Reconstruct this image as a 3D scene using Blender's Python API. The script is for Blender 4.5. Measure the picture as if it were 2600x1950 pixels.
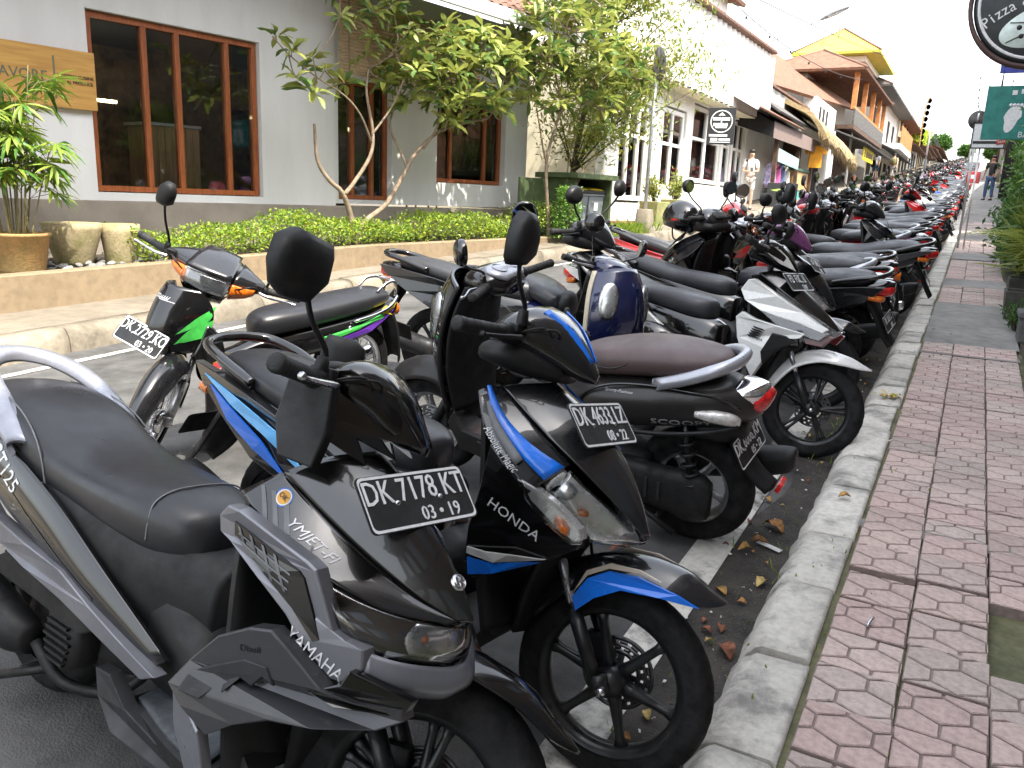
import bpy, bmesh, math, random
from mathutils import Vector, Matrix, Euler
from mathutils.geometry import tessellate_polygon
R = math.radians
random.seed(7)
scene = bpy.context.scene
for o in list(bpy.data.objects): bpy.data.objects.remove(o)
COL = scene.collection

# ------------------------------------------------------------------ camera
CAM_H = 1.50
cam_d = bpy.data.cameras.new('camera'); cam = bpy.data.objects.new('camera', cam_d); COL.objects.link(cam)
cam_d.sensor_width = 36.0; cam_d.lens = 28.07; cam_d.clip_start = 0.05; cam_d.clip_end = 2000
RX = (0.869284, 0.492672, 0.040239)      # camera right, down, forward in world axes
DN = (0.146031, -0.178184, -0.973101)
FW = (-0.472250, 0.851777, -0.226838)
M = Matrix(((RX[0], -DN[0], -FW[0], 0), (RX[1], -DN[1], -FW[1], 0), (RX[2], -DN[2], -FW[2], CAM_H), (0, 0, 0, 1)))
cam.matrix_world = M
scene.camera = cam
# ------------------------------------------------------------------ sky, sun, exposure
SUN_AZ, SUN_EL = 112.0, 60.0             # azimuth from the street axis (+Y) towards +X
world = bpy.data.worlds.new('World'); scene.world = world; world.use_nodes = True
wn = world.node_tree.nodes; wl = world.node_tree.links
bg = wn['Background']; sky = wn.new('ShaderNodeTexSky'); sky.sky_type = 'NISHITA'; sky.sun_disc = False
sky.sun_elevation = R(SUN_EL); sky.sun_rotation = R(SUN_AZ)
sky.air_density = 1.4; sky.dust_density = 4.0; sky.ozone_density = 1.0; sky.altitude = 200
hsv = wn.new('ShaderNodeHueSaturation'); hsv.inputs['Saturation'].default_value = 0.35
wl.new(sky.outputs[0], hsv.inputs['Color']); wl.new(hsv.outputs[0], bg.inputs['Color'])
bg.inputs['Strength'].default_value = 0.15
sun_d = bpy.data.lights.new('sun', 'SUN'); sun_d.energy = 2.2; sun_d.angle = R(0.53); sun_d.color = (1.0, 0.93, 0.80)
sun = bpy.data.objects.new('sun', sun_d); COL.objects.link(sun)
sd = Vector((math.sin(R(SUN_AZ))*math.cos(R(SUN_EL)), math.cos(R(SUN_AZ))*math.cos(R(SUN_EL)), math.sin(R(SUN_EL))))
sun.rotation_euler = sd.to_track_quat('Z', 'Y').to_euler(); sun.location = (20, -10, 30)
scene.view_settings.view_transform = 'Standard'; scene.view_settings.look = 'None'
scene.view_settings.exposure = 2.12; scene.view_settings.gamma = 1.0
scene.view_settings.use_curve_mapping = False
scene.render.engine = 'CYCLES'
scene.cycles.max_bounces = 7; scene.cycles.transparent_max_bounces = 16

# ------------------------------------------------------------------ materials
MATS = {}
def mat(name, col, rough=0.5, metal=0.0, var=0.12, scale=12.0, bump=0.0, bscale=60.0, coat=0.0, rvar=0.15, spec=0.5, col2=None, detail=6.0, stretch=None, trans=0.0, emit=None, dust=0.0):
    if name in MATS: return MATS[name]
    m = bpy.data.materials.new(name); m.use_nodes = True
    n = m.node_tree.nodes; l = m.node_tree.links; p = n['Principled BSDF']
    p.inputs['Metallic'].default_value = metal; p.inputs['Roughness'].default_value = rough
    p.inputs['Specular IOR Level'].default_value = spec
    if coat: p.inputs['Coat Weight'].default_value = coat; p.inputs['Coat Roughness'].default_value = 0.025
    tc = n.new('ShaderNodeTexCoord'); src = tc.outputs['Object']
    if stretch:
        mp = n.new('ShaderNodeMapping'); mp.inputs['Scale'].default_value = stretch; l.new(src, mp.inputs['Vector']); src = mp.outputs[0]
    nz = n.new('ShaderNodeTexNoise'); nz.inputs['Scale'].default_value = scale; nz.inputs['Detail'].default_value = detail; nz.inputs['Roughness'].default_value = 0.62
    l.new(src, nz.inputs['Vector'])
    mx = n.new('ShaderNodeMix'); mx.data_type = 'RGBA'
    c2 = col2 if col2 else tuple(max(0, c*(1-2*var)) for c in col)
    c1 = col if col2 else tuple(min(1, c*(1+var)) for c in col)
    mx.inputs[6].default_value = (*c1, 1); mx.inputs[7].default_value = (*c2, 1)
    mr = n.new('ShaderNodeMapRange'); mr.inputs[1].default_value = 0.35; mr.inputs[2].default_value = 0.68
    l.new(nz.outputs['Fac'], mr.inputs[0]); l.new(mr.outputs[0], mx.inputs[0]); l.new(mx.outputs[2], p.inputs['Base Color'])
    if dust:                                   # thin road dust and scuffs in uneven patches
        d1 = n.new('ShaderNodeTexNoise'); d1.inputs['Scale'].default_value = 2.3; d1.inputs['Detail'].default_value = 12; d1.inputs['Roughness'].default_value = .75; l.new(tc.outputs['Object'], d1.inputs['Vector'])
        d2 = n.new('ShaderNodeMapRange'); d2.inputs[1].default_value = .46; d2.inputs[2].default_value = .80; d2.inputs[4].default_value = dust; l.new(d1.outputs['Fac'], d2.inputs[0])
        mp2 = n.new('ShaderNodeMapping'); mp2.inputs['Scale'].default_value = (6, 6, 90); mp2.inputs['Rotation'].default_value = (.5, .9, .3); l.new(tc.outputs['Object'], mp2.inputs['Vector'])
        d3 = n.new('ShaderNodeTexNoise'); d3.inputs['Scale'].default_value = 5; d3.inputs['Detail'].default_value = 3; l.new(mp2.outputs[0], d3.inputs['Vector'])
        d4 = n.new('ShaderNodeMapRange'); d4.inputs[1].default_value = .66; d4.inputs[2].default_value = .74; d4.inputs[4].default_value = dust*1.2; l.new(d3.outputs['Fac'], d4.inputs[0])
        dm = n.new('ShaderNodeMath'); dm.operation = 'MAXIMUM'; l.new(d2.outputs[0], dm.inputs[0]); l.new(d4.outputs[0], dm.inputs[1])
        m5 = n.new('ShaderNodeMix'); m5.data_type = 'RGBA'; m5.inputs[7].default_value = (.30, .27, .23, 1); l.new(dm.outputs[0], m5.inputs[0]); l.new(mx.outputs[2], m5.inputs[6]); l.new(m5.outputs[2], p.inputs['Base Color'])
    if rvar:
        r2 = n.new('ShaderNodeMapRange'); r2.inputs[1].default_value = 0.3; r2.inputs[2].default_value = 0.7
        r2.inputs[3].default_value = max(0.02, rough-rvar*0.5); r2.inputs[4].default_value = min(1, rough+rvar)
        l.new(nz.outputs['Fac'], r2.inputs[0]); l.new(r2.outputs[0], p.inputs['Roughness'])
    if bump:
        nb = n.new('ShaderNodeTexNoise'); nb.inputs['Scale'].default_value = bscale; nb.inputs['Detail'].default_value = 5
        l.new(src, nb.inputs['Vector'])
        bp = n.new('ShaderNodeBump'); bp.inputs['Strength'].default_value = bump; bp.inputs['Distance'].default_value = 0.01
        l.new(nb.outputs['Fac'], bp.inputs['Height']); l.new(bp.outputs[0], p.inputs['Normal'])
    if trans: p.inputs['Transmission Weight'].default_value = trans
    if emit: p.inputs['Emission Color'].default_value = (*emit[:3], 1); p.inputs['Emission Strength'].default_value = emit[3]
    MATS[name] = m; return m
def lens(name, tint, alpha):
    """thin clear or tinted plastic cover: part see-through, part mirror"""
    if name in MATS: return MATS[name]
    m = bpy.data.materials.new(name); m.use_nodes = True
    n = m.node_tree.nodes; l = m.node_tree.links; n.remove(n['Principled BSDF'])
    out = n['Material Output']; tr = n.new('ShaderNodeBsdfTransparent'); tr.inputs[0].default_value = (*tint, 1)
    gl = n.new('ShaderNodeBsdfGlossy'); gl.inputs['Roughness'].default_value = 0.04
    fr = n.new('ShaderNodeFresnel'); fr.inputs[0].default_value = 1.5
    ad = n.new('ShaderNodeMath'); ad.operation = 'ADD'; ad.inputs[1].default_value = alpha; ad.use_clamp = True
    mx = n.new('ShaderNodeMixShader'); l.new(fr.outputs[0], ad.inputs[0]); l.new(ad.outputs[0], mx.inputs[0])
    l.new(tr.outputs[0], mx.inputs[1]); l.new(gl.outputs[0], mx.inputs[2]); l.new(mx.outputs[0], out.inputs[0])
    MATS[name] = m; return m
def leafmat(name, c1, c2, tr=0.35):
    if name in MATS: return MATS[name]
    m = bpy.data.materials.new(name); m.use_nodes = True
    n = m.node_tree.nodes; l = m.node_tree.links; p = n['Principled BSDF']; out = n['Material Output']
    gi = n.new('ShaderNodeNewGeometry'); mx = n.new('ShaderNodeMix'); mx.data_type = 'RGBA'
    mx.inputs[6].default_value = (*c1, 1); mx.inputs[7].default_value = (*c2, 1)
    l.new(gi.outputs['Random Per Island'], mx.inputs[0]); l.new(mx.outputs[2], p.inputs['Base Color'])
    p.inputs['Roughness'].default_value = 0.45
    ts = n.new('ShaderNodeBsdfTranslucent'); l.new(mx.outputs[2], ts.inputs[0])
    ms = n.new('ShaderNodeMixShader'); ms.inputs[0].default_value = tr
    l.new(p.outputs[0], ms.inputs[1]); l.new(ts.outputs[0], ms.inputs[2]); l.new(ms.outputs[0], out.inputs[0])
    MATS[name] = m; return m

# ------------------------------------------------------------------ mesh tools
def cr(pts, sub):
    """Catmull-Rom through tuples of any length"""
    if len(pts) < 3 or sub < 2:
        if sub < 2 or len(pts) < 2: return [tuple(p) for p in pts]
        a, b = pts; return [tuple(x+(y-x)*i/sub for x, y in zip(a, b)) for i in range(sub+1)]
    out = []; n = len(pts)
    for i in range(n-1):
        p0 = pts[max(i-1, 0)]; p1 = pts[i]; p2 = pts[i+1]; p3 = pts[min(i+2, n-1)]
        for k in range(sub):
            t = k/sub; t2 = t*t; t3 = t2*t
            out.append(tuple(0.5*((2*b)+(-a+c)*t+(2*a-5*b+4*c-d)*t2+(-a+3*b-3*c+d)*t3) for a, b, c, d in zip(p0, p1, p2, p3)))
    out.append(tuple(pts[-1])); return out
class MB:
    def __init__(s): s.v = []; s.f = []; s.m = []; s.s = []
    def add(s, v, f, mi=0, sm=True):
        b = len(s.v); s.v += [tuple(p) for p in v]
        for q in f: s.f.append(tuple(i+b for i in q)); s.m.append(mi); s.s.append(sm)
        return s
    def grid(s, rows, mi=0, sm=True, closed=False, caps=False):
        nr = len(rows); nc = len(rows[0]); v = [p for r in rows for p in r]; f = []
        for i in range(nr-1):
            for j in range(nc if closed else nc-1):
                a = i*nc+j; b = i*nc+(j+1) % nc; f.append((a, b, b+nc, a+nc))
        if caps: f.append(tuple(range(nc))[::-1]); f.append(tuple((nr-1)*nc+j for j in range(nc)))
        return s.add(v, f, mi, sm)
    def loft(s, secs, n=16, sub=4, mi=0, caps=True):
        """secs: (x, z, half width, half height, [power], [tilt], [y]); rings stand across x"""
        S = []
        for q in secs:
            q = list(q)+[2.6, 0, 0][len(q)-4:] if len(q) < 7 else list(q); S.append(tuple(q))
        rows = []
        for x, z, hw, hh, p, tl, y in cr(S, sub):
            hw = max(hw, .0005); hh = max(hh, .0005); p = max(p, 1.2); r = []
            for k in range(n):
                t = 2*math.pi*(k+.5)/n; c = math.cos(t); q = math.sin(t)
                a = math.copysign(abs(c)**(2/p), c)*hw; b = math.copysign(abs(q)**(2/p), q)*hh
                r.append((x-b*math.sin(R(tl)), y+a, z+b*math.cos(R(tl))))
            rows.append(r)
        return s.grid(rows, mi, True, True, caps)
    def patch(s, rows, su=4, sv=4, t=0.006, mi=0, flip=False):
        A = [cr(r, sv) for r in rows]; A = list(zip(*A)); A = [cr(list(c), su) for c in A]; G = [list(r) for r in zip(*A)]
        nr = len(G); nc = len(G[0]); N = []
        for i in range(nr):
            r = []
            for j in range(nc):
                a = Vector(G[min(i+1, nr-1)][j])-Vector(G[max(i-1, 0)][j]); b = Vector(G[i][min(j+1, nc-1)])-Vector(G[i][max(j-1, 0)][0:3] if False else G[i][max(j-1, 0)])
                nn = a.cross(b); r.append(nn.normalized() if nn.length > 1e-9 else Vector((0, 0, 1)))
            N.append(r)
        P = [[tuple(Vector(G[i][j])+N[i][j]*t*.5) for j in range(nc)] for i in range(nr)]
        Q = [[tuple(Vector(G[i][j])-N[i][j]*t*.5) for j in range(nc)] for i in range(nr)]
        s.grid(P, mi); s.grid([r[::-1] for r in Q], mi)
        for i in range(nr-1):
            for j in (0, nc-1): s.add([P[i][j], P[i+1][j], Q[i+1][j], Q[i][j]], [(0, 1, 2, 3)], mi, False)
        for j in range(nc-1):
            for i in (0, nr-1): s.add([P[i][j], P[i][j+1], Q[i][j+1], Q[i][j]], [(0, 1, 2, 3)], mi, False)
        return s
    def tube(s, pts, r, n=8, sub=1, mi=0, caps=True):
        if not isinstance(r, (list, tuple)): r = [r]*len(pts)
        P = cr([tuple(p)+(q,) for p, q in zip(pts, r)], sub); rows = []; up = None
        for i, p in enumerate(P):
            a = Vector(P[max(i-1, 0)][:3]); b = Vector(P[min(i+1, len(P)-1)][:3]); d = (b-a)
            d = d.normalized() if d.length > 1e-9 else Vector((0, 0, 1))
            if up is None: up = Vector((0, 0, 1)) if abs(d.z) < .9 else Vector((1, 0, 0))
            e = d.cross(up)
            if e.length < 1e-6: e = d.orthogonal()
            e.normalize(); u = e.cross(d); up = u
            rows.append([tuple(Vector(p[:3])+(e*math.cos(2*math.pi*k/n)+u*math.sin(2*math.pi*k/n))*p[3]) for k in range(n)])
        return s.grid(rows, mi, True, True, caps)
    def box(s, c, d, rot=None, mi=0):
        v = []
        for x in (-.5, .5):
            for y in (-.5, .5):
                for z in (-.5, .5):
                    p = Vector((x*d[0], y*d[1], z*d[2]))
                    if rot: p = rot @ p
                    v.append(tuple(p+Vector(c)))
        return s.add(v, [(0, 1, 3, 2), (4, 6, 7, 5), (0, 4, 5, 1), (2, 3, 7, 6), (0, 2, 6, 4), (1, 5, 7, 3)], mi, False)
    def panel(s, poly, yf, t=.012, mi=0, sgn=-1, taper=.004):
        """outline in (x,z) laid on the surface y=yf(x,z) (positive out), sgn picks the side"""
        cx = sum(p[0] for p in poly)/len(poly); cz = sum(p[1] for p in poly)/len(poly); n = len(poly)
        out = [(x, sgn*(yf(x, z)), z) for x, z in poly]
        def sh(x, z, k):
            L = math.hypot(x-cx, z-cz) or 1; return (x-(x-cx)/L*k, z-(z-cz)/L*k)
        top = []
        for x, z in poly:
            a, b = sh(x, z, taper); top.append((a, sgn*(yf(x, z)+.003), b))
        inn = [(x, sgn*(yf(x, z)-t), z) for x, z in poly]
        tr = tessellate_polygon([[Vector((x, z, 0)) for x, z in poly]])
        f = [tuple(q) for q in tr]+[tuple(2*n+i for i in q[::-1]) for q in tr]
        for i in range(n):
            j = (i+1) % n; f.append((i, j, n+j, n+i)); f.append((n+i, n+j, 2*n+j, 2*n+i))
        return s.add(top+out+inn, f, mi, False)
    def lathe(s, prof, n=24, axis='z', c=(0, 0, 0), mi=0, closed=False, a0=0, a1=2*math.pi):
        rows = []
        full = abs(a1-a0-2*math.pi) < 1e-6; m = n if full else n+1
        for k in range(m):
            t = a0+(a1-a0)*k/n; r = []
            for rr, h in prof:
                a, b = rr*math.cos(t), rr*math.sin(t)
                p = (a, b, h) if axis == 'z' else ((a, h, b) if axis == 'y' else (h, a, b))
                r.append((p[0]+c[0], p[1]+c[1], p[2]+c[2]))
            rows.append(r)
        if full: rows.append(rows[0])
        if closed: rows = [r+[r[0]] for r in rows]
        return s.grid(rows, mi)
    def prism(s, poly, c, z0, z1, mi=0):
        """plan outline (x,y) from z0 to z1"""
        n = len(poly); tr = tessellate_polygon([[Vector((x, y, 0)) for x, y in poly]])
        v = [(x+c[0], y+c[1], z0) for x, y in poly]+[(x+c[0], y+c[1], z1) for x, y in poly]
        f = [tuple(q[::-1]) for q in tr]+[tuple(n+i for i in q) for q in tr]+[(i, (i+1) % n, n+(i+1) % n, n+i) for i in range(n)]
        return s.add(v, f, mi, False)
    def xf(s, fn): s.v = [tuple(fn(Vector(p))) for p in s.v]; return s
    def mesh(s, name):
        me = bpy.data.meshes.new(name); me.from_pydata(s.v, [], s.f)
        me.polygons.foreach_set('material_index', s.m); me.polygons.foreach_set('use_smooth', s.s)
        me.update(); return me
    def obj(s, name, mats, parent=None, bevel=0, mw=None):
        return link(name, s.mesh(name), mats, parent, bevel, mw)
def link(name, me, mats, parent=None, bevel=0, mw=None, fix=True):
    if not isinstance(mats, (list, tuple)): mats = [mats]
    if fix and not me.get('fixed'):
        for m in mats: me.materials.append(m)
        b = bmesh.new(); b.from_mesh(me); bmesh.ops.remove_doubles(b, verts=b.verts, dist=1e-5)
        bmesh.ops.recalc_face_normals(b, faces=b.faces); b.to_mesh(me); b.free(); me['fixed'] = 1
    o = bpy.data.objects.new(name, me); COL.objects.link(o); o.parent = parent
    for i, m in enumerate(mats):
        if i < len(me.materials) and me.materials[i] != m: o.material_slots[i].link = 'OBJECT'; o.material_slots[i].material = m
    if mw is not None: o.matrix_basis = mw
    if bevel:
        md = o.modifiers.new('bevel', 'BEVEL'); md.width = bevel; md.segments = 2; md.limit_method = 'ANGLE'; md.angle_limit = R(35); md.harden_normals = False
    return o
def empty(name, loc=(0, 0, 0), rz=0, mw=None):
    o = bpy.data.objects.new(name, None); COL.objects.link(o); o.empty_display_size = .1
    if mw is not None: o.matrix_basis = mw
    else: o.location = loc; o.rotation_euler = (0, 0, rz)
    return o
def tag(o, label, cat, group=None, kind=None):
    o['label'] = label; o['category'] = cat
    if group: o['group'] = group
    if kind: o['kind'] = kind
    return o
def struct(o, kind='structure'): o['kind'] = kind; return o
def copy_tree(o, parent=None):
    c = o.copy(); COL.objects.link(c); c.parent = parent
    for ch in list(o.children): copy_tree(ch, c)
    return c
_TXT = {}
def text_mb(txt, size, depth=.0015, sx=1.0, align='CENTER'):
    """lettering as flat extruded shapes in the local XY plane"""
    k = (txt, align)
    if k not in _TXT:
        cu = bpy.data.curves.new('t', 'FONT'); cu.body = txt; cu.size = 1; cu.extrude = 0; cu.align_x = align; cu.align_y = 'CENTER'; cu.resolution_u = 2
        ob = bpy.data.objects.new('t', cu); COL.objects.link(ob)
        dg = bpy.context.evaluated_depsgraph_get(); me = bpy.data.meshes.new_from_object(ob.evaluated_get(dg))
        _TXT[k] = ([tuple(v.co) for v in me.vertices], [tuple(p.vertices) for p in me.polygons])
        bpy.data.objects.remove(ob); bpy.data.curves.remove(cu); bpy.data.meshes.remove(me)
    v, f = _TXT[k]; mb = MB(); n = len(v)
    V = [(x*size*sx, y*size, depth) for x, y, z in v]
    from collections import Counter
    cnt = Counter()
    for q in f:
        for i in range(len(q)): cnt[frozenset((q[i], q[(i+1) % len(q)]))] += 1
    side = []
    for q in f:
        for i in range(len(q)):
            a, b = q[i], q[(i+1) % len(q)]
            if cnt[frozenset((a, b))] == 1: side.append((a, n+a, n+b, b))
    mb.add(V+[(x, y, 0) for x, y, z in V], list(f)+side, 0, False); return mb
def frame(o, x, y):
    """matrix with local X along x, local Y as near as possible to y, at o"""
    x = Vector(x).normalized(); y = Vector(y); z = x.cross(y).normalized(); y = z.cross(x)
    m = Matrix((x, y, z)).transposed().to_4x4(); m.translation = Vector(o); return m

# ------------------------------------------------------------------ ground shape
def prof(y):
    if y < 24: return .0518*y
    if y < 34: return .0518*y+.0007*(y-24)**2
    return .0518*34+.07+.0658*(y-34)
def lkerb(y):
    P = [(-40, -6.1), (3, -5.9), (7, -5.82), (9, -5.62), (11, -5.38), (13, -5.12), (16, -5.0), (24, -5.3), (40, -5.7), (110, -6.2), (200, -7)]
    for (a, u), (b, w) in zip(P, P[1:]):
        if y <= b: t = max(0, (y-a)/(b-a)); return u+(w-u)*t
    return -7
def gz(x, y):
    c = 0.04*min(max(-.4-x, 0), 2.6)
    if x < -3.4: c -= .035*min(-3.4-x, 2.4)
    return prof(y)+c
# ================================================================== setting
STEEL = mat('bright steel', (.62, .62, .64), .22, 1.0, var=.12, scale=30, rvar=.2)
ASPH = mat('asphalt', (.085, .084, .083), .82, var=.28, scale=3.0, bump=.55, bscale=140, rvar=.2, detail=9)
DIRT = mat('gutter dirt', (.060, .053, .045), .92, scale=7, bump=.9, bscale=70, col2=(.022, .021, .020), detail=10)
def two_tone(name, c1, c2, scale, lo, hi, rough=.8, bump=.4, bscale=90):
    m = bpy.data.materials.new(name); m.use_nodes = True; n = m.node_tree.nodes; l = m.node_tree.links; p = n['Principled BSDF']; p.inputs['Roughness'].default_value = rough
    tc = n.new('ShaderNodeTexCoord'); nz = n.new('ShaderNodeTexNoise'); nz.inputs['Scale'].default_value = scale; nz.inputs['Detail'].default_value = 10; nz.inputs['Roughness'].default_value = .7
    n2 = n.new('ShaderNodeTexNoise'); n2.inputs['Scale'].default_value = scale*9; n2.inputs['Detail'].default_value = 6
    l.new(tc.outputs['Object'], nz.inputs['Vector']); l.new(tc.outputs['Object'], n2.inputs['Vector'])
    mr = n.new('ShaderNodeMapRange'); mr.inputs[1].default_value = lo; mr.inputs[2].default_value = hi; l.new(nz.outputs['Fac'], mr.inputs[0])
    mx = n.new('ShaderNodeMix'); mx.data_type = 'RGBA'; mx.inputs[6].default_value = (*c1, 1); mx.inputs[7].default_value = (*c2, 1); l.new(mr.outputs[0], mx.inputs[0])
    m3 = n.new('ShaderNodeMix'); m3.data_type = 'RGBA'; m3.blend_type = 'MULTIPLY'; m3.inputs[0].default_value = .42; l.new(mx.outputs[2], m3.inputs[6])
    cr_ = n.new('ShaderNodeMapRange'); cr_.inputs[1].default_value = .3; cr_.inputs[2].default_value = .6; cr_.inputs[3].default_value = .45; l.new(n2.outputs['Fac'], cr_.inputs[0]); l.new(cr_.outputs[0], m3.inputs[7]); oi = n.new('ShaderNodeObjectInfo'); hv = n.new('ShaderNodeHueSaturation'); rg_ = n.new('ShaderNodeMapRange'); rg_.inputs[3].default_value = .84; rg_.inputs[4].default_value = 1.12; l.new(oi.outputs['Random'], rg_.inputs[0]); l.new(rg_.outputs[0], hv.inputs['Value']); l.new(m3.outputs[2], hv.inputs['Color']); l.new(hv.outputs[0], p.inputs['Base Color'])
    bp = n.new('ShaderNodeBump'); bp.inputs['Strength'].default_value = bump; bp.inputs['Distance'].default_value = .01; nb = n.new('ShaderNodeTexNoise'); nb.inputs['Scale'].default_value = bscale; nb.inputs['Detail'].default_value = 6
    l.new(tc.outputs['Object'], nb.inputs['Vector']); l.new(nb.outputs['Fac'], bp.inputs['Height']); l.new(bp.outputs[0], p.inputs['Normal']); MATS[name] = m; return m
LINE = two_tone('worn white line', (.60, .58, .53), (.12, .115, .11), 4.0, .50, .62, .75)
KERB = two_tone('kerb concrete', (.64, .61, .55), (.30, .285, .26), 4.2, .50, .64, .85)
LKERB = two_tone('left kerb concrete', (.27, .232, .176), (.14, .12, .088), 2.6, .45, .65, .85)  # mottled weathered concrete of the left kerb, darker base than the right one
LWALK = two_tone('left pavement', (.195, .168, .13), (.135, .114, .087), 1.2, .42, .66, .85)
CONC = two_tone('pavement concrete', (.27, .26, .24), (.15, .145, .135), 1.6, .40, .66, .85)
MOSS = two_tone('mossy concrete', (.14, .135, .07), (.07, .075, .035), 5, .42, .62, .9)
TILE = [two_tone('pink paving tile %s' % w, c, d, 6, .46, .68, .85, .5, 160) for w, c, d in (('pale', (.54, .425, .38), (.40, .325, .288)), ('rose', (.52, .40, .355), (.38, .298, .262)), ('grey', (.50, .41, .367), (.36, .30, .268)), ('red', (.54, .40, .362), (.40, .297, .27)))]
PLAST = mat('grey plaster', (.70, .70, .70), .85, scale=2.2, col2=(.62, .615, .61), bump=.15, bscale=60, rvar=.05, stretch=(1, 1, .22), detail=9)
PLINTH = mat('taupe plinth plaster', (.27, .235, .20), .85, var=.10, scale=2, bump=.15, bscale=60)
PWALL = two_tone('beige planter plaster', (.285, .213, .132), (.235, .175, .107), 1.5, .40, .68, .85, .2, 60)
WOOD = mat('orange stained timber', (.36, .105, .028), .42, scale=6, col2=(.20, .05, .014), stretch=(6, 6, .8), coat=.2)
OAK = mat('light plank wood', (.62, .40, .19), .5, scale=5, col2=(.40, .24, .10), stretch=(5, 5, .5))
SIGNW = mat('golden sign board wood', (.58, .33, .085), .5, scale=3, col2=(.42, .21, .05), stretch=(.7, .7, 9))
GLASS = lens('window glass', (.80, .82, .83), .06)
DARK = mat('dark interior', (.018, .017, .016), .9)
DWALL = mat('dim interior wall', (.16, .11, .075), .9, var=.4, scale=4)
ROOFT = mat('brown roof tile', (.20, .105, .07), .8, var=.3, scale=9, bump=.3, bscale=40, col2=(.11, .06, .045))
BAMB = mat('bamboo slat', (.42, .27, .12), .6, scale=9, col2=(.26, .15, .06))
SOIL = mat('soil', (.05, .038, .026), .95, bump=.8, bscale=40)
WHITEW = mat('white painted wall', (.80, .79, .75), .75, var=.05, scale=1.2, bump=.1, bscale=30)
CREAMW = mat('cream painted wall', (.74, .67, .50), .75, var=.08, scale=1.2)
METALG = mat('galvanised metal', (.55, .56, .57), .4, .7, var=.12, scale=14)
GREENB = mat('green painted board', (.075, .105, .045), .6, var=.15, scale=7)
def strip(name, m, xs_fn, y0, y1, dy, dz=0.0, nx=2, zfn=None, parent=None):
    g = MB(); rows = []; n = max(1, int((y1-y0)/dy))
    for i in range(n+1):
        y = y0+(y1-y0)*i/n; a, b = xs_fn(y); rows.append([(a+(b-a)*j/nx, y, (zfn(a+(b-a)*j/nx, y) if zfn else gz(a+(b-a)*j/nx, y))+dz) for j in range(nx+1)])
    g.grid(rows, 0, True); return g.obj(name, m, parent)
# ground sheet to the horizon, road, markings
g = MB(); rows = []
for y in (-400, -40, 0, 20, 40, 80, 140, 220, 420): rows.append([(x, y, prof(max(-40, min(y, 200)))-.35-abs(x)*.0) for x in (-500, -60, -12, -6, 0, 6, 60, 500)])
g.grid(rows); struct(g.obj('ground', mat('bare earth', (.12, .10, .075), .95, scale=.8)))
road = struct(strip('road', ASPH, lambda y: (lkerb(y)-.1, -.36), -30, 200, .6, 0, 16))
struct(strip('gutter', DIRT, lambda y: (-.655+.05*math.sin(y*2.1)+.03*math.sin(y*5.3), -.37), -3, 60, .12, .004, 3))
struct(strip('edge_line', LINE, lambda y: (-.785, -.645), -5, 80, .4, .008, 2))
struct(strip('edge_line', LINE, lambda y: (lkerb(y)+.30, lkerb(y)+.39), -5, 120, .6, .005, 1))
# right pavement base, kerb stones, tiles
def pz(y): return prof(y)+.12
pv = struct(strip('pavement', MOSS, lambda y: (-.24, 1.35), -5, 120, .5, 0, 2, lambda x, y: pz(y)-.022))
yy = -1.2; i = 0; random.seed(11); kerbs = empty('kerb', (0, 0, 0)); struct(kerbs)
while yy < 46:
    L = .50+random.uniform(-.06, .06); a = yy+.009; b = yy+L-.009; q = MB(); tw = random.uniform(-.007, .007); tz = random.uniform(-.006, .006); rows = []
    for k in range(7):
        y = a+(b-a)*k/6; j = .005*math.sin(y*31+i)+random.uniform(-.004, .004); e = random.uniform(.008, .03) if k in (0, 6) else 0
        rows.append([(-.452+j, y, prof(y)-.06), (-.434+j, y, prof(y)+.03), (-.402+j, y, prof(y)+.092-e*.4), (-.385+j, y, pz(y)+tz-.010-e*.6), (-.366+j, y, pz(y)+tz-.001-e*.35), (-.237+j*.5, y, pz(y)+tz*.5-e*.3), (-.224+tw, y, pz(y)-.010), (-.222+tw, y, pz(y)-.07)])
    q.grid(rows, 0, True); q.grid([rows[0][::-1]], 0) if False else None
    q.add(rows[0], [tuple(range(8))], 0, False); q.add(rows[-1], [tuple(range(8))], 0, False)
    q.obj('kerb_stone', KERB, kerbs); yy += L; i += 1
strip('kerb_far', KERB, lambda y: (-.40, -.222), 46, 150, .6, 0, 2, lambda x, y: pz(y)-.01 if x > -.39 else prof(y)-.02, kerbs)
def hexcells(w, h, sx, sy, ox, oy):
    out = []
    for i in range(-3, 6):
        for j in range(-4, 7):
            cx = i*sx+(j % 2)*sx*.5+ox; cy = j*sy*.75+oy
            pl = [(cx-.5*sx, cy-.22*sy), (cx, cy-.5*sy), (cx+.5*sx, cy-.22*sy), (cx+.5*sx, cy+.22*sy), (cx, cy+.5*sy), (cx-.5*sx, cy+.22*sy)]
            for ax, lim, s in ((0, 0, 1), (0, w, -1), (1, 0, 1), (1, h, -1)):
                r = []
                for k in range(len(pl)):
                    p, q = pl[k], pl[(k+1) % len(pl)]; dp = s*(p[ax]-lim); dq = s*(q[ax]-lim)
                    if dp >= 0: r.append(p)
                    if dp*dq < 0: t = dp/(dp-dq); r.append((p[0]+(q[0]-p[0])*t, p[1]+(q[1]-p[1])*t))
                pl = r
                if not pl: break
            if len(pl) >= 3:
                A = sum(pl[k][0]*pl[(k+1) % len(pl)][1]-pl[(k+1) % len(pl)][0]*pl[k][1] for k in range(len(pl)))/2
                if abs(A) > 4e-5: out.append(pl)
    return out
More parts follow.
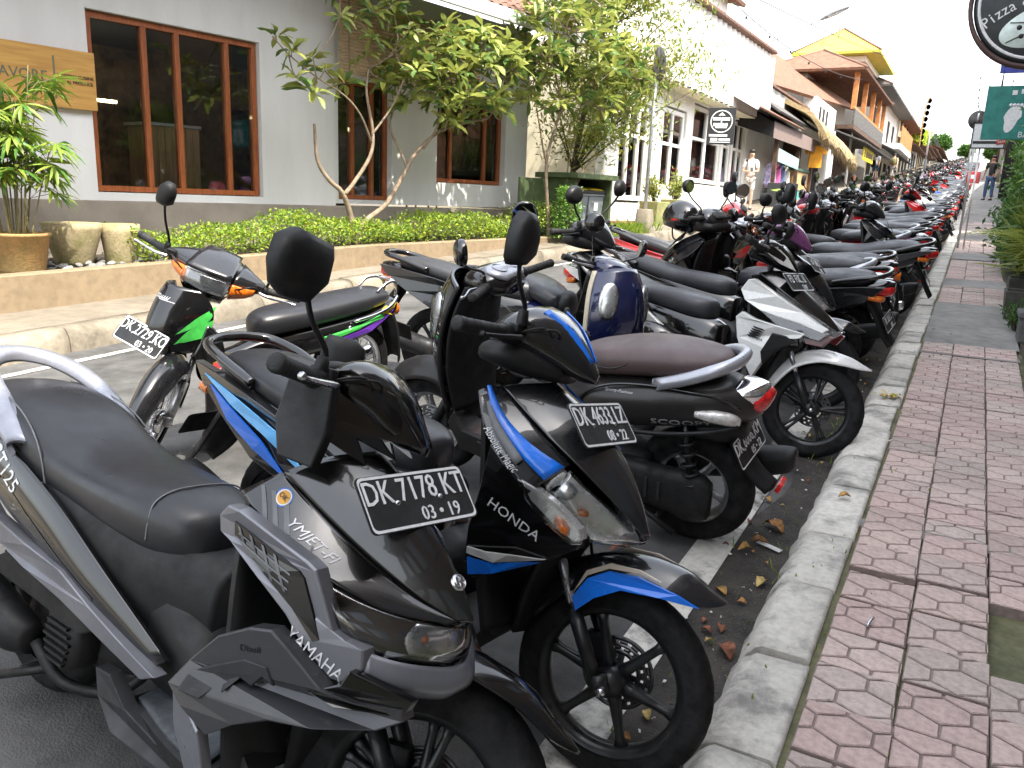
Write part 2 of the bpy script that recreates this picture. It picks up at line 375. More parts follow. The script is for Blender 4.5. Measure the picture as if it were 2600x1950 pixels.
def tile_mesh(w, h, var):
    q = MB(); q.box((w/2, h/2, -.0255), (w, h, .04), None, 1)
    for pl in hexcells(w, h, w*.66, h*.60, [0, .33, .16][var]*w, [.3, .0, .15][var]*h):
        cx = sum(p[0] for p in pl)/len(pl); cy = sum(p[1] for p in pl)/len(pl); n = len(pl)
        lo = []; hi = []
        for x, y in pl:
            d = math.hypot(x-cx, y-cy) or 1; k = max(0, 1-.0036/d); k2 = max(0, 1-.0062/d)
            lo.append((cx+(x-cx)*k, cy+(y-cy)*k, -.004)); hi.append((cx+(x-cx)*k2, cy+(y-cy)*k2, .0))
        q.add(lo+hi, [tuple(range(n, 2*n))]+[(a, (a+1) % n, n+(a+1) % n, n+a) for a in range(n)], 0, False)
    return q.mesh('paving_tile')
TW, TH = .2155, .206; TM = [tile_mesh(TW-.004, TH-.004, v) for v in range(3)]
for me in TM: me.materials.append(TILE[0]); me.materials.append(mat('tile groove dirt', (.23, .175, .155), .95, var=.2, scale=20)); me['fixed'] = 1
random.seed(5); nt = 0; far = MB(); y = -.55; strips = [(3.27, 3.35), (6.82, 6.96), (11.6, 11.75), (15.2, 15.4)]; concs = [(7.25, 9.55), (10.9, 11.6), (14.2, 15.2), (18.0, 20.0)]
y = 1.02
while y < 30:
    if any(a <= y+TH*.5 <= b for a, b in strips+concs): y += .07; continue
    for c in range(7):
        x = -.203+c*TW
        if c >= 3 and y > 5.6: continue
        if c == 2 and 2.36 < y < 2.70: continue
        if c == 1 and 2.93 < y < 3.05 and False: continue
        zz = random.uniform(-.003, .003); rx = random.uniform(-.006, .006); ry = random.uniform(-.008, .008)
        if y < 3.2: rx *= 2.6; ry *= 2; zz *= 2
        if 2.80 < y < 3.2: zz += .012
        if nt < 290 and c < 5:
            o = bpy.data.objects.new('paving_tile', random.choice(TM)); COL.objects.link(o); o.parent = pv
            o.location = (x+random.uniform(-.002, .002), y+(.03*math.sin(c*2.2) if y < 3.2 else 0), pz(y)+.004+zz)
            o.rotation_euler = (math.atan(.0518)+rx, ry, random.uniform(-.008, .008)+(random.uniform(-.02, .02) if y < 3.2 else 0))
            m = random.choice(TILE)
            if m != TILE[0]: o.material_slots[0].link = 'OBJECT'; o.material_slots[0].material = m
            nt += 1
        else:
            far.box((x+TW/2, y+TH/2, pz(y)-.016+zz), (TW-.006, TH-.006, .04))
    y += TH
struct(far.obj('distant_paving_tiles', TILE[1], pv), 'stuff')
for a, b in strips: struct(strip('concrete_strip', CONC, lambda y: (-.215, .45 if y > 6 else .9), a, b, .04, 0, 3, lambda x, y: pz(y)+.002-.03*max(0, (x+.2))*0))
for a, b in concs+[(20, 120)]: struct(strip('concrete_patch', CONC, lambda y: (-.212, .46 if y < 20 else .9), a, b, .25, 0, 3, lambda x, y: pz(y)+.004))
struct(strip('planting_bed', SOIL, lambda y: (.47, 1.3), 5.7, 20, .4, 0, 3, lambda x, y: pz(y)+.012))
# steel pegs left in the pavement
for k, (x, y, L, tilt, rz) in enumerate(((.0-.10, 2.52, .035, 70, 1.3), (-.075, 3.06, .035, 68, 1.4), (.33, 2.52, .05, 30, .4), (.36, 3.06, .045, 35, 1.0))):
    q = MB(); q.tube([(0, 0, -.01), (0, 0, .02), (.004, 0, L)], .0048, 8, 2); o = q.obj('steel_peg', STEEL); o.matrix_basis = Matrix.Translation((x, y, pz(y)+.008)) @ Matrix.Rotation(rz, 4, 'Z') @ Matrix.Rotation(R(tilt), 4, 'Y')
    tag(o, ['short bent steel peg in the second tile row from the front, next to the kerb', 'short steel peg in the tile just below the pale concrete strip, next to the kerb', 'thin steel peg standing in the mossy hole at the right', 'hooked steel peg above the mossy hole at the right edge'][k], 'peg', 'steel pegs in the pavement')
# left kerb and pavement
lk = empty('kerb'); struct(lk); yy = -2.0; random.seed(3)
while yy < 60:
    L = .62+random.uniform(-.08, .08); a, b = yy+.004, yy+L-.004; q = MB(); rows = []; jz = random.uniform(-.01, .01)
    for k in range(5):
        y = a+(b-a)*k/4; x = lkerb(y); j = .008*math.sin(y*17); z = gz(x, y)
        rows.append([(x+.03+j, y, z-.06), (x+.015+j, y, z+.10+jz), (x-.015+j, y, z+.155+jz), (x-.05, y, z+.175+jz), (x-.20, y, z+.18+jz), (x-.20, y, z-.02)])
    q.grid(rows, 0, True); q.add(rows[0], [tuple(range(6))], 0, False); q.add(rows[-1], [tuple(range(6))], 0, False); q.obj('kerb_stone', LKERB, lk); yy += L
struct(strip('kerb', LKERB, lambda y: (lkerb(y)-.2, lkerb(y)+.02), 60, 190, 2, .17, 1))
F0 = Vector((-8.3, 4.2, 0)); FA = R(8.8); FD = Vector((math.sin(FA), math.cos(FA), 0)); FN = Vector((FD.y, -FD.x, 0))
P0 = Vector((-6.9, 3.66, 0)); PA = R(7.0); PD = Vector((math.sin(PA), math.cos(PA), 0)); PN = Vector((PD.y, -PD.x, 0))
def Fp(s, off, z): p = F0+FD*s+FN*off; return (p.x, p.y, z)
def Pp(s, off, z): p = P0+PD*s+PN*off; return (p.x, p.y, z)
struct(strip('pavement', LWALK, lambda y: (-9.5 if y < 26 else -7.2, lkerb(y)-.19), -10, 190, .6, .172, 4, lambda x, y: gz(lkerb(y), y)+.01*(lkerb(y)-x)))
# boxes in a turned frame
def fbox(mb, s0, s1, o0, o1, z0, z1, mi=0, P=None):
    P = P or Fp; v = []
    for s in (s0, s1):
        for o in (o0, o1):
            for z in (z0, z1): v.append(P(s, o, z))
    mb.add(v, [(0, 1, 3, 2), (4, 6, 7, 5), (0, 4, 5, 1), (2, 3, 7, 6), (0, 2, 6, 4), (1, 5, 7, 3)], mi, False); return mb
def holes_wall(mb, s0, s1, z0, z1, o0, o1, holes, P=None):
    S = sorted({s0, s1, *[h[0] for h in holes], *[h[1] for h in holes]}); Z = sorted({z0, z1, *[h[2] for h in holes], *[h[3] for h in holes]})
    for a, b in zip(S, S[1:]):
        run = None
        for c, d in zip(Z, Z[1:]):
            m_, k_ = (a+b)/2, (c+d)/2
            if any(h[0] < m_ < h[1] and h[2] < k_ < h[3] for h in holes):
                if run: fbox(mb, a, b, o0, o1, run[0], run[1], 0, P); run = None
            else: run = (run[0], d) if run else (c, d)
        if run: fbox(mb, a, b, o0, o1, run[0], run[1], 0, P)
    return mb
def window(parent, s0, s1, z0, z1, off, mull, P=None, fm=WOOD, gm=GLASS, fw=.06, dep=.09, rails=()):
    P = P or Fp; f = MB()
    fbox(f, s0, s1, off-dep, off, z0, z0+fw, 0, P); fbox(f, s0, s1, off-dep, off, z1-fw, z1, 0, P); fbox(f, s0, s0+fw, off-dep, off, z0+fw, z1-fw, 0, P); fbox(f, s1-fw, s1, off-dep, off, z0+fw, z1-fw, 0, P)
    w = f.obj('window', fm, parent, .006); edges = [s0+fw]+[x for m in mull for x in (m-fw*.5, m+fw*.5)]+[s1-fw]
    for m in mull: q = MB(); fbox(q, m-fw*.5, m+fw*.5, off-dep+.004, off+.003, z0+fw, z1-fw, 0, P); q.obj('mullion', fm, w, .005)
    for a, b in zip(edges[::2], edges[1::2]):
        for zr in rails: q = MB(); fbox(q, a, b, off-dep+.006, off-.003, zr-fw*.35, zr+fw*.35, 0, P); q.obj('glazing_bar', fm, w)
        q = MB(); fbox(q, a, b, off-dep*.55, off-dep*.45, z0+fw, z1-fw, 0, P); q.obj('pane', gm, w)
    return w
# ------------------------------------------------------------------ restaurant on the left
rest = empty('restaurant_building', Fp(0, 0, .5)); rest_inv = Matrix.Translation(rest.location).inverted()
def child(o, par, inv): o.matrix_basis = inv @ o.matrix_basis; return o
def rp(o): return child(o, rest, rest_inv)
tag(rest, 'grey plastered restaurant with orange timber windows behind the planter', 'building')
q = MB(); holes_wall(q, -6, 4.42, 1.30, 5.2, -.22, 0, [(1.23, 3.27, 1.385, 3.20)]); rp(q.obj('wall', PLAST, rest))
q = MB(); holes_wall(q, 4.425, 8.74, 1.33, 4.25, -.42, -.06, [(4.52, 5.52, 1.385, 3.0), (6.46, 8.14, 1.69, 3.06)]); rp(q.obj('wall', PLAST, rest))
q = MB(); fbox(q, -6, 8.76, -.30, .045, .3, 1.30); rp(q.obj('plinth', PLINTH, rest, .01))
q = MB(); fbox(q, 8.50, 8.745, -5, -.43, 1.3, 4.4); rp(q.obj('wall', PLAST, rest))
for args in ((1.245, 3.255, 1.395, 3.19, -.06, (1.86, 2.24, 2.86)), (4.53, 5.51, 1.39, 2.99, -.16, (4.86, 5.22)), (6.47, 8.13, 1.70, 3.05, -.16, (6.88, 7.72))):
    w = window(rest, *args); rp(w)
    for c in w.children: pass
# dark dining room behind the glass
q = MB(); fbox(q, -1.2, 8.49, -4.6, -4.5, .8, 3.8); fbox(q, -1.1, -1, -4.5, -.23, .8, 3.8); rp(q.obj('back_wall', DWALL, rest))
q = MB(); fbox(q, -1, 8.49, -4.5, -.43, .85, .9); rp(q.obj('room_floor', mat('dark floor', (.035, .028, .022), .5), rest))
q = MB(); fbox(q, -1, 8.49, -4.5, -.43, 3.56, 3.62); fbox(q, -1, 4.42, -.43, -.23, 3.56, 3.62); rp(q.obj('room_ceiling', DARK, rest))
# wooden counter and chairs
cab = empty('counter_cabinet', Fp(2.5, -.6, .9)); ci = Matrix.Translation(cab.location).inverted(); tag(cab, 'light plank counter cabinet behind the wide restaurant window', 'cabinet')
random.seed(9)
for k in range(7): q = MB(); a = 2.16+.09*k; fbox(q, a, a+.086, -.62, -.60, .9, 2.16); child(q.obj('plank', OAK, cab, .004), cab, ci)
for k in range(5): q = MB(); a = -.62-.1*(k+1); fbox(q, 2.155, 2.175, a, a+.096, .9, 2.16); child(q.obj('plank', OAK, cab, .004), cab, ci)
q = MB(); fbox(q, 2.13, 2.81, -1.16, -.58, 2.162, 2.20); child(q.obj('counter_top', mat('pale stone top', (.6, .58, .55), .4), cab, .004), cab, ci)
def dining_chair(s, off, rz, label):
    c = empty('dining_chair', Fp(s, off, .9), rz-FA); w = mat('chair teak', (.34, .16, .06), .5)
    for x in (-.2, .2):
        for y in (-.2, .2): q = MB(); q.tube([(x, y, 0), (x*.95, y*.95, .44 if y > 0 else .86)], .017, 8); q.obj('leg', w, c)
    q = MB(); q.box((0, 0, .45), (.44, .44, .04)); q.obj('seat', w, c, .01)
    q = MB(); q.box((0, -.2, .80), (.44, .025, .10)); q.obj('backrest', w, c, .008); return tag(c, label, 'chair', 'chairs inside the restaurant')
dining_chair(1.55, -.75, .4, 'teak dining chair behind the leftmost pane of the wide restaurant window')
dining_chair(2.02, -1.0, -.5, 'teak dining chair behind the second pane of the wide restaurant window')
dining_chair(4.85, -1.0, .8, 'teak dining chair behind the narrow restaurant window')
dining_chair(7.05, -.95, .4, 'teak dining chair behind the far restaurant window')
q = MB(); fbox(q, .8, 3.2, -3.5, -3.45, 2.62, 2.66); o = q.obj('light_strip', mat('warm strip lamp', (.8, .7, .3), .5, emit=(1, .8, .4, 7.0))); tag(o, 'thin warm strip lamp inside the restaurant behind the wide window', 'lamp')
q = MB(); fbox(q, 7.0, 7.6, -3.9, -3.86, 1.75, 2.65); o = q.obj('wall_picture', mat('teal print', (.03, .12, .11), .6, var=.6, scale=4)); tag(o, 'teal and white print on the wall behind the far restaurant window', 'picture')
# roofs: high eave over the left part, tiled eave with fascia and bamboo screen over the right part
q = MB(); q.add([Fp(-7, 2.25, 4.80), Fp(4.9, 2.25, 4.80), Fp(4.9, -4, 7.6), Fp(-7, -4, 7.6), Fp(-7, 2.25, 4.94), Fp(4.9, 2.25, 4.94), Fp(4.9, -4, 7.75), Fp(-7, -4, 7.75)], [(0, 1, 2, 3), (4, 7, 6, 5), (0, 4, 5, 1), (1, 5, 6, 2), (2, 6, 7, 3), (3, 7, 4, 0)], 0, False); rp(q.obj('roof', ROOFT, rest))
q = MB(); q.add([Fp(4.2, .96, 4.03), Fp(9.3, .96, 4.08), Fp(9.3, -4, 6.6), Fp(4.2, -4, 6.6), Fp(4.2, .96, 4.09), Fp(9.3, .96, 4.13), Fp(9.3, -4, 6.68), Fp(4.2, -4, 6.68)], [(0, 1, 2, 3), (4, 7, 6, 5), (0, 4, 5, 1), (1, 5, 6, 2), (2, 6, 7, 3), (3, 7, 4, 0)], 0, False); roof2 = q.obj('roof', DARK, rest); rp(roof2)
q = MB(); fbox(q, 4.2, 9.34, .97, 1.02, 3.98, 4.16); rp(q.obj('fascia_board', mat('pale grey fascia', (.50, .50, .52), .6), rest, .01))
tm = MB(); tm.add(*(lambda W, L: ([(x*W, y*L, .018*math.cos(math.pi*x*2)*.8+.012+(0 if y else .012)) for y in (0, 1) for x in (-.5, -.3, -.1, .1, .3, .5)], [(i, i+1, i+7, i+6) for i in range(5)]))(.21, .34), 0, True); tme = tm.mesh('roof_tile'); tme.materials.append(ROOFT); tme['fixed'] = 1
sl = math.atan2(6.68-4.09, 4.96)
for r_ in range(9):
    for c_ in range(21):
        s = 4.95+.205*c_; o = bpy.data.objects.new('roof_tile', tme); COL.objects.link(o); o.parent = roof2
        d_ = .28*r_; p = Vector(Fp(s, 1.0-d_*math.cos(sl), 4.135+d_*math.sin(sl)+.012))
        ex = FD; ey = (-FN*math.cos(sl)+Vector((0, 0, math.sin(sl)))); o.matrix_basis = roof2.matrix_basis.inverted() @ rest_inv @ frame(p, ex, ey) if False else rest_inv @ frame(p, ex, ey)
        o.matrix_basis = roof2.matrix_basis.inverted() @ o.matrix_basis
bs = empty('bamboo_screen', Fp(5.4, .3, 3.0)); bi = Matrix.Translation(bs.location).inverted(); tag(bs, 'brown bamboo slat blind hanging under the restaurant eave', 'blind')
for k in range(22): q = MB(); z = 2.985+.042*k; fbox(q, 4.25, 7.0, .29, .305, z, z+.026); child(q.obj('slat', BAMB, bs), bs, bi)
for s in (4.4, 5.2, 6.0, 6.8): q = MB(); fbox(q, s, s+.02, .306, .311, 2.97, 3.93); child(q.obj('cord', mat('blind cord', (.2, .15, .08), .8), bs), bs, bi)
# name board
nb = empty('name_board', Fp(.5, .03, 2.5)); ni = Matrix.Translation(nb.location).inverted(); tag(nb, 'golden wooden name board on the grey wall left of the wide window', 'sign')
q = MB(); fbox(q, -.35, 1.255, .012, .075, 2.20, 2.76); child(q.obj('board', SIGNW, nb, .004), nb, ni)
cut = mat('dark cut lettering', (.045, .04, .025), .6)
def wtext(txt, size, s, z, par, inv, m, off=.0775, sx=1, depth=.004, align='CENTER'):
    t = text_mb(txt, size, depth, sx, align); o = t.obj('lettering', m, par); o.matrix_basis = inv @ frame(Fp(s, off, z), FD, (0, 0, 1)); return o
wtext('LOCAVORE', .140, .43, 2.475, nb, ni, mat('grey green cut lettering', (.13, .145, .095), .6), sx=.98)
q = MB(); fbox(q, .845, .862, .074, .079, 2.28, 2.68); child(q.obj('divider_bar', mat('grey green cut lettering', (.13, .145, .095)), nb), nb, ni)
wtext('MODERN CUISINE', .043, 1.055, 2.505, nb, ni, cut); wtext('LOCAL PRODUCE', .043, 1.048, 2.448, nb, ni, cut)
# planter wall along the pavement
pw = empty('planter', Pp(0, 0, .3)); pi_ = Matrix.Translation(pw.location).inverted(); tag(pw, 'beige plastered planter wall with hedge, pots and stones in front of the restaurant', 'planter')
q = MB(); top = lambda s: .70+.039*min(s, 4.2)+.012*max(0, s-4.2)
rows = []
for k in range(24):
    s = -5+14.0*k/23; b_ = prof(3.66+s*PD.y); rows.append([Pp(s, 0, b_-.1), Pp(s, 0, top(s)-.01), Pp(s, -.012, top(s)), Pp(s, -.17, top(s)), Pp(s, -.18, top(s)-.01), Pp(s, -.18, b_-.1)])
q.grid(rows, 0, False); q.add(rows[0], [tuple(range(6))], 0, False); q.add(rows[-1], [tuple(range(6))], 0, False); child(q.obj('wall', PWALL, pw), pw, pi_)
q = MB(); rows = [[Pp(-5+14.0*k/23, -.17, top(-5+14.0*k/23)-.05), Pp(-5+14.0*k/23, -1.6, top(-5+14.0*k/23)-.02)] for k in range(24)]; q.grid(rows); child(q.obj('soil', SOIL, pw), pw, pi_)
# ================================================================== plants
LEAF_F = leafmat('frangipani leaf', (.11, .20, .05), (.40, .40, .09))
LEAF_H = leafmat('hedge leaf', (.10, .24, .02), (.36, .42, .035))
LEAF_P = leafmat('lady palm leaf', (.07, .20, .03), (.30, .36, .05))
LEAF_S = leafmat('small tree leaf', (.11, .20, .03), (.38, .36, .06))
LEAF_D = leafmat('dark shrub leaf', (.03, .095, .018), (.10, .19, .03))
LEAF_Y = leafmat('yellow palm leaf', (.20, .30, .03), (.45, .45, .08))
LEAF_G = leafmat('grass blade', (.12, .24, .02), (.28, .34, .05))
BARK = mat('grey brown bark', (.30, .235, .165), .85, scale=9, col2=(.17, .125, .085), bump=.6, bscale=35)
DBARK = mat('dark bark', (.10, .075, .055), .9, bump=.6, bscale=35)
def leaf_verts(L, W, fold=.18, droop=.12, n=3):
    """pointed leaf along +x; returns verts, faces"""
    v = [(0, 0, 0)]; f = []
    prof_ = [(.22, .62), (.5, 1.0), (.78, .72)] if n == 3 else [(.5, 1.0)]
    for t, w in prof_: v += [(t*L, W*.5*w, fold*W*w-droop*L*t*t), (t*L, 0, -droop*L*t*t), (t*L, -W*.5*w, fold*W*w-droop*L*t*t)]
    v.append((L, 0, -droop*L)); k = len(prof_)
    f += [(0, 2, 1), (0, 3, 2)]
    for i in range(k-1): a = 1+3*i; f += [(a, a+1, a+4, a+3), (a+1, a+2, a+5, a+4)]
    a = 1+3*(k-1); f += [(a, a+1, len(v)-1), (a+1, a+2, len(v)-1)]
    return v, f
def cloud(n, sampler, L, W, rnd, nseg=1, jit=.35, upb=.35, lod=None):
    """many leaves in one mesh"""
    mb = MB(); V = mb.v; Fc = mb.f
    for i in range(n):
        p = sampler(); l = L*rnd.uniform(1-jit, 1+jit); w = W*rnd.uniform(1-jit, 1+jit); v, f = leaf_verts(l, w, .2, rnd.uniform(0, .25), nseg)
        e = Euler((rnd.uniform(-.9, .9), rnd.uniform(-1.0, .5)-upb*.5, rnd.uniform(0, 6.283))).to_matrix(); b = len(V)
        for q in v: r = e @ Vector(q); V.append((r.x+p[0], r.y+p[1], r.z+p[2]))
        for q in f: Fc.append(tuple(k+b for k in q))
    mb.m = [0]*len(Fc); mb.s = [False]*len(Fc); return mb
def rosette_mesh(seed, n=11, L=.21, W=.062, up=.5):
    r = random.Random(seed); mb = MB()
    for i in range(n):
        a = i*2.399+r.uniform(-.3, .3); el = up*(1-i/n*1.5)+r.uniform(-.2, .2); l = L*r.uniform(.7, 1.2); v, f = leaf_verts(l, W*r.uniform(.8, 1.2), .22, r.uniform(.1, .4))
        e = Euler((r.uniform(-.3, .3), -el, a), 'XYZ').to_matrix()
        mb.add([tuple(e @ Vector((q[0]+.015, q[1], q[2]))+Vector((0, 0, r.uniform(-.02, .02)))) for q in v], f, 0, True)
    return mb.mesh('leaf_rosette')
ROS = [rosette_mesh(k, 8+k % 5) for k in range(7)]
for me in ROS: me.materials.append(LEAF_F); me['fixed'] = 1
def rosette(parent, p, sc, rnd, me=None):
    o = bpy.data.objects.new('leaf_rosette', me or rnd.choice(ROS)); COL.objects.link(o); o.parent = parent
    o.matrix_basis = Matrix.Translation(p) @ Euler((rnd.uniform(-.6, .6), rnd.uniform(-.6, .6), rnd.uniform(0, 6.28))).to_matrix().to_4x4() @ Matrix.Scale(sc, 4); return o
def tree_root(name, base, label, cat='tree', group=None):
    t = empty(name, base); tag(t, label, cat, group); return t
def limb(mb, pts, r0, r1, n=8, sub=4):
    k = len(pts); mb.tube(pts, [r0+(r1-r0)*i/(k-1) for i in range(k)], n, sub)
# --- frangipani 1 (two leaning stems in front of the narrow window)
def rel(t, P): b = Vector(t.location); return [tuple(Vector(p)-b) for p in P]
rnd = random.Random(21)
t1 = tree_root('frangipani_tree', Fp(4.0, .85, .84), 'frangipani tree with two leaning bare stems in front of the narrow window'); tr = MB()
LIMBS = [([(4.02, .85, .80), (3.95, .85, 1.2), (3.80, .87, 1.48), (3.62, .85, 1.62), (3.46, .83, 1.85), (3.41, .85, 2.26)], .055, .024),
 ([(3.84, .87, 1.46), (3.98, .9, 1.62), (4.22, .92, 1.95), (4.28, .9, 2.25), (4.22, .85, 2.7), (4.30, .8, 3.0)], .040, .018),
 ([(4.05, .85, .82), (4.22, .82, 1.12), (4.62, .78, 1.35), (4.92, .8, 1.75), (5.10, .85, 2.04), (5.45, .95, 2.35), (5.9, 1.05, 2.5), (6.3, 1.1, 2.6)], .055, .020),
 ([(4.98, .8, 1.85), (4.92, .7, 2.1), (4.8, .65, 2.35), (4.95, .6, 2.65)], .028, .015), ([(5.2, .88, 2.1), (5.3, 1.05, 2.4), (5.2, 1.2, 2.75)], .026, .014),
 ([(4.26, .9, 2.1), (4.0, 1.0, 2.4), (3.7, 1.05, 2.6), (3.3, 1.05, 2.75), (2.95, 1.0, 2.95), (2.75, 1.0, 3.1)], .018, .008), ([(4.26, .9, 2.2), (4.5, 1.0, 2.55), (4.62, 1.1, 2.9)], .022, .012)]
for P, a, b in LIMBS: limb(tr, rel(t1, [Fp(*p) for p in P]), a*.74, b*.74)
nodes = [p for P, a, b in LIMBS[1:] for p in P[3:]]
tips = []
def crown_tips(n, smp, nodes, mb, t, r=.010):
    out = []
    for i in range(n):
        q = smp(); nb = min(nodes, key=lambda m: (m[0]-q[0])**2+(m[1]-q[1])**2+1.3*(m[2]-q[2])**2); mid = tuple((a*.5+b*.5) for a, b in zip(nb, q)); mid = (mid[0]+rnd.uniform(-.08, .08), mid[1], mid[2]-.06+rnd.uniform(-.05, .05))
        limb(mb, rel(t, [Fp(*nb), Fp(*mid), Fp(*q)]), r*1.15, r*.6, 6, 3); nodes.append(mid); out.append(q)
    return out
def smp1():
    while True:
        s, o, z = rnd.uniform(4.0, 6.9), rnd.uniform(.35, 1.75), rnd.uniform(2.45, 4.0)
        if ((s-5.45)/1.45)**2+((o-1.05)/.7)**2+((z-3.15)/.75)**2 < 1 and z > 2.35+.25*abs(s-5.6)*0+(.5 if s < 4.7 else 0): return (s, o, z)
tips += crown_tips(100, smp1, nodes, tr, t1)
for q in ((2.8, 1.0, 3.12), (2.95, 1.05, 2.98), (3.05, 1.0, 2.72), (3.25, 1.05, 2.95), (3.45, 1.0, 2.85), (3.3, .95, 2.62), (3.75, 1.0, 2.75), (3.6, 1.1, 3.45), (3.95, 1.0, 3.5), (4.2, 1.0, 3.62), (4.1, 1.1, 3.3), (3.6, 1.1, 3.75), (4.5, 1.0, 3.75)):
    nb = min(nodes, key=lambda m: (m[0]-q[0])**2+(m[1]-q[1])**2+(m[2]-q[2])**2); limb(tr, rel(t1, [Fp(*nb), Fp((nb[0]+q[0])/2, q[1], (nb[2]+q[2])/2-.05), Fp(*q)]), .009, .006, 6, 3); nodes.append(q); tips.append(q)
tr.obj('trunk', BARK, t1)
for q in tips: rosette(t1, Vector(Fp(*q))-t1.location, rnd.uniform(.95, 1.4), rnd)
# --- frangipani 2 beside the bin shelter
t2 = tree_root('frangipani_tree', Fp(8.0, 1.05, .88), 'slim frangipani tree beside the green bin shelter'); tr = MB(); nodes = []
L2 = [([(8.0, 1.05, .85), (7.92, 1.05, 1.3), (7.80, 1.08, 1.8), (7.78, 1.1, 2.2), (7.92, 1.15, 2.7), (8.05, 1.2, 3.05)], .05, .024), ([(7.80, 1.1, 2.0), (7.66, 1.1, 2.25), (7.6, 1.05, 2.6), (7.55, 1.0, 2.9)], .026, .012), ([(8.0, 1.15, 2.85), (8.2, 1.3, 3.2), (8.5, 1.4, 3.5)], .022, .012), ([(8.02, 1.15, 2.9), (7.8, 1.2, 3.3), (7.4, 1.3, 3.6)], .022, .012),
 ([(8.7, .95, .9), (8.6, 1.0, 1.4), (8.75, 1.05, 1.8), (8.95, 1.1, 2.1), (9.3, 1.2, 2.35)], .034, .014), ([(8.62, 1.0, 1.4), (8.5, 1.0, 1.9), (8.6, 1.0, 2.4), (8.7, 1.05, 2.8)], .026, .012)]
for P, a, b in L2: limb(tr, rel(t2, [Fp(*p) for p in P]), a*.75, b*.75); nodes += P[3:]
def smp2():
    while True:
        s, o, z = rnd.uniform(6.6, 9.9), rnd.uniform(.5, 2.2), rnd.uniform(2.4, 4.9)
        if ((s-8.2)/1.65)**2+((o-1.35)/.85)**2+((z-3.7)/1.25)**2 < 1 and not (z < 2.9 and s < 8.4): return (s, o, z)
tips = crown_tips(150, smp2, nodes, tr, t2); tr.obj('trunk', BARK, t2)
for q in tips: rosette(t2, Vector(Fp(*q))-t2.location, rnd.uniform(.95, 1.4), rnd)
# --- fine-leaved tree rising behind the bin shelter
t3 = tree_root('fine_leaved_tree', Fp(9.6, .35, .9), 'taller fine-leaved tree rising between the restaurant and the white shop'); tr = MB(); base = Vector(t3.location)
Q3 = [(9.6, .35, .85), (9.55, .4, 2.0), (9.7, .5, 3.2), (9.8, .7, 4.4)]; limb(tr, rel(t3, [Fp(*p) for p in Q3]), .07, .035); ends = []
for i in range(44):
    a = rnd.choice(Q3[1:]); dx_ = rnd.uniform(-1.2, 2.2); q = (a[0]+dx_, a[1]+rnd.uniform(-.5, 1.5), max(3.0, a[2]+rnd.uniform(.1, 1.7))+.35*max(0, dx_)); m_ = tuple((u+v)/2 for u, v in zip(a, q)); limb(tr, rel(t3, [Fp(*a), Fp(m_[0], m_[1], m_[2]+.1), Fp(*q)]), .018, .005, 6, 3); ends.append(q); ends.append(m_)
tr.obj('trunk', DBARK, t3)
def smp3():
    e = rnd.choice(ends); p = Vector(Fp(e[0]+rnd.gauss(0, .24), e[1]+rnd.gauss(0, .24), e[2]+rnd.gauss(0, .2)-.05))-base; return p
c3 = cloud(12000, smp3, .13, .034, rnd, 1, .4, .9); c3.obj('crown', LEAF_S, t3)
# --- hedge
hd = tree_root('hedge', Pp(4.7, -.55, .8), 'low clipped hedge with bright yellow-green leaves along the planter wall', 'hedge'); hb = Vector(hd.location); stems = MB()
bump = [(rnd.uniform(1.2, 8.6), rnd.uniform(-.9, -.15), rnd.uniform(.16, .30)) for i in range(60)]
def smph():
    while True:
        s = rnd.uniform(1.35, 8.55); o = rnd.uniform(-1.0, -.06); h = .34+.07*math.sin(s*2.3)+.05*math.sin(s*5.7+1)
        if s > 7.9: h += .25*min(1, (s-7.9)/.3)
        z = h*(rnd.random()**.55); ed = abs((o+.53)/.5)
        if ed**2+(z/max(h, .01))**4 < 1.25:
            p = Vector(Pp(s, o, top(s)-.04+z+rnd.gauss(0, .018)))-hb; return p
cloud(17000, smph, .040, .026, rnd, 1, .4, .5).obj('foliage', LEAF_H, hd)
for i in range(160):
    s = rnd.uniform(1.4, 8.5); o = rnd.uniform(-.95, -.15); b_ = Vector(Pp(s, o, top(s)-.05))-hb; stems.tube([tuple(b_), tuple(b_+Vector((rnd.uniform(-.05, .05), rnd.uniform(-.05, .05), .32)))], .004, 4)
stems.obj('stem', DBARK, hd)['kind'] = 'stuff'
b2 = tree_root('shrub', Fp(7.98, 1.42, .9), 'small leafy shrub at the foot of the slim frangipani', 'shrub')
def smpb():
    a = rnd.uniform(0, 6.28); r_ = rnd.random()**.6; h = rnd.random()
    return (.28*r_*math.cos(a)*(1-.4*h), .36*r_*math.sin(a)*(1-.4*h), h*.80)
cloud(2600, smpb, .055, .028, rnd, 1, .4).obj('foliage', leafmat('shrub leaf', (.07, .2, .03), (.2, .33, .05)), b2)
st_ = MB()
for i in range(14): st_.tube([(rnd.uniform(-.1, .1), rnd.uniform(-.1, .1), -.05), (rnd.uniform(-.2, .2), rnd.uniform(-.25, .25), rnd.uniform(.4, .7))], .006, 5)
st_.obj('stem', DBARK, b2)['kind'] = 'stuff'
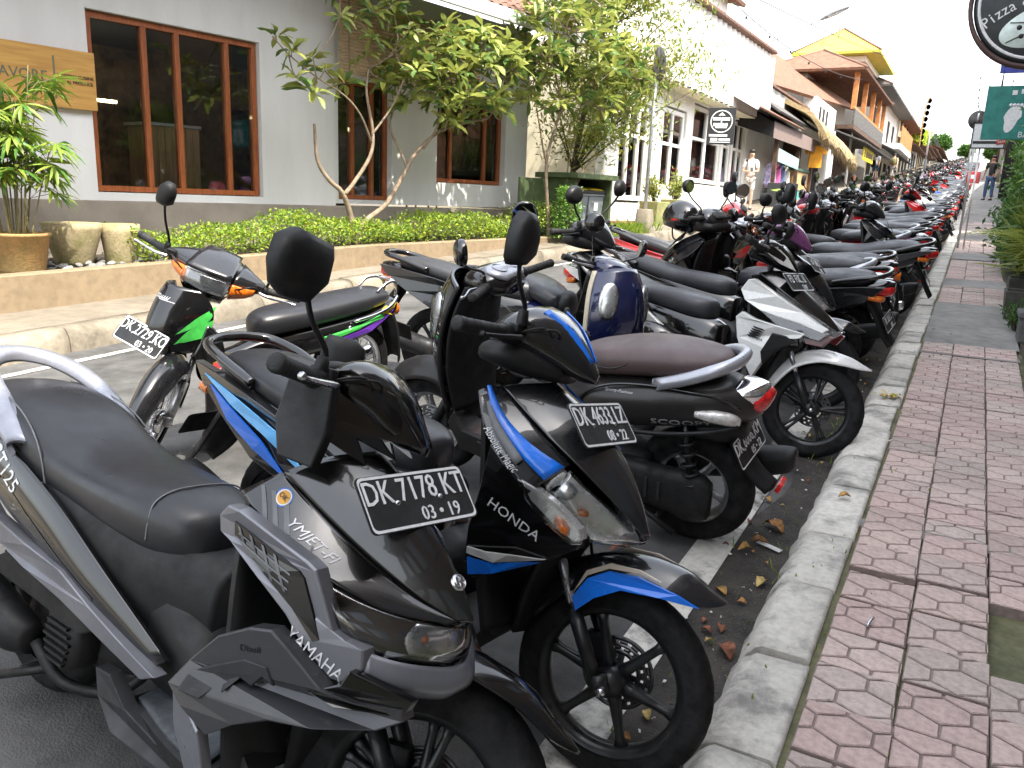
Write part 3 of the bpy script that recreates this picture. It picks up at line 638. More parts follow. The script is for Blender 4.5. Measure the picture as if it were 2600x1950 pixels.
# --- pots, pebbles, lady palm
TERR = two_tone('weathered terracotta', (.42, .25, .095), (.30, .21, .08), 4, .42, .6, .8, .4, 60); STONEP = two_tone('mossy stone pot', (.44, .36, .22), (.27, .25, .10), 4, .42, .62, .9, .5, 60)
def pot(name, base, prof_, m, label, sides=28, sq=False):
    q = MB(); q.lathe(prof_, sides, 'z')
    if sq: q.xf(lambda p: Vector((p.x*1.15, p.y*.8, p.z)))
    o = q.obj(name, m); o.location = base; return tag(o, label, 'pot')
pot('plant_pot', Fp(.03, 1.02, .66), [(0, .30), (.21, .30), (.235, .37), (.262, .37), (.262, .345), (.245, .335), (.20, .05), (.18, 0), (0, 0)], TERR, 'round mustard terracotta pot with the lady palm at the left edge')
pot('plant_pot', Fp(.62, .72, .68), [(0, .38), (.22, .40), (.25, .42), (.272, .42), (.262, .36), (.17, .06), (.145, 0), (0, 0)], STONEP, 'empty wide flared stone pot left of the straight stone pot')
pot('plant_pot', Fp(1.03, .82, .67), [(0, .38), (.13, .40), (.16, .425), (.185, .425), (.18, .34), (.145, .04), (.13, 0), (0, 0)], STONEP, 'empty straight stone pot right of the wide flared pot')
pb = MB(); bmt = bmesh.new(); bmesh.ops.create_icosphere(bmt, subdivisions=2, radius=1)
for v in bmt.verts: v.co *= 1+.10*math.sin(v.co.x*5+v.co.y*3)
pm = bpy.data.meshes.new('pebble'); bmt.to_mesh(pm); bmt.free()
for p in pm.polygons: p.use_smooth = True
PEB = [mat('pebble grey %d' % k, (c, c*.98, c*.95), .75, var=.2, scale=4, bump=.2, bscale=20) for k, c in enumerate((.09, .14, .20, .30))]
pm.materials.append(PEB[0]); pm['fixed'] = 1
for i in range(120):
    s = rnd.uniform(-.1, 1.75); o = rnd.uniform(-.92, -.24); k = rnd.uniform(.03, .055)
    c = bpy.data.objects.new('pebble', pm); COL.objects.link(c); c.parent = pw; c.matrix_basis = pi_ @ Matrix.Translation(Pp(s+1.0-.25, o, top(s)-.03+rnd.uniform(0, .05))) @ Euler((rnd.uniform(-.4, .4), rnd.uniform(-.4, .4), rnd.uniform(0, 6))).to_matrix().to_4x4() @ Matrix.Diagonal((k*1.5, k, k*.6, 1))
    m = rnd.choice(PEB)
    if m != PEB[0]: c.material_slots[0].link = 'OBJECT'; c.material_slots[0].material = m
def fan_mesh(seed, n=8, L=.24, W=.032):
    r = random.Random(seed); q = MB()
    for i in range(n):
        a = -1.5+3.0*i/(n-1)+r.uniform(-.1, .1); v, f = leaf_verts(L*r.uniform(.75, 1.1), W*r.uniform(.8, 1.2), .25, r.uniform(.1, .45)); e = Euler((0, r.uniform(-.25, .2), a)).to_matrix(); q.add([tuple(e @ Vector(p)) for p in v], f, 0, True)
    return q.mesh('fan_leaf')
FANS = [fan_mesh(k, 7+k % 3) for k in range(5)]
for me in FANS: me.materials.append(LEAF_P); me['fixed'] = 1
def lady_palm(base, n, H, spread, label, fm=None, lsc=1.0):
    t = tree_root('lady_palm', base, label, 'plant'); s_ = MB()
    for i in range(n):
        a = rnd.uniform(0, 6.28); d = rnd.uniform(.02, .13); h = H*rnd.uniform(.45, 1.0); b_ = Vector((d*math.cos(a), d*math.sin(a), -.05)); e = Vector((spread*d/.13*.45*math.cos(a), spread*d/.13*.45*math.sin(a), h)); s_.tube([tuple(b_), tuple(b_.lerp(e, .5)+Vector((0, 0, .03))), tuple(e)], [.008, .006, .005], 6, 3)
        for k in range(rnd.randint(3, 6)):
            t_ = rnd.uniform(.45, 1.0); p = b_.lerp(e, t_); an = rnd.uniform(0, 6.28); l = rnd.uniform(.08, .22)*lsc; q = p+Vector((l*math.cos(an), l*math.sin(an), rnd.uniform(.03, .14))); s_.tube([tuple(p), tuple(q)], .0028, 4)
            o = bpy.data.objects.new('fan_leaf', rnd.choice(FANS)); COL.objects.link(o); o.parent = t; o.matrix_basis = Matrix.Translation(q) @ Euler((rnd.uniform(-.4, .4), rnd.uniform(-.1, .7), an)).to_matrix().to_4x4() @ Matrix.Scale(rnd.uniform(.75, 1.25)*lsc, 4)
    so = s_.obj('stem', mat('palm stem', (.16, .14, .06), .7), t); so['kind'] = 'stuff'; return t
lady_palm(Fp(.0, 1.02, 1.0), 22, 1.42, .8, 'lady palm with finger leaves growing in the terracotta pot')
# --- plants on the right of the pavement
BOXP = mat('dark concrete trough', (.07, .068, .055), .85, var=.25, scale=6, bump=.3, bscale=50)
def shrub(x, y, z, rx, ry, h, n, L, W, m, label, lean=0, name='shrub'):
    t = tree_root(name, (x, y, z), label, 'shrub', 'plants beside the right pavement'); s_ = MB(); E_ = []
    for i in range(16):
        a = rnd.uniform(0, 6.28); d = rnd.random()**.5; e = (rx*d*math.cos(a)+lean*.6, ry*d*math.sin(a), h*rnd.uniform(.45, 1)); s_.tube([(e[0]*.15, e[1]*.15, -.05), (e[0]*.5, e[1]*.5, e[2]*.55), e], [.012, .008, .004], 5, 3); E_ += [e, (e[0]*.75, e[1]*.75, e[2]*.75), (e[0]*.6, e[1]*.6, e[2]*.45)]
    s_.obj('stem', DBARK, t)['kind'] = 'stuff'
    def sm(): e = rnd.choice(E_); return (e[0]+rnd.gauss(0, rx*.20), e[1]+rnd.gauss(0, ry*.20), max(.02, e[2]+rnd.gauss(0, h*.10)))
    cloud(n, sm, L, W, rnd, 3 if L > .1 else 1, .35, .7).obj('foliage', m, t); return t
def frond_mesh(seed, L=.9, n=26, ll=.22):
    r = random.Random(seed); q = MB(); pts = [(L*t, 0, .32*L*math.sin(t*2.3)-.35*L*t*t) for t in [i/9 for i in range(10)]]; q.tube(pts, [.007-.0005*i for i in range(10)], 5, 1)
    for i in range(n):
        t = .12+.88*i/(n-1); p = (L*t, 0, .32*L*math.sin(t*2.3)-.35*L*t*t); l = ll*(.5+math.sin(math.pi*min(1, t*.9+.1))*.8)
        for sg in (-1, 1):
            v, f = leaf_verts(l, .018, .2, .35); e = Euler((sg*.35, .12, sg*(1.05-.45*t))).to_matrix(); q.add([tuple(e @ Vector(k)+Vector(p)) for k in v], f, 0, True)
    return q.mesh('palm_frond')
FROND = [frond_mesh(k) for k in range(3)]
for me in FROND: me.materials.append(LEAF_Y); me['fixed'] = 1
def palm(x, y, z, n, sc, label):
    t = tree_root('areca_palm', (x, y, z), label, 'palm', 'plants beside the right pavement'); s_ = MB()
    for i in range(n):
        a = 6.28*i/n+rnd.uniform(-.3, .3); s_.tube([(0, 0, -.05), (.04*math.cos(a), .04*math.sin(a), .22*sc)], .009, 6)
        o = bpy.data.objects.new('frond', rnd.choice(FROND)); COL.objects.link(o); o.parent = t; o.matrix_basis = Matrix.Translation((.03*math.cos(a), .03*math.sin(a), .2*sc)) @ Euler((rnd.uniform(-.2, .2), rnd.uniform(-1.0, -.25), a)).to_matrix().to_4x4() @ Matrix.Scale(sc*rnd.uniform(.7, 1.05), 4)
    s_.obj('stem', mat('palm cane', (.25, .24, .08), .6), t)['kind'] = 'stuff'; return t
def trough(x, y, lx, ly, h, label):
    q = MB(); pl = [(-lx/2, -ly/2), (lx/2, -ly/2), (lx/2, ly/2), (-lx/2, ly/2)]; z0 = pz(y)+.0
    rows = [[(a*k, b*k, z) for a, b in pl] for k, z in ((.9, -.02), (1, h), (.86, h), (.84, h-.05))]; q.grid(rows, 0, False, True); q.add(rows[-1], [(0, 1, 2, 3)], 0, False); o = q.obj('plant_trough', BOXP, None, .01); o.location = (x, y, z0); return tag(o, label, 'trough', 'troughs beside the right pavement')
trough(.56, 8.95, .40, .42, .26, 'dark trough nearest the concrete patch, right of the pavement')
trough(.62, 10.2, .40, .5, .24, 'dark trough behind the nearest one, right of the pavement')
q = MB(); q.box((0, 0, .09), (.30, .34, .20)); q.box((0, 0, .215), (.34, .38, .05)); o = q.obj('stone_block', mat('dark stone block', (.11, .11, .105), .85, bump=.3, bscale=40), None, .012); o.location = (.60, 7.75, pz(7.75)+.01); tag(o, 'dark grey stone block at the right edge of the pavement', 'stone')
palm(.66, 8.95, pz(8.95)+.2, 12, .82, 'areca palm with arching yellow-green fronds in the nearest trough')
shrub(.62, 10.2, pz(10.2)+.2, .18, .3, .75, 320, .42, .03, leafmat('strap leaf', (.09, .17, .03), (.28, .3, .06)), 'clump of long upright strap leaves in the second trough')
shrub(.68, 12.6, pz(12.6), .45, .9, 1.15, 2600, .085, .04, LEAF_D, 'dense dark green shrub beyond the second trough')
shrub(.66, 15.0, pz(15.0), .42, 1.1, 1.5, 2600, .10, .045, leafmat('mid shrub leaf', (.04, .13, .02), (.14, .26, .04)), 'taller mid green shrub just before the standing man')
shrub(.95, 18.5, pz(18.5), .45, 1.4, 2.2, 2600, .14, .05, LEAF_D, 'tallest dark shrub behind the foot massage sign')
shrub(.66, 9.3, pz(9.3)+1.25, .26, .6, 1.15, 230, .24, .085, leafmat('broad leaf', (.06, .19, .03), (.26, .34, .05)), 'broad-leaved plant hanging in front of the green sign', 0)
shrub(.47, 8.2, pz(8.2), .12, .18, .22, 300, .06, .02, LEAF_D, 'tuft of weeds at the foot of the nearest trough')
# grass tufts along the left kerb
def grass(pts, n, h, label):
    q = MB()
    for i in range(n):
        x, y, z = rnd.choice(pts); x += rnd.gauss(0, .12); y += rnd.gauss(0, .35); a = rnd.uniform(0, 6.28); hh = h*rnd.uniform(.4, 1.2); w = .004; dx, dy = math.cos(a), math.sin(a); b = rnd.uniform(.2, .9)*hh
        q.add([(x-dy*w, y+dx*w, z), (x+dy*w, y-dx*w, z), (x+dx*b*.4+dy*w*.6, y+dy*b*.4-dx*w*.6, z+hh*.6), (x+dx*b, y+dy*b, z+hh)], [(0, 1, 2), (0, 2, 3)], 0, False)
    o = q.obj('grass', LEAF_G); o['label'] = label; o['category'] = 'grass'; o['kind'] = 'stuff'; return o
LZ = lambda x, y: gz(lkerb(y), y)+.17
grass([(lkerb(y)-.35, y, LZ(0, y)) for y in (13.6, 14.1, 14.4)], 700, .22, 'rough grass between the bin shelter and the sign post')
grass([(lkerb(y)-.45, y, LZ(0, y)) for y in (17.5, 18.2, 19, 19.8)], 900, .20, 'rough grass strip in front of the white shop')
grass([(-.47, y, prof(y)+.01) for y in (2.35, 3.0, 4.6, 4.8, 5.2, 5.6)], 160, .05, 'weeds growing in the gutter')
grass([(-.212, y, prof(y)+.10) for y in (1.9, 2.4, 3.3, 4.4, 5.6, 6.4, 7.2, 8.3, 9.0, 10)], 260, .02, 'moss and weeds between kerb and tiles')
# ================================================================== left side shops, right side building, street furniture
def XP(X0):
    return lambda s, off, z: (X0+off, s, z)
TEAL = mat('turquoise paint', (.05, .42, .38), .6, var=.1); BLACKC = mat('black canvas awning', (.018, .018, .02), .8); DBROWN = mat('dark brown timber', (.10, .055, .035), .7, var=.25, scale=6)
THATCH = two_tone('thatch', (.48, .36, .19), (.26, .18, .09), 8, .40, .66, .95, .8, 60); YROOF = mat('yellow roof sheet', (.60, .60, .06), .55, var=.08, scale=3); ORANGEW = mat('orange timber', (.50, .20, .06), .6, var=.2, scale=5)
BRICK = mat('red brick', (.36, .15, .09), .85, var=.25, scale=9, bump=.4, bscale=30); GREYR = mat('grey shingle', (.10, .095, .09), .85, var=.3, scale=8, bump=.4, bscale=30)
def roofmat():
    if 'pantile roof' in MATS: return MATS['pantile roof']
    m = mat('pantile roof', (.25, .125, .075), .85, var=.3, scale=4, col2=(.13, .07, .048)); n = m.node_tree.nodes; l = m.node_tree.links
    tc = n.new('ShaderNodeTexCoord'); wv = n.new('ShaderNodeTexWave'); wv.wave_type = 'BANDS'; wv.bands_direction = 'Z'; wv.inputs['Scale'].default_value = 2.6; wv.wave_profile = 'SAW'
    w2 = n.new('ShaderNodeTexWave'); w2.bands_direction = 'Y'; w2.inputs['Scale'].default_value = 1.6; l.new(tc.outputs['Object'], wv.inputs[0]); l.new(tc.outputs['Object'], w2.inputs[0])
    ad = n.new('ShaderNodeMath'); l.new(wv.outputs['Fac'], ad.inputs[0]); l.new(w2.outputs['Fac'], ad.inputs[1]); bp = n.new('ShaderNodeBump'); bp.inputs['Strength'].default_value = .9; bp.inputs['Distance'].default_value = .06
    l.new(ad.outputs[0], bp.inputs['Height']); l.new(bp.outputs[0], n['Principled BSDF'].inputs['Normal']); return m
PANT = roofmat()
def thing_at(name, loc, label, cat, group=None):
    e = empty(name, loc); tag(e, label, cat, group); return e, Matrix.Translation(loc).inverted()
def solid(poly_lo, poly_hi):
    n = len(poly_lo); q = MB(); q.add(list(poly_lo)+list(poly_hi), [tuple(range(n))[::-1], tuple(range(n, 2*n))]+[(i, (i+1) % n, n+(i+1) % n, n+i) for i in range(n)], 0, False); return q
def slab(pts, t):
    """sloping sheet of thickness t below the given points"""
    a, b, c = Vector(pts[0]), Vector(pts[1]), Vector(pts[2]); nn = (b-a).cross(c-a).normalized()
    if nn.z < 0: nn = -nn
    return solid([tuple(Vector(p)-nn*t) for p in pts], pts)
def shed(par, inv, s0, s1, x0, z0, x1, z1, m, t=.06, name='awning'):
    o = slab([(x0, s0, z0), (x0, s1, z0), (x1, s1, z1), (x1, s0, z1)], t).obj(name, m, par); return child(o, par, inv)
def hip(par, inv, s0, s1, x0, x1, z0, zr, rs, m, over=0, name='roof', t=.12):
    """hipped roof on a rectangle, ridge along s inset by rs"""
    xm = (x0+x1)/2; R0 = (xm, s0+rs, zr); R1 = (xm, s1-rs, zr); q = MB(); B = [(x0, s0, z0), (x1, s0, z0), (x1, s1, z0), (x0, s1, z0)]; lo = [(a, b, c-t) for a, b, c in B]
    q.add(B+[R0, R1]+lo, [(0, 1, 4), (1, 2, 5, 4), (2, 3, 5), (3, 0, 4, 5), (6, 7, 1, 0), (7, 8, 2, 1), (8, 9, 3, 2), (9, 6, 0, 3), (9, 8, 7, 6)], 0, False); o = q.obj(name, m, par); child(o, par, inv)
    r = MB(); r.tube([R0, R1], .09, 8)
    for c, e in ((B[0], R0), (B[1], R0), (B[2], R1), (B[3], R1)): r.tube([c, e], .07, 6)
    r.obj('ridge_cap', ROOFT, o); return o
def boxp(par, inv, name, m, s0, s1, x0, x1, z0, z1, bev=0):
    q = MB(); q.box(((x0+x1)/2, (s0+s1)/2, (z0+z1)/2), (abs(x1-x0), abs(s1-s0), abs(z1-z0))); return child(q.obj(name, m, par, bev), par, inv)
# ---- bin shelter with two wheelie bins
bsx, bsi = thing_at('bin_shelter', Fp(9.0, .9, .75), 'olive green timber shelter housing the grey bins', 'shelter')
PB = Fp
for nm, a in (('side_board', (8.50, 8.56, .45, 1.18, .70, 1.86)), ('side_board', (9.60, 9.66, .45, 1.18, .75, 1.90)), ('back_board', (8.56, 9.60, .45, .50, .70, 1.86)), ('roof_board', (8.40, 9.72, .40, 1.28, 1.865, 1.95)), ('floor_board', (8.56, 9.60, .50, 1.18, .70, .78)), ('side_board', (7.75, 8.49, .55, .60, .95, 1.84))):
    q = MB(); fbox(q, *a); child(q.obj(nm, GREENB, bsx, .006), bsx, bsi)
BING = mat('grey bin plastic', (.155, .175, .19), .5, var=.1, scale=5); YLID = mat('yellow lid', (.72, .55, .02), .4)
def wheelie(s, off, z, label):
    b = empty('wheelie_bin', Fp(s, off, z), -FA); q = MB(); pl = lambda w, d: [(-w, -d), (w, -d), (w, d), (-w, d)]
    rows = [[(x, y, h) for x, y in pl(w, d)] for w, d, h in ((.17, .19, .06), (.22, .24, .80), (.235, .255, .80), (.235, .255, .84))]; q.grid(rows, 0, False, True, True); q.obj('body', BING, b, .012)
    q = MB(); q.box((0, 0, .868), (.50, .54, .045)); q.obj('rim', mat('black bin rim', (.03, .03, .032), .5), b, .01)
    q = MB(); q.loft([(-.23, .905, .22, .01), (-.1, .925, .23, .02), (.1, .925, .23, .02), (.23, .905, .22, .01)], 14, 2); q.obj('lid', YLID, b)
    for x in (-.18, .18): q = MB(); q.lathe([(0, .02), (.07, .02), (.07, -.02), (0, -.02)], 16, 'x', (x, -.2, .07)); q.obj('wheel', RUB, b)
    q = MB(); q.box((.21, 0, .62), (.012, .10, .14)); q.obj('sticker', WHITEL, b); return tag(b, label, 'bin', 'bins in the green shelter')
RUB = mat('tyre rubber', (.0085, .0085, .009), .75, spec=.3, var=.4, scale=18, bump=.2, bscale=90, rvar=.2); WHITEL = mat('white lettering', (.72, .73, .74), .4, var=.08, scale=40)
wheelie(8.83, .86, .785, 'grey wheelie bin with yellow lid at the left of the green shelter'); wheelie(9.33, .86, .785, 'grey wheelie bin with yellow lid at the right of the green shelter')
# rooster ornament and wire cat face omitted in favour of a small wall hanging
# ---- white shop A  (facade X=-6.55)
sa, ai = thing_at('white_shop', (-6.6, 20.5, 1.0), 'bright white two-storey shop with corrugated upper front and shelf window', 'shop'); PA_ = XP(-6.55)
q = MB(); holes_wall(q, 15.2, 26.5, .9, 4.30, -.18, 0, [(15.9, 17.7, 1.5, 3.6), (18.5, 20.2, 1.35, 3.75), (20.75, 23.5, 2.05, 4.05), (23.75, 24.6, 2.05, 4.05), (24.8, 26.2, 1.45, 4.05)], PA_); child(q.obj('wall', WHITEW, sa), sa, ai)
for a in ((15.95, 17.65, 1.55, 3.55, -.04, (16.5, 17.1)), (18.55, 20.15, 1.40, 3.70, -.04, (19.3,)), (20.80, 23.45, 2.10, 4.0, -.04, (22.1,)), (23.8, 24.55, 2.1, 4.0, -.04, ()), (24.85, 26.15, 1.5, 4.0, -.04, (25.5,))):
    w = window(sa, *a, P=PA_, fm=WHITEW, fw=.10, rails=(3.2,) if a[0] > 20 else (2.9,)); child(w, sa, ai)
boxp(sa, ai, 'plinth', WHITEW, 17.9, 26.6, -6.54, -6.42, .9, 1.95, .02); boxp(sa, ai, 'step', BRICK, 15.2, 17.8, -6.54, -5.95, .8, 1.12, .02)
boxp(sa, ai, 'back_wall', mat('shop interior', (.42, .38, .30), .9), 15.2, 26.5, -9.6, -9.5, .9, 4.3); boxp(sa, ai, 'side_wall', WHITEW, 26.3, 26.5, -12, -6.74, .9, 6.0); boxp(sa, ai, 'side_wall', CREAMW, 15.2, 15.35, -12, -6.74, .9, 4.6)
boxp(sa, ai, 'ceiling', CREAMW, 15.2, 26.5, -9.5, -6.3, 4.31, 4.40)
# corrugated upper front leaning out, with coping
random.seed(2); q = MB(); n = 86; R0 = []; R1 = []
for k in range(n+1): y = 17.2+9.4*k/n; d = .035*math.sin(k*1.5); R0.append((-6.05+d, y, 4.12)); R1.append((-6.15+d, y, 5.92+.02*(y-17)))
q.grid([R0, R1]); q.add([(-6.2, 17.2, 4.12), (-6.2, 26.6, 4.12), (-6.3, 26.6, 6.0), (-6.3, 17.2, 5.9)], [(0, 1, 2, 3)], 0, False); child(q.obj('corrugated_front', WHITEW, sa), sa, ai)
boxp(sa, ai, 'end_board', WHITEW, 26.58, 26.64, -6.55, -6.0, 4.1, 6.0); boxp(sa, ai, 'end_board', WHITEW, 17.12, 17.19, -6.55, -6.0, 4.1, 5.9)
for k in range(30): q = MB(); y = 17.1+.325*k; q.box((-6.16, y+.16, 5.99+.0198*(y-17)), (.34, .31, .06), Matrix.Rotation(R(random.uniform(-3, 3)), 3, 'X')); child(q.obj('coping_tile', ROOFT, sa), sa, ai)
shed(sa, ai, 17.2, 26.6, -6.55, 4.14, -6.08, 4.115, CREAMW, .03, 'soffit')
boxp(sa, ai, 'upper_block', WHITEW, 17.5, 25.8, -11.5, -7.4, 4.5, 7.6); shed(sa, ai, 17.0, 26.4, -9.5, 8.3, -7.0, 7.55, ROOFT, .1, 'roof')
q = MB(); fbox(q, 24.2, 25.0, .0, .03, 6.6, 7.1, 0, XP(-7.4)); child(q.obj('window', mat('yellowish pane', (.5, .42, .15), .5), sa), sa, ai)
shed(sa, ai, 22.6, 29.6, -6.5, 4.75, -5.35, 4.12, PANT, .05); shed(sa, ai, 22.5, 22.6, -6.5, 4.80, -5.33, 4.16, WHITEW, .14, 'barge_board')
# shelf display in the window
sh, shi = thing_at('display_shelf', (-6.9, 22.1, 2.1), 'white display shelves with yellow and green wares in the white shop window', 'shelf')
for z in (2.15, 2.5, 2.85, 3.2, 3.55): boxp(sh, shi, 'shelf_board', WHITEW, 20.9, 23.4, -7.05, -6.72, z, z+.03)
for s in (20.9, 22.15, 23.37): boxp(sh, shi, 'upright', WHITEW, s, s+.03, -7.04, -6.73, 2.12, 3.9)
WARES = [mat('ware %d' % k, c, .5) for k, c in enumerate(((.65, .45, .05), (.12, .35, .06), (.55, .2, .08), (.5, .5, .42), (.35, .08, .05)))]
random.seed(4)
for z in (2.18, 2.53, 2.88, 3.23):
    for k in range(11):
        q = MB(); h = random.uniform(.10, .24); r_ = random.uniform(.05, .09); q.lathe([(0, 0), (r_, 0), (r_*1.1, h*.5), (r_*.5, h*.85), (r_*.45, h), (0, h)], 8, 'z'); o = q.obj('jar', WARES[(wi := random.randrange(5))]); o.location = (-6.87, 21.05+.215*k, z); tag(o, '%s jar, %s along the %s shelf of the white shop window' % (('yellow', 'green', 'orange', 'grey', 'dark red')[wi], ('first', 'second', 'third', 'fourth', 'fifth', 'sixth', 'seventh', 'eighth', 'ninth', 'tenth', 'eleventh')[k], {2.18: 'lowest', 2.53: 'second', 2.88: 'third', 3.23: 'top'}[z]), 'jar', 'wares on the display shelves')
# hanging shop sign (flat board facing along the street)
def hang_sign(name, c, w, h, label, bm, yaw=0):
    e = empty(name, c, R(yaw)); q = MB(); q.box((0, 0, 0), (w, .04, h)); q.obj('board', bm, e, .004); return tag(e, label, 'sign')
def slet(par, txt, size, x, z, m, sx=1, side=-1, depth=.003):
    t = text_mb(txt, size, depth, sx); o = t.obj('lettering', m, par); o.matrix_basis = frame((x, side*.022, z), (1, 0, 0), (0, 0, 1)); return o
hs = hang_sign('hanging_sign', (-5.45, 19.4, 3.33), .62, .82, 'black hanging sign with white ring in front of the white shop', PLATEB := mat('sign black', (.02, .02, .022), .5), 12)
rg = MB(); rg.lathe([(.255, 0), (.255, .004), (.23, .004), (.23, 0)], 36, 'z'); o = rg.obj('ring', WHITEL, hs); o.matrix_basis = frame((0, -.022, .10), (1, 0, 0), (0, 0, 1))
mk = MB()
for (x, z, w_, h_) in ((-.11, .16, .17, .07), (.09, .16, .20, .07), (0, .10, .03, .05), (-.06, .03, .24, .07), (.11, .03, .07, .07), (0, -.03, .26, .03), (-.05, -.21, .42, .05), (-.14, -.30, .16, .06), (.10, -.30, .26, .05), (0, -.36, .46, .02)): mk.box((x, -.023, z), (w_, .004, h_))
mk.add([(-.08, -.025, .235), (.08, -.025, .235), (0, -.025, .31)], [(0, 1, 2)], 0, False); mk.obj('print', WHITEL, hs)
q = MB(); q.tube([(0, 0, .41), (0, 0, .75)], .008, 6); q.obj('bracket', METALG, hs)
# road sign seen from behind, on a pole in a concrete foot
rs_ = empty('road_sign', (-5.30, 14.35, gz(-5.1, 14.35)+.15)); q = MB(); q.tube([(0, 0, .2), (.02, 0, 3.28)], .034, 12); q.obj('pole', METALG, rs_)
q = MB(); q.lathe([(0, .006), (.28, .006), (.29, 0), (.28, -.006), (0, -.006)], 32, 'x'); o = q.obj('sign_disc', mat('sign back', (.10, .09, .085), .6, .3, var=.5, scale=5), rs_); o.location = (.055, .03, 2.98); o.rotation_euler = (0, 0, R(-4))
q = MB(); q.loft([(0, 0, .17, .17, 5), (.48, 0, .13, .13, 5)], 16, 1); q.xf(lambda p: Vector((p.z, p.y, p.x-.02))); q.obj('concrete_foot', LKERB, rs_, .01); tag(rs_, 'round road sign seen from behind on a grey pole with concrete foot', 'sign')
# low plant boxes by the entrance
for k, (x, y, w) in enumerate(((-5.85, 16.4, .8), (-5.85, 17.7, .8))):
    q = MB(); q.box((0, 0, .25), (.4, w, .5)); o = q.obj('plant_box', two_tone('mossy block %d' % k, (.30, .27, .12), (.16, .19, .05), 5, .4, .6, .9), None, .02); o.location = (x, y, gz(lkerb(y), y)+.15); tag(o, ['mossy plant box left of the white shop steps', 'mossy plant box right of the white shop steps'][k], 'planter', 'mossy plant boxes')
    shrub(x, y, gz(lkerb(y), y)+.62, .2, .32, .55, 350, .10, .04, LEAF_S, ['pale shrub in the left mossy plant box', 'pale shrub in the right mossy plant box'][k])
# ---- kiosk with black awning
kk, ki = thing_at('kiosk', (-6.3, 30.5, 1.5), 'small timber kiosk with black canvas awning and turquoise counter', 'kiosk')
shed(kk, ki, 25.2, 33.6, -6.9, 4.75, -5.5, 4.02, BLACKC, .04); q = solid([(-5.52, 25.2, 3.55), (-5.50, 33.6, 3.60), (-5.49, 33.6, 3.60), (-5.51, 25.2, 3.55)], [(-5.52, 25.2, 4.03), (-5.50, 33.6, 4.03), (-5.49, 33.6, 4.03), (-5.51, 25.2, 4.03)]); child(q.obj('awning_valance', mat('taupe canvas', (.20, .15, .13), .8), kk), kk, ki)
q = solid([(-6.9, 25.2, 4.0), (-5.5, 25.2, 3.55), (-5.5, 25.22, 3.55), (-6.9, 25.22, 4.0)], [(-6.9, 25.2, 4.75), (-5.5, 25.2, 4.02), (-5.5, 25.22, 4.02), (-6.9, 25.22, 4.75)]); child(q.obj('awning_side', BLACKC, kk), kk, ki)
for s in (26.6, 30.2, 33.0): boxp(kk, ki, 'post', DBROWN, s, s+.12, -5.75, -5.63, 1.2, 4.0)
boxp(kk, ki, 'back_wall', DBROWN, 25.2, 33.6, -8.0, -7.9, 1.2, 4.5); boxp(kk, ki, 'side_wall', DBROWN, 33.5, 33.6, -7.9, -6.2, 1.2, 4.3)
boxp(kk, ki, 'counter', OAK, 30.4, 33.2, -6.05, -5.75, 2.2, 2.85); boxp(kk, ki, 'counter_base', TEAL, 30.4, 33.2, -6.02, -5.78, 1.5, 2.2); boxp(kk, ki, 'counter_shelf', mat('dark green', (.04, .10, .07), .6), 30.3, 33.3, -6.1, -5.7, 2.86, 2.95)
q = MB(); q.add([(-5.62, 26.7, 3.35), (-5.62, 30.1, 3.22), (-5.62, 30.1, 2.86), (-5.62, 26.7, 2.95), (-5.6, 26.7, 3.35), (-5.6, 30.1, 3.22), (-5.6, 30.1, 2.86), (-5.6, 26.7, 2.95)], [(0, 1, 2, 3), (7, 6, 5, 4), (0, 4, 5, 1), (2, 6, 7, 3), (1, 5, 6, 2), (3, 7, 4, 0)], 0, False); o = q.obj('banner', mat('printed teal banner', (.55, .62, .55), .6, col2=(.05, .35, .33), scale=5)); tag(o, 'printed teal and white banner hung under the kiosk awning', 'banner')
tsh = MB(); tsh.panel([(-.20, .30), (-.09, .34), (.09, .34), (.20, .30), (.34, .16), (.25, .08), (.19, .14), (.19, -.30), (-.19, -.30), (-.19, .14), (-.25, .08), (-.34, .16)], lambda x, z: .02, .04, sgn=-1); o = tsh.obj('t_shirt', mat('orange cotton', (.62, .27, .02), .9, var=.15, scale=6), None, .01); o.location = (-5.45, 32.4, 3.42); o.rotation_euler = (0, 0, R(25)); o.scale = (1.25, 1.25, 1.25); tag(o, 'orange t-shirt hung on display under the kiosk awning', 't-shirt')
for k, c in enumerate(((.45, .40, .62), (.55, .12, .3), (.12, .16, .3), (.6, .6, .55))):
    q = MB(); q.loft([(0, .45, .02, .02), (.02, .3, .16, .05), (.0, 0, .19, .06), (0, -.4, .2, .05)], 12, 2); q.v = [(p[1], p[0], p[2]) for p in q.v]; o = q.obj('hanging_garment', mat('garment %d' % k, c, .9, var=.3, scale=8)); o.location = (-5.9, 27.2+.75*k, 2.55); o.rotation_euler = (0, 0, .5); o.scale = (1, 1, .9); tag(o, ['lilac', 'pink', 'navy', 'pale'][k]+' garment hanging in the kiosk', 'garment', 'garments in the kiosk')
bb = empty('menu_board', (-5.25, 26.1, 1.48), R(20)); q = MB(); q.box((0, 0, .42), (.9, .05, .75)); q.obj('board', PLATEB, bb, .005); q = MB(); q.panel([(-.34, .0), (-.15, .035), (.05, .05), (.18, .02), (.30, .045), (.34, .0), (.22, -.01), (.05, -.03), (-.2, -.03)], lambda x, z: .026, .002, sgn=-1); q.obj('chalk_mark', mat('green chalk', (.35, .5, .1), .8), bb, mw=Matrix.Translation((-.02, 0, .58))); tag(bb, 'low black menu board standing in front of the kiosk', 'board')
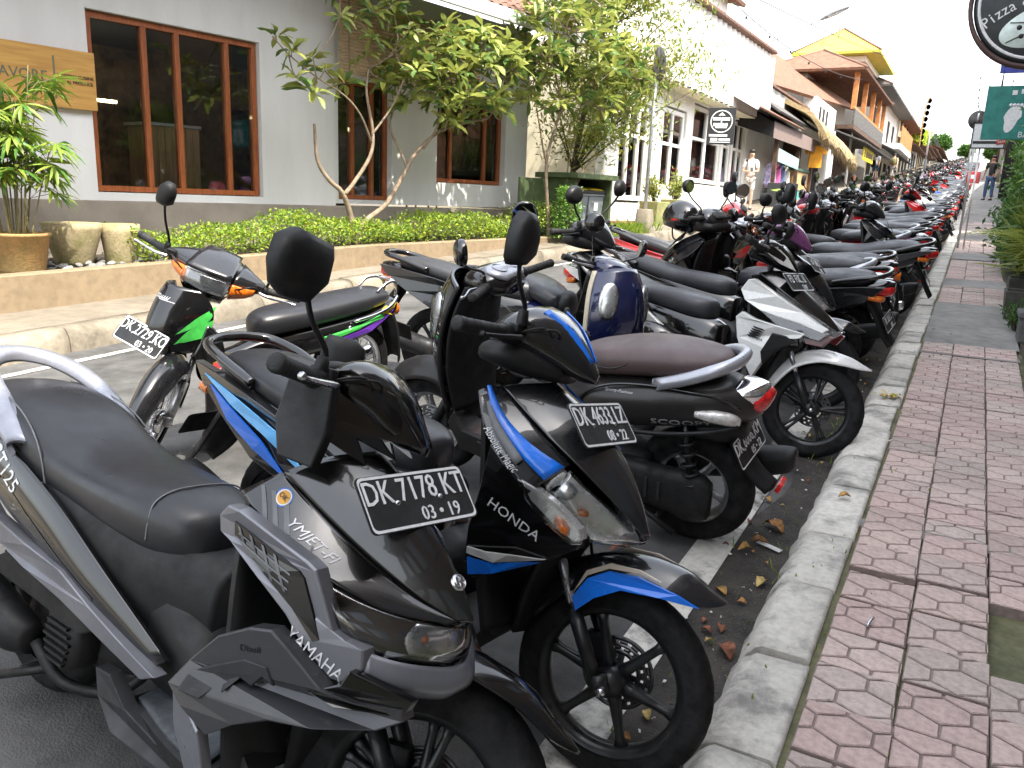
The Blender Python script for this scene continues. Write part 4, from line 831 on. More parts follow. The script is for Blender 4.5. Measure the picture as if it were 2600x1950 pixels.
# ---- house B: long brown roof, white wall with slits, thatch awning
hb_, hbi = thing_at('tiled_house', (-8, 35, 1.8), 'house with long brown pantile roof and thatched awning', 'house')
q = slab([(-6.9, 25.4, 5.45), (-6.0, 47.5, 6.72), (-9.6, 43.0, 8.9), (-10.2, 28.5, 8.25)], .12); child(q.obj('roof', PANT, hb_), hb_, hbi); q = slab([(-6.9, 25.4, 5.45), (-10.2, 28.5, 8.25), (-13.5, 25.4, 5.45)], .1); child(q.obj('roof', PANT, hb_), hb_, hbi)
boxp(hb_, hbi, 'wall', WHITEW, 27.2, 41.9, -11, -6.9, 1.2, 5.35); boxp(hb_, hbi, 'wall', WHITEW, 36.4, 41.8, -6.88, -6.35, 1.4, 6.1); boxp(hb_, hbi, 'parapet', two_tone('stained white', (.62, .61, .57), (.30, .29, .27), 2, .42, .62, .85), 26.7, 36.2, -6.85, -6.6, 4.85, 5.5)
for k in range(10): q = MB(); q.box((-6.72, 27.2+.95*k, 5.56), (.4, .9, .07)); child(q.obj('coping_tile', ROOFT, hb_), hb_, hbi)
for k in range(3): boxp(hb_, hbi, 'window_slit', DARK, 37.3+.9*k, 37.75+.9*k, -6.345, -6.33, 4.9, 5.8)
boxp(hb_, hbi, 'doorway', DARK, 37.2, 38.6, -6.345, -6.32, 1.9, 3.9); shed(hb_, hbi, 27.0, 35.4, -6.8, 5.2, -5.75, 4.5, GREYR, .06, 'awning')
th = MB(); random.seed(8)
rows = []
for k in range(14):
    y = 31.5+9.3*k/13; rows.append([(-6.6, y, 5.35-.02*k), (-6.1, y, 5.15-.03*k+random.uniform(-.05, .05)), (-5.6, y, 4.8-.035*k+random.uniform(-.05, .05)), (-5.15, y, 4.3-.04*k+random.uniform(-.1, .1)), (-5.05, y, 3.95-.04*k+random.uniform(-.12, .12))])
th.patch(rows, 1, 2, .16); child(th.obj('thatch_awning', THATCH, hb_), hb_, hbi)
fr = MB()
for k in range(900): y = random.uniform(31.4, 40.9); kk_ = (y-31.5)/9.3*13; x = random.uniform(-5.3, -5.0); z = 4.2-.04*kk_+random.uniform(-.1, .25); fr.tube([(x, y, z), (x+random.uniform(-.02, .12), y+random.uniform(-.12, .12), z-random.uniform(.15, .45))], .006, 3)
o = fr.obj('thatch_fringe', THATCH, hb_); child(o, hb_, hbi); o['kind'] = 'stuff'
# ---- house C: balcony with orange posts, awnings, yellow banner
hc, hci = thing_at('balcony_house', (-7.5, 48, 2.8), 'two-storey house with orange balcony posts and dark shop front', 'house')
hip(hc, hci, 42.0, 56.5, -10.6, -5.3, 8.05, 9.55, 4.0, PANT); boxp(hc, hci, 'wall', mat('dim white wall', (.5, .47, .42), .8), 42.5, 56, -12, -8.0, 2.4, 8.0); boxp(hc, hci, 'balcony_floor', DBROWN, 42.4, 56, -7.99, -5.6, 5.35, 5.55); boxp(hc, hci, 'balcony_front', GREYR, 42.4, 56, -5.68, -5.6, 5.56, 6.25)
for s in (42.6, 46.2, 49.8, 53.0, 55.8): boxp(hc, hci, 'balcony_post', ORANGEW, s, s+.22, -5.85, -5.63, 6.26, 8.0)
boxp(hc, hci, 'balcony_rail', ORANGEW, 42.4, 56, -5.72, -5.62, 6.27, 6.37); boxp(hc, hci, 'shop_front', DBROWN, 42.5, 56, -7.2, -7.1, 2.4, 5.34)
for k in range(14): boxp(hc, hci, 'shutter_board', DBROWN, 42.7+.9*k, 43.5+.9*k, -7.09, -7.04, 2.6, 4.9)
shed(hc, hci, 42.0, 57.0, -7.0, 5.55, -4.9, 4.75, GREYR, .06); boxp(hc, hci, 'side_wall', WHITEW, 41.95, 42.3, -9, -6.3, 2.2, 5.2)
bn = MB(); bn.box((-5.2, 46.2, 4.35), (.04, 4.4, .62)); o = bn.obj('banner', mat('yellow banner', (.68, .52, .02), .6)); tag(o, 'yellow banner under the awning of the balcony house', 'banner')
q = MB(); q.lathe([(.10, .004), (.19, .004), (.19, 0), (.10, 0)], 24, 'z', (-1.5, 0, 0), 0, True); [q.box((-.85+.42*k, .02*(k % 2), .002), (.30, .34-.05*(k % 3), .004)) for k in range(7)]; o2 = q.obj('print', DBROWN, o); o2.matrix_basis = frame((-5.176, 46.2, 4.35), (0, 1, 0), (0, 0, 1))
# ---- yellow roofed pavilion behind
hy, hyi = thing_at('yellow_roof_pavilion', (-9.5, 52, 4), 'pavilion with bright yellow hipped roof behind the balcony house', 'house')
hip(hy, hyi, 50, 58.5, -10.4, -5.7, 10.15, 11.75, 2.3, YROOF); boxp(hy, hyi, 'wall', WHITEW, 50.8, 57.7, -9.7, -6.5, 9.7, 10.0)
# ---- white house D with balcony, and further houses
hd_, hdi = thing_at('white_balcony_house', (-7.5, 65, 4), 'white house with bamboo balcony rail beyond the balcony house', 'house')
boxp(hd_, hdi, 'wall', WHITEW, 57.2, 76, -13, -6.6, 3, 9.3); hip(hd_, hdi, 56.4, 77, -14, -5.5, 9.25, 11.4, 4, GREYR); boxp(hd_, hdi, 'balcony', WHITEW, 65, 76, -6.59, -5.3, 6.0, 6.4)
for k in range(24): boxp(hd_, hdi, 'bamboo_rail', ORANGEW, 65.1+.45*k, 65.45+.45*k, -5.36, -5.30, 6.41, 7.6)
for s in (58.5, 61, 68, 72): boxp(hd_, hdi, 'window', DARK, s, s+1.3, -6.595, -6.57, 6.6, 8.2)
shed(hd_, hdi, 57, 76, -6.6, 6.2, -4.9, 5.4, GREYR, .06); boxp(hd_, hdi, 'shop_front', CREAMW, 57.2, 76, -6.599, -6.55, 3.2, 5.6)
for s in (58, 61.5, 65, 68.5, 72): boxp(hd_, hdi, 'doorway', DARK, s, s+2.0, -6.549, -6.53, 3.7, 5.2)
far_spec = [(77.5, 92, -6.6, 9.4, 11.4, CREAMW, PANT, 'cream house with brown roof beyond the white balcony house'), (93, 108, -6.9, 9.6, 11.8, WHITEW, PANT, 'white house with brown roof below the bright green creeper'), (109, 128, -7.2, 9.2, 11.6, CREAMW, PANT, 'cream house with low brown roof near the top of the street'), (129, 150, -7.6, 10.2, 12.6, WHITEW, PANT, 'farthest white house on the left of the street'), (152, 185, -7.6, 11.8, 13.8, CREAMW, PANT, 'last cream house where the street disappears')]
for s0, s1, X, ze, zr, wm, rm, lab in far_spec:
    h_, hi_ = thing_at('street_house', (X-2, (s0+s1)/2, prof((s0+s1)/2)), lab, 'house', 'houses far up the street'); zb = prof(s0)-.3
    boxp(h_, hi_, 'wall', wm, s0, s1, X-6, X, zb, ze); hip(h_, hi_, s0-.6, s1+.6, X-7, X+1.0, ze, zr, 3.5, rm); shed(h_, hi_, s0, s1, X, zb+3.5, X+1.7, zb+2.8, rm, .08)
    k = s0+1
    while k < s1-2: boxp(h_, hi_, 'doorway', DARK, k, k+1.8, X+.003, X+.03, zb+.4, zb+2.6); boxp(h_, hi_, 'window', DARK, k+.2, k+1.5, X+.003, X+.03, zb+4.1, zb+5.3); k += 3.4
for (y, x, z, rx, ry, h, lab) in ((96, -6.2, 8.2, .9, 5, 1.6, 'bright green creeper covering a balcony far up the street'),):
    shrub(x, y, z, rx, ry, h, 1500, .35, .16, leafmat('creeper leaf', (.25, .42, .03), (.5, .55, .05)), lab)
for k, (x, y, h) in enumerate(((-3.5, 205, 3.4), (3, 200, 4.5), (-9, 210, 6), (6.5, 170, 7), (1.5, 215, 4))):
    tt = tree_root('street_tree', (x, y, prof(min(y, 200))), ['round tree at the top of the street', 'taller tree at the top right of the street', 'wide tree behind the last houses', 'tree rising above the right-hand roofs', 'pale tree where the street ends'][k], 'tree', 'trees at the top of the street'); q = MB(); q.tube([(0, 0, -1), (0, 0, h*.5), (.3, .2, h*.8)], [.3, .2, .1], 8); q.obj('trunk', DBARK, tt)
    def smt():
        while True:
            p = (rnd.uniform(-1, 1), rnd.uniform(-1, 1), rnd.uniform(-1, 1))
            if sum(c*c for c in p) < 1: return (p[0]*h*.42, p[1]*h*.42, h*.72+p[2]*h*.34)
    cloud(1300, smt, .8, .45, rnd, 1).obj('crown', LEAF_D, tt)
# ---- lamp, poles, wires, penjor
lm = empty('street_lamp', (-6.55, 26.3, 6.1)); q = MB(); q.tube([(0, 0, -.3), (.1, 0, .15), (1.2, 0, .62), (2.0, 0, .92)], .022, 8, 3); q.obj('arm', METALG, lm)
q = MB(); q.loft([(1.8, .85, .06, .03), (2.0, .94, .11, .06), (2.3, 1.06, .12, .065), (2.55, 1.14, .07, .03)], 14, 3); q.obj('lamp_head', mat('grey lamp head', (.30, .30, .31), .5, .3), lm); q = MB(); q.loft([(2.02, .90, .08, .02), (2.25, .99, .09, .03), (2.45, 1.07, .05, .015)], 12, 2); q.obj('lamp_glass', mat('lamp glass', (.7, .7, .68), .2), lm); tag(lm, 'grey street lamp reaching out on a long arm above the street', 'street lamp')
def pole(x, y, z0, z1, r, lab, m=METALG, name='utility_pole', cat='pole'):
    e = empty(name, (x, y, z0)); q = MB(); q.tube([(0, 0, 0), (0, 0, z1-z0)], [r, r*.8], 10); q.obj('shaft', m, e); q = MB(); q.box((0, 0, z1-z0-.2), (.12, .5, .08)); q.obj('crossarm', m, e); return tag(e, lab, cat, 'poles along the street')
pole(-5.9, 44.5, 2.6, 6.05, .07, 'white pole in front of the balcony house', WHITEW); pole(-8.05, 50.5, 10.9, 12.6, .04, 'thin aerial mast on the yellow roof'); pole(-1.6, 120, 7.2, 13.5, .12, 'distant pole at the end of the bikes'); pole(.95, 62, 3.8, 10.2, .12, 'slender pole on the right far up the street'); pole(-5.0, 92, 5.4, 12.0, .10, 'slender pole on the left far up the street')
def wire(a, b, sag, lab, beads=0):
    q = MB(); P = []
    for k in range(15): t = k/14; P.append((a[0]+(b[0]-a[0])*t, a[1]+(b[1]-a[1])*t, a[2]+(b[2]-a[2])*t-sag*4*t*(1-t)))
    q.tube(P, .014, 5, 2); o = q.obj('cable', mat('black cable', (.03, .03, .03), .7)); tag(o, lab, 'cable', 'cables over the street')
    for k in range(beads):
        t = (k+.5)/beads; p = (a[0]+(b[0]-a[0])*t, a[1]+(b[1]-a[1])*t, a[2]+(b[2]-a[2])*t-sag*4*t*(1-t)-.05); g = MB(); g.box((0, 0, -.04), (.06, .02, .08)); g.obj('pennant', BLACKC, o, mw=Matrix.Translation(p))
wire((-6.6, 26.0, 7.6), (.9, 62, 9.5), .5, 'cable running from the white shop to the right-hand pole'); wire((-6.5, 92, 11.5), (1.0, 62, 10.0), .5, 'cable crossing the far street'); wire((-.6, 40, 7.5), (-.9, 75, 10.4), .9, 'string of dark pennants hanging over the right-hand bikes', 9); wire((-7, 25, 7.3), (-5.2, 40, 7.2), .4, 'string of pennants from the white shop roof', 7)
pj = empty('penjor_pole', (-5.5, 88, 5.2)); q = MB(); q.tube([(0, 0, 0), (0, 0, 5.5), (.35, 0, 7.2), (.9, 0, 7.6)], [.07, .06, .04, .02], 8, 4); q.obj('bamboo_pole', BAMB, pj)
for k in range(9): q = MB(); q.loft([(0, 0, .02, .02), (.0, -.2, .22, .06), (0, -.45, .1, .04)], 8, 2); q.v = [(p[1], p[0], p[2]) for p in q.v]; q.obj('decoration', [ORANGEW, BAMB, REDD := mat('red cloth', (.4, .05, .04), .9)][k % 3], pj, mw=Matrix.Translation((.08*k*.5, 0, 2.6+.55*k)))
tag(pj, 'tall decorated bamboo festival pole far up the street', 'pole')
# ---- right-hand side: shop building that shades the pavement
rb, rbi = thing_at('shop_building', (2.2, 6, 0), 'brown shop building behind the plants on the right', 'building'); RW = mat('brown boarded wall', (.13, .095, .065), .85, var=.15, scale=2)
boxp(rb, rbi, 'wall', RW, -14, 15.8, 1.45, 7.5, -1.0, 6.2); boxp(rb, rbi, 'cornice', DBROWN, -14.2, 16, 1.0, 7.6, 6.21, 6.5); shed(rb, rbi, -14.3, 16.1, 4.5, 8.0, .85, 6.53, PANT, .1, 'roof')
for k in range(7): boxp(rb, rbi, 'shop_window', mat('dark glazing', (.03, .035, .04), .1), -12+3.9*k, -9.4+3.9*k, 1.42, 1.44, prof(max(-12+3.9*k, 0))+.6, prof(max(-12+3.9*k, 0))+2.7)
for k in range(7): boxp(rb, rbi, 'upper_window', mat('dark glazing', (.03, .035, .04), .1), -12+3.9*k, -9.9+3.9*k, 1.42, 1.44, 3.9, 5.6)
rb2, rbi2 = thing_at('shop_building', (2.6, 30, 1), 'low shop building behind the standing man', 'building'); boxp(rb2, rbi2, 'wall', BRICK, 20, 58, 1.7, 8, 0, 5.2); shed(rb2, rbi2, 19.6, 58.5, 5, 7.6, 1.2, 5.35, PANT, .1, 'roof'); boxp(rb2, rbi2, 'pillar', DARK, 38.2, 38.9, .72, 1.25, 1.8, 5.2)
for k in range(8): boxp(rb2, rbi2, 'shop_window', DARK, 22+4.4*k, 25+4.4*k, 1.66, 1.69, prof(22+4.4*k)+.4, prof(22+4.4*k)+2.6)
rb3, rbi3 = thing_at('shop_building', (3, 90, 4), 'row of far shops on the right of the street', 'building'); boxp(rb3, rbi3, 'wall', CREAMW, 60, 150, 1.9, 8, 2, 8.6); shed(rb3, rbi3, 59, 151, 6, 11, 1.2, 8.3, PANT, .1, 'roof')
# ---- signs over the right pavement
ps = empty('round_sign', (.20, 7.0, 2.985)); q = MB(); q.lathe([(0, .03), (.40, .03), (.42, .02), (.42, -.02), (.40, -.03), (0, -.03)], 60, 'y'); q.obj('board', mat('dark sign board', (.012, .016, .018), .4), ps)
q = MB(); q.lathe([(.425, .035), (.455, .03), (.455, -.03), (.425, -.035)], 60, 'y', closed=True); q.obj('frame', mat('brown sign frame', (.07, .035, .03), .5), ps)
q = MB(); q.lathe([(.375, -.034), (.395, -.034), (.395, -.031), (.375, -.031)], 60, 'y', closed=True); q.obj('ring', WHITEL, ps)
def arc_text(txt, rad, size, a0, step, par, y, m, c=(0, 0)):
    for k, ch in enumerate(txt):
        if ch == ' ': continue
        a = R(a0-step*k); t = text_mb(ch, size, .003, .95); o = t.obj('lettering', m, par); o.matrix_basis = frame((c[0]+rad*math.cos(a), y, c[1]+rad*math.sin(a)), (math.sin(a), 0, -math.cos(a)), (math.cos(a), 0, math.sin(a)))
arc_text('Pizza & Pasta', .655, .105, 133, 3.9, ps, -.033, WHITEL, (.12, -.62))
q = MB(); q.lathe([(0, .003), (.30, .003), (.305, 0)], 40, 'z'); q.xf(lambda p: Vector((p.x, p.y*.45, p.z))); pz_o = q.obj('pizza_emblem', mat('pale mint print', (.62, .72, .68), .5), ps, mw=frame((.06, -.033, -.155), (.94, 0, .30), (-.30, 0, .94)))
q = MB()
for k in range(3): a = R(60*k+20); q.tube([(.29*math.cos(a), .125*math.sin(a), .0045), (-.29*math.cos(a), -.125*math.sin(a), .0045)], .004, 5)
for k in range(8): q.lathe([(0, .007), (.016, .006), (.018, 0)], 10, 'z', (.19*math.cos(k*.785+.4), .08*math.sin(k*.785+.4), 0))
q.obj('emblem_lines', PLATEB, pz_o); q = MB(); q.tube([(.2, 0, .40), (.2, .0, .75), (1.3, 0, .78)], .02, 8); q.tube([(-.2, 0, .40), (-.2, 0, .76), (1.3, 0, .78)], .02, 8); q.obj('bracket', BLACKC, ps); tag(ps, 'round black pizza and pasta sign hanging at the top right corner', 'sign')
gs = hang_sign('foot_sign', (.36, 11.0, 2.66), .86, .58, 'green sign with two white footprints hanging over the right pavement', mat('sign green', (.02, .20, .17), .5))
q = MB(); [q.box((-.16+.085*k, -.023, .215+.01*(k % 2)), (.05, .003, .05)) for k in range(5)]; q.obj('print', WHITEL, gs); slet(gs, 'BALI', .09, .02, -.24, WHITEL)
for sx in (-1, 1):
    q = MB(); pl = [(.085*math.cos(a)*(1 if math.sin(a) > 0 else .7), .15*math.sin(a)) for a in [2*math.pi*k/20 for k in range(20)]]; q.prism(pl, (0, 0), 0, .003)
    for k in range(5): q.lathe([(0, .003), (.018, .003), (.019, 0)], 8, 'z', ((-.07+.034*k)*sx, .165-.008*abs(k-1), 0))
    o = q.obj('footprint', WHITEL, gs); o.matrix_basis = frame((sx*.15, -.022, -.07), (math.cos(sx*.25), 0, -math.sin(sx*.25)*-1), (-math.sin(sx*.25), 0, 1))
q = MB(); q.tube([(-.3, 0, .29), (-.3, 0, .5), (.9, 0, .5)], .012, 6); q.obj('bracket', BLACKC, gs)
ws = hang_sign('white_sign', (.02, 16.0, 2.83), .50, .42, 'white framed sign board behind the green footprint sign', WHITEL); q = MB()
for a in ((-.25, -.23, -.21, .21), (.23, .25, -.21, .21), (-.25, .25, .19, .21), (-.25, .25, -.21, -.19)): q.box(((a[0]+a[1])/2, -.001, (a[2]+a[3])/2), (a[1]-a[0], .05, a[3]-a[2]))
q.obj('frame', PLATEB, ws); q = MB(); q.tube([(-.12, -.024, -.05), (-.09, -.024, .02), (-.06, -.024, -.04), (-.02, -.024, .0), (.03, -.024, -.03), (.07, -.024, .02), (.10, -.024, -.03)], .006, 5, 3); q.box((-.02, -.024, -.11), (.40, .003, .045)); q.obj('print', PLATEB, ws); q = MB(); q.tube([(-.1, 0, -.21), (-.1, 0, -2.0)], .014, 8); q.tube([(-.2, 0, .21), (-.2, 0, .36)], .012, 8); q.obj('post', METALG, ws)
q = MB(); q.box((.20, -.03, -.10), (.16, .01, .07), Matrix.Rotation(R(-12), 3, 'Y')); o = q.obj('red_tag', REDD, ws); t = text_mb('REAL', .05, .002); t.obj('lettering', WHITEL, o, mw=frame((.20, -.037, -.10), (.978, 0, .208), (-.208, 0, .978)))
rd = empty('road_sign', (-.17, 16.15, .96)); q = MB(); q.tube([(0, 0, 0), (0, 0, 2.35)], .02, 8); q.obj('pole', METALG, rd); q = MB(); q.lathe([(0, .005), (.15, .005), (.155, 0), (.15, -.005), (0, -.005)], 28, 'y'); q.obj('sign_disc', mat('sign back', (.1, .09, .085), .6), rd, mw=Matrix.Translation((0, -.03, 2.13))); tag(rd, 'small round road sign seen from behind above the white sign', 'sign')
bs_ = hang_sign('blue_sign', (.33, 12.0, 3.38), .62, .30, 'blue sign board below the round pizza sign', mat('sign blue', (.05, .06, .35), .5)); slet(bs_, 'D', .20, -.14, 0, WHITEL)
# ================================================================== motorbikes
BLACK = mat('gloss black paint', (.0035, .0035, .004), .14, var=.2, scale=5, coat=.7, rvar=.10, dust=0.035)
CHAR = mat('charcoal metallic paint', (.013, .0135, .016), .20, .2, var=.15, scale=6, coat=.8, rvar=.12, dust=0.05)
PLAS = mat('matte black plastic', (.0075, .0078, .0085), .50, spec=.35, var=.25, scale=14, bump=.06, bscale=350, rvar=.2, dust=0.06)
DPLAS = mat('dark grey plastic', (.022, .023, .026), .50, spec=.4, var=.2, scale=9, bump=.04, bscale=300, rvar=.25, dust=0.07)
GREYP = mat('grey silver paint', (.185, .188, .21), .34, .5, var=.1, scale=6, coat=.25, dust=0.12)
SILV = mat('silver paint', (.42, .43, .47), .30, .55, var=.08, scale=7, coat=.3)
RUB = mat('tyre rubber', (.0085, .0085, .009), .75, spec=.3, var=.4, scale=18, bump=.2, bscale=90, rvar=.2, dust=0.16)
GRIPM = mat('grip rubber', (.013, .0128, .0128), .62, var=.3, scale=25, bump=.2, bscale=200, dust=0.06)
ALU = mat('cast aluminium', (.45, .45, .45), .36, .85, var=.2, scale=20, rvar=.25)
DALU = mat('black painted alloy', (.009, .0105, .0125), .38, .3, var=.3, scale=14, coat=.2, rvar=.3, dust=0.1)
STEEL = mat('bright steel', (.62, .62, .64), .22, 1.0, var=.12, scale=30, rvar=.2)
CHROME = mat('chrome', (.78, .78, .80), .10, 1.0, var=.08, scale=14, rvar=.12)
REFL = mat('lamp reflector', (.88, .88, .89), .20, .7, var=.06, scale=30, rvar=.15, bump=.08, bscale=60)
VINYL = mat('black seat vinyl', (.018, .0185, .022), .31, var=.18, scale=5, bump=.10, bscale=22, rvar=.2, dust=0.035)
GVINYL = mat('grey seat vinyl', (.030, .031, .036), .44, var=.18, scale=6, bump=.10, bscale=22, rvar=.2, dust=0.05)
BVINYL = mat('brown seat vinyl', (.075, .048, .047), .46, var=.14, scale=5, bump=.06, bscale=380, dust=0.06)
ENG = mat('engine casting', (.016, .0165, .0175), .55, .4, var=.35, scale=18, rvar=.3, dust=0.14)
HOT = mat('exhaust shield', (.04, .04, .043), .42, .6, var=.3, scale=12, rvar=.3)
WHITEL = mat('white lettering', (.74, .75, .76), .45, scale=38, col2=(.40, .40, .39))
PLATEM = mat('number plate black', (.010, .011, .013), .45, var=.3, scale=14, rvar=.3, dust=0.1)
MIRG = mat('mirror glass', (.86, .87, .88), .015, 1.0, var=.02, rvar=0)
CLEAR = lens('clear lamp lens', (.97, .98, .98), .06)
SMOKE = lens('smoked lamp lens', (.42, .42, .44), .05)
AMBER = mat('amber lens', (.75, .17, .012), .14, var=.25, scale=60, coat=.6, bump=.25, bscale=120)
REDL = mat('red lens', (.60, .012, .012), .12, var=.3, scale=60, coat=.6, bump=.25, bscale=110)
BLUE = mat('blue decal', (.008, .16, .72), .28, var=.1, scale=6, coat=.5)
LBLUE = mat('pale blue decal', (.14, .46, .85), .28, var=.1, scale=6, coat=.5)
GREEN = mat('green decal', (.055, .42, .07), .28, var=.15, scale=20, coat=.4)
PURP = mat('purple decal', (.10, .03, .28), .3, var=.1, coat=.4)
YELL = mat('yellow decal', (.75, .6, .03), .35, var=.1)
BROWNP = mat('dark brown satin paint', (.021, .0185, .0175), .40, .25, var=.12, scale=4, coat=.15, rvar=.15, dust=0.05)
NAVY = mat('navy paint', (.006, .010, .055), .14, .2, var=.12, scale=5, coat=.9, dust=0.03)
CREAM = mat('cream plastic', (.62, .55, .42), .38, var=.08, scale=8, coat=.2)
WHITEP = mat('pearl white paint', (.74, .74, .72), .24, .1, var=.05, scale=5, coat=.7, dust=0.25)
REDP = mat('red paint', (.52, .012, .014), .18, .1, var=.12, scale=5, coat=.9)
MAUVE = mat('mauve paint', (.18, .055, .16), .28, .2, var=.12, scale=6, coat=.6)
BLUEP = mat('blue paint', (.02, .07, .33), .18, .2, var=.12, scale=6, coat=.8)
MATTEG = mat('satin grey paint', (.045, .046, .051), .38, .3, var=.12, scale=5, coat=.3, dust=0.12)
SOLE = mat('foot mat', (.06, .068, .076), .55, var=.25, scale=30, bump=.35, bscale=420)

SLET = mat('silver lettering', (.50, .50, .52), .35, .2)
DISCM = mat('brake disc steel', (.16, .16, .165), .38, .9, var=.3, scale=20, rvar=.25)
def sym(pts):
    """points from the right side to the middle -> full row across"""
    return list(pts)+[(x, -y, z) for x, y, z in pts[::-1] if abs(y) > 1e-6]
_W = {}
def wheel_parts(r, tw, rimr, style, disc=True):
    k = (r, tw, rimr, style)
    if k in _W: return _W[k]
    ng = 30; n = ng*6; rc = rimr+(r-rimr)*.42; rows = []; NP = 15
    for i in range(n+1):
        t = 2*math.pi*i/n; row = []
        for j in range(NP):
            a = -1.95+3.9*j/(NP-1); rad = rc+(r-rc)*math.cos(a); y = tw/2*math.sin(a)*(1 if abs(a) < 1.6 else .96)
            if abs(a) < 1.15:
                ph = (i/6+abs(a)*1.6) % 1.0
                if ph < .20: rad -= .0042
            if a < -1.9 or a > 1.9: rad = rimr-.004
            row.append((rad*math.cos(t), y, rad*math.sin(t)))
        rows.append(row)
    ty = MB().grid(rows).mesh('tyre')
    rm = MB(); h = tw*.36
    rm.lathe([(rimr+.004, h), (rimr-.006, h), (rimr-.016, h*.8), (rimr-.026, h*.5), (rimr-.026, -h*.5), (rimr-.016, -h*.8), (rimr-.006, -h), (rimr+.004, -h)], 56, 'y')
    if style == 'wire':
        for i in range(36):
            a = 2*math.pi*i/36; b = a+(.55 if (i//2) % 2 else -.55); y = .028 if i % 2 else -.028
            rm.tube([(.034*math.cos(b), y, .034*math.sin(b)), ((rimr-.02)*math.cos(a), y*.15, (rimr-.02)*math.sin(a))], .0017, 5)
        rm.lathe([(.0, .05), (.05, .05), (.055, .03), (.055, -.03), (.05, -.05), (0, -.05)], 24, 'y')
    else:
        ns, w0, w1, pair = style
        for i in range(ns):
            for off in ((-pair, pair) if pair else (0,)):
                a = 2*math.pi*(i+.15)/ns+off; c, q = math.cos(a), math.sin(a); sec = []
                for rr, w, th in ((.026, w0*1.35, .020), (.06, w0, .017), (rimr*.62, (w0+w1)*.42, .012), (rimr-.045, w1*.9, .012), (rimr-.014, w1*1.7, .015)):
                    a2 = a-off*(1-min(1, rr/(rimr*.6)))*.9; cc, qq = math.cos(a2), math.sin(a2); ring = []
                    for (u, v) in ((1, .55), (.55, 1), (-.55, 1), (-1, .55), (-1, -.55), (-.55, -1), (.55, -1), (1, -.55)):
                        ring.append((rr*cc-u*w*.5*qq, v*th, rr*qq+u*w*.5*cc))
                    sec.append(ring)
                rm.grid(sec, 0, True, True, True)
        rm.lathe([(0, .052), (.022, .052), (.034, .042), (.040, .02), (.040, -.02), (.034, -.042), (.022, -.052), (0, -.052)], 24, 'y')
    rim = rm.mesh('wheel_rim')
    dm = MB(); ro, ri = min(rimr*.62, .095), min(rimr*.62, .095)*.52
    for (a, b) in ((ri, ri+(ro-ri)*.25), (ri+(ro-ri)*.42, ri+(ro-ri)*.6), (ri+(ro-ri)*.78, ro)):
        dm.lathe([(a, .002), (b, .002), (b, -.002), (a, -.002)], 48, 'y', closed=True)
    for (a, b, ph) in ((ri+(ro-ri)*.25, ri+(ro-ri)*.42, 0), (ri+(ro-ri)*.6, ri+(ro-ri)*.78, .5)):
        for i in range(16):
            t0 = 2*math.pi*(i+ph)/16; t1 = t0+2*math.pi/16*.66
            dm.lathe([(a, .002), (b, .002), (b, -.002), (a, -.002)], 2, 'y', closed=True, a0=t0, a1=t1)
    for i in range(4):
        a = math.pi/2*i+.3; dm.box((math.cos(a)*(ri+.0)*.75, 0, math.sin(a)*ri*.75), (.035, .004, .016), Matrix.Rotation(-a, 3, 'Y'))
    disc_m = dm.mesh('brake_disc')
    _W[k] = (rim, ty, disc_m); return _W[k]
def add_wheel(root, name, x, r, tw, rimr, style, rimmat, S=None, disc=0, rot=0.0):
    rim, ty, dm = wheel_parts(r, tw, rimr, style)
    mw = Matrix.Translation((x, 0, r)) @ Matrix.Rotation(rot, 4, 'Y')
    if S is not None: mw = S @ mw
    w = link(name, rim, rimmat, root, mw=mw); link('tyre', ty, RUB, w)
    if disc: link('brake_disc', dm, DISCM, w, mw=Matrix.Translation((0, disc, 0)))
    return w
def steer(wb, rf, ang, rake=26):
    ax = Vector((-math.sin(R(rake)), 0, math.cos(R(rake)))); p = Vector((wb-.075, 0, rf))
    return Matrix.Translation(p) @ Matrix.Rotation(R(ang), 4, ax) @ Matrix.Translation(-p)
def fender(mb, c, rows, t=.005, mi=0):
    P = []
    for a, r, hw, drop in rows:
        a = R(a); P.append([(c[0]+(r-drop*abs(k)**2.4)*math.cos(a), k*hw, c[1]+(r-drop*abs(k)**2.4)*math.sin(a)) for k in (-1, -.75, -.4, 0, .4, .75, 1)])
    return mb.patch(P, 4, 2, t, mi)
def hash_(t): return sum(ord(c)*(i+3) for i, c in enumerate(t))
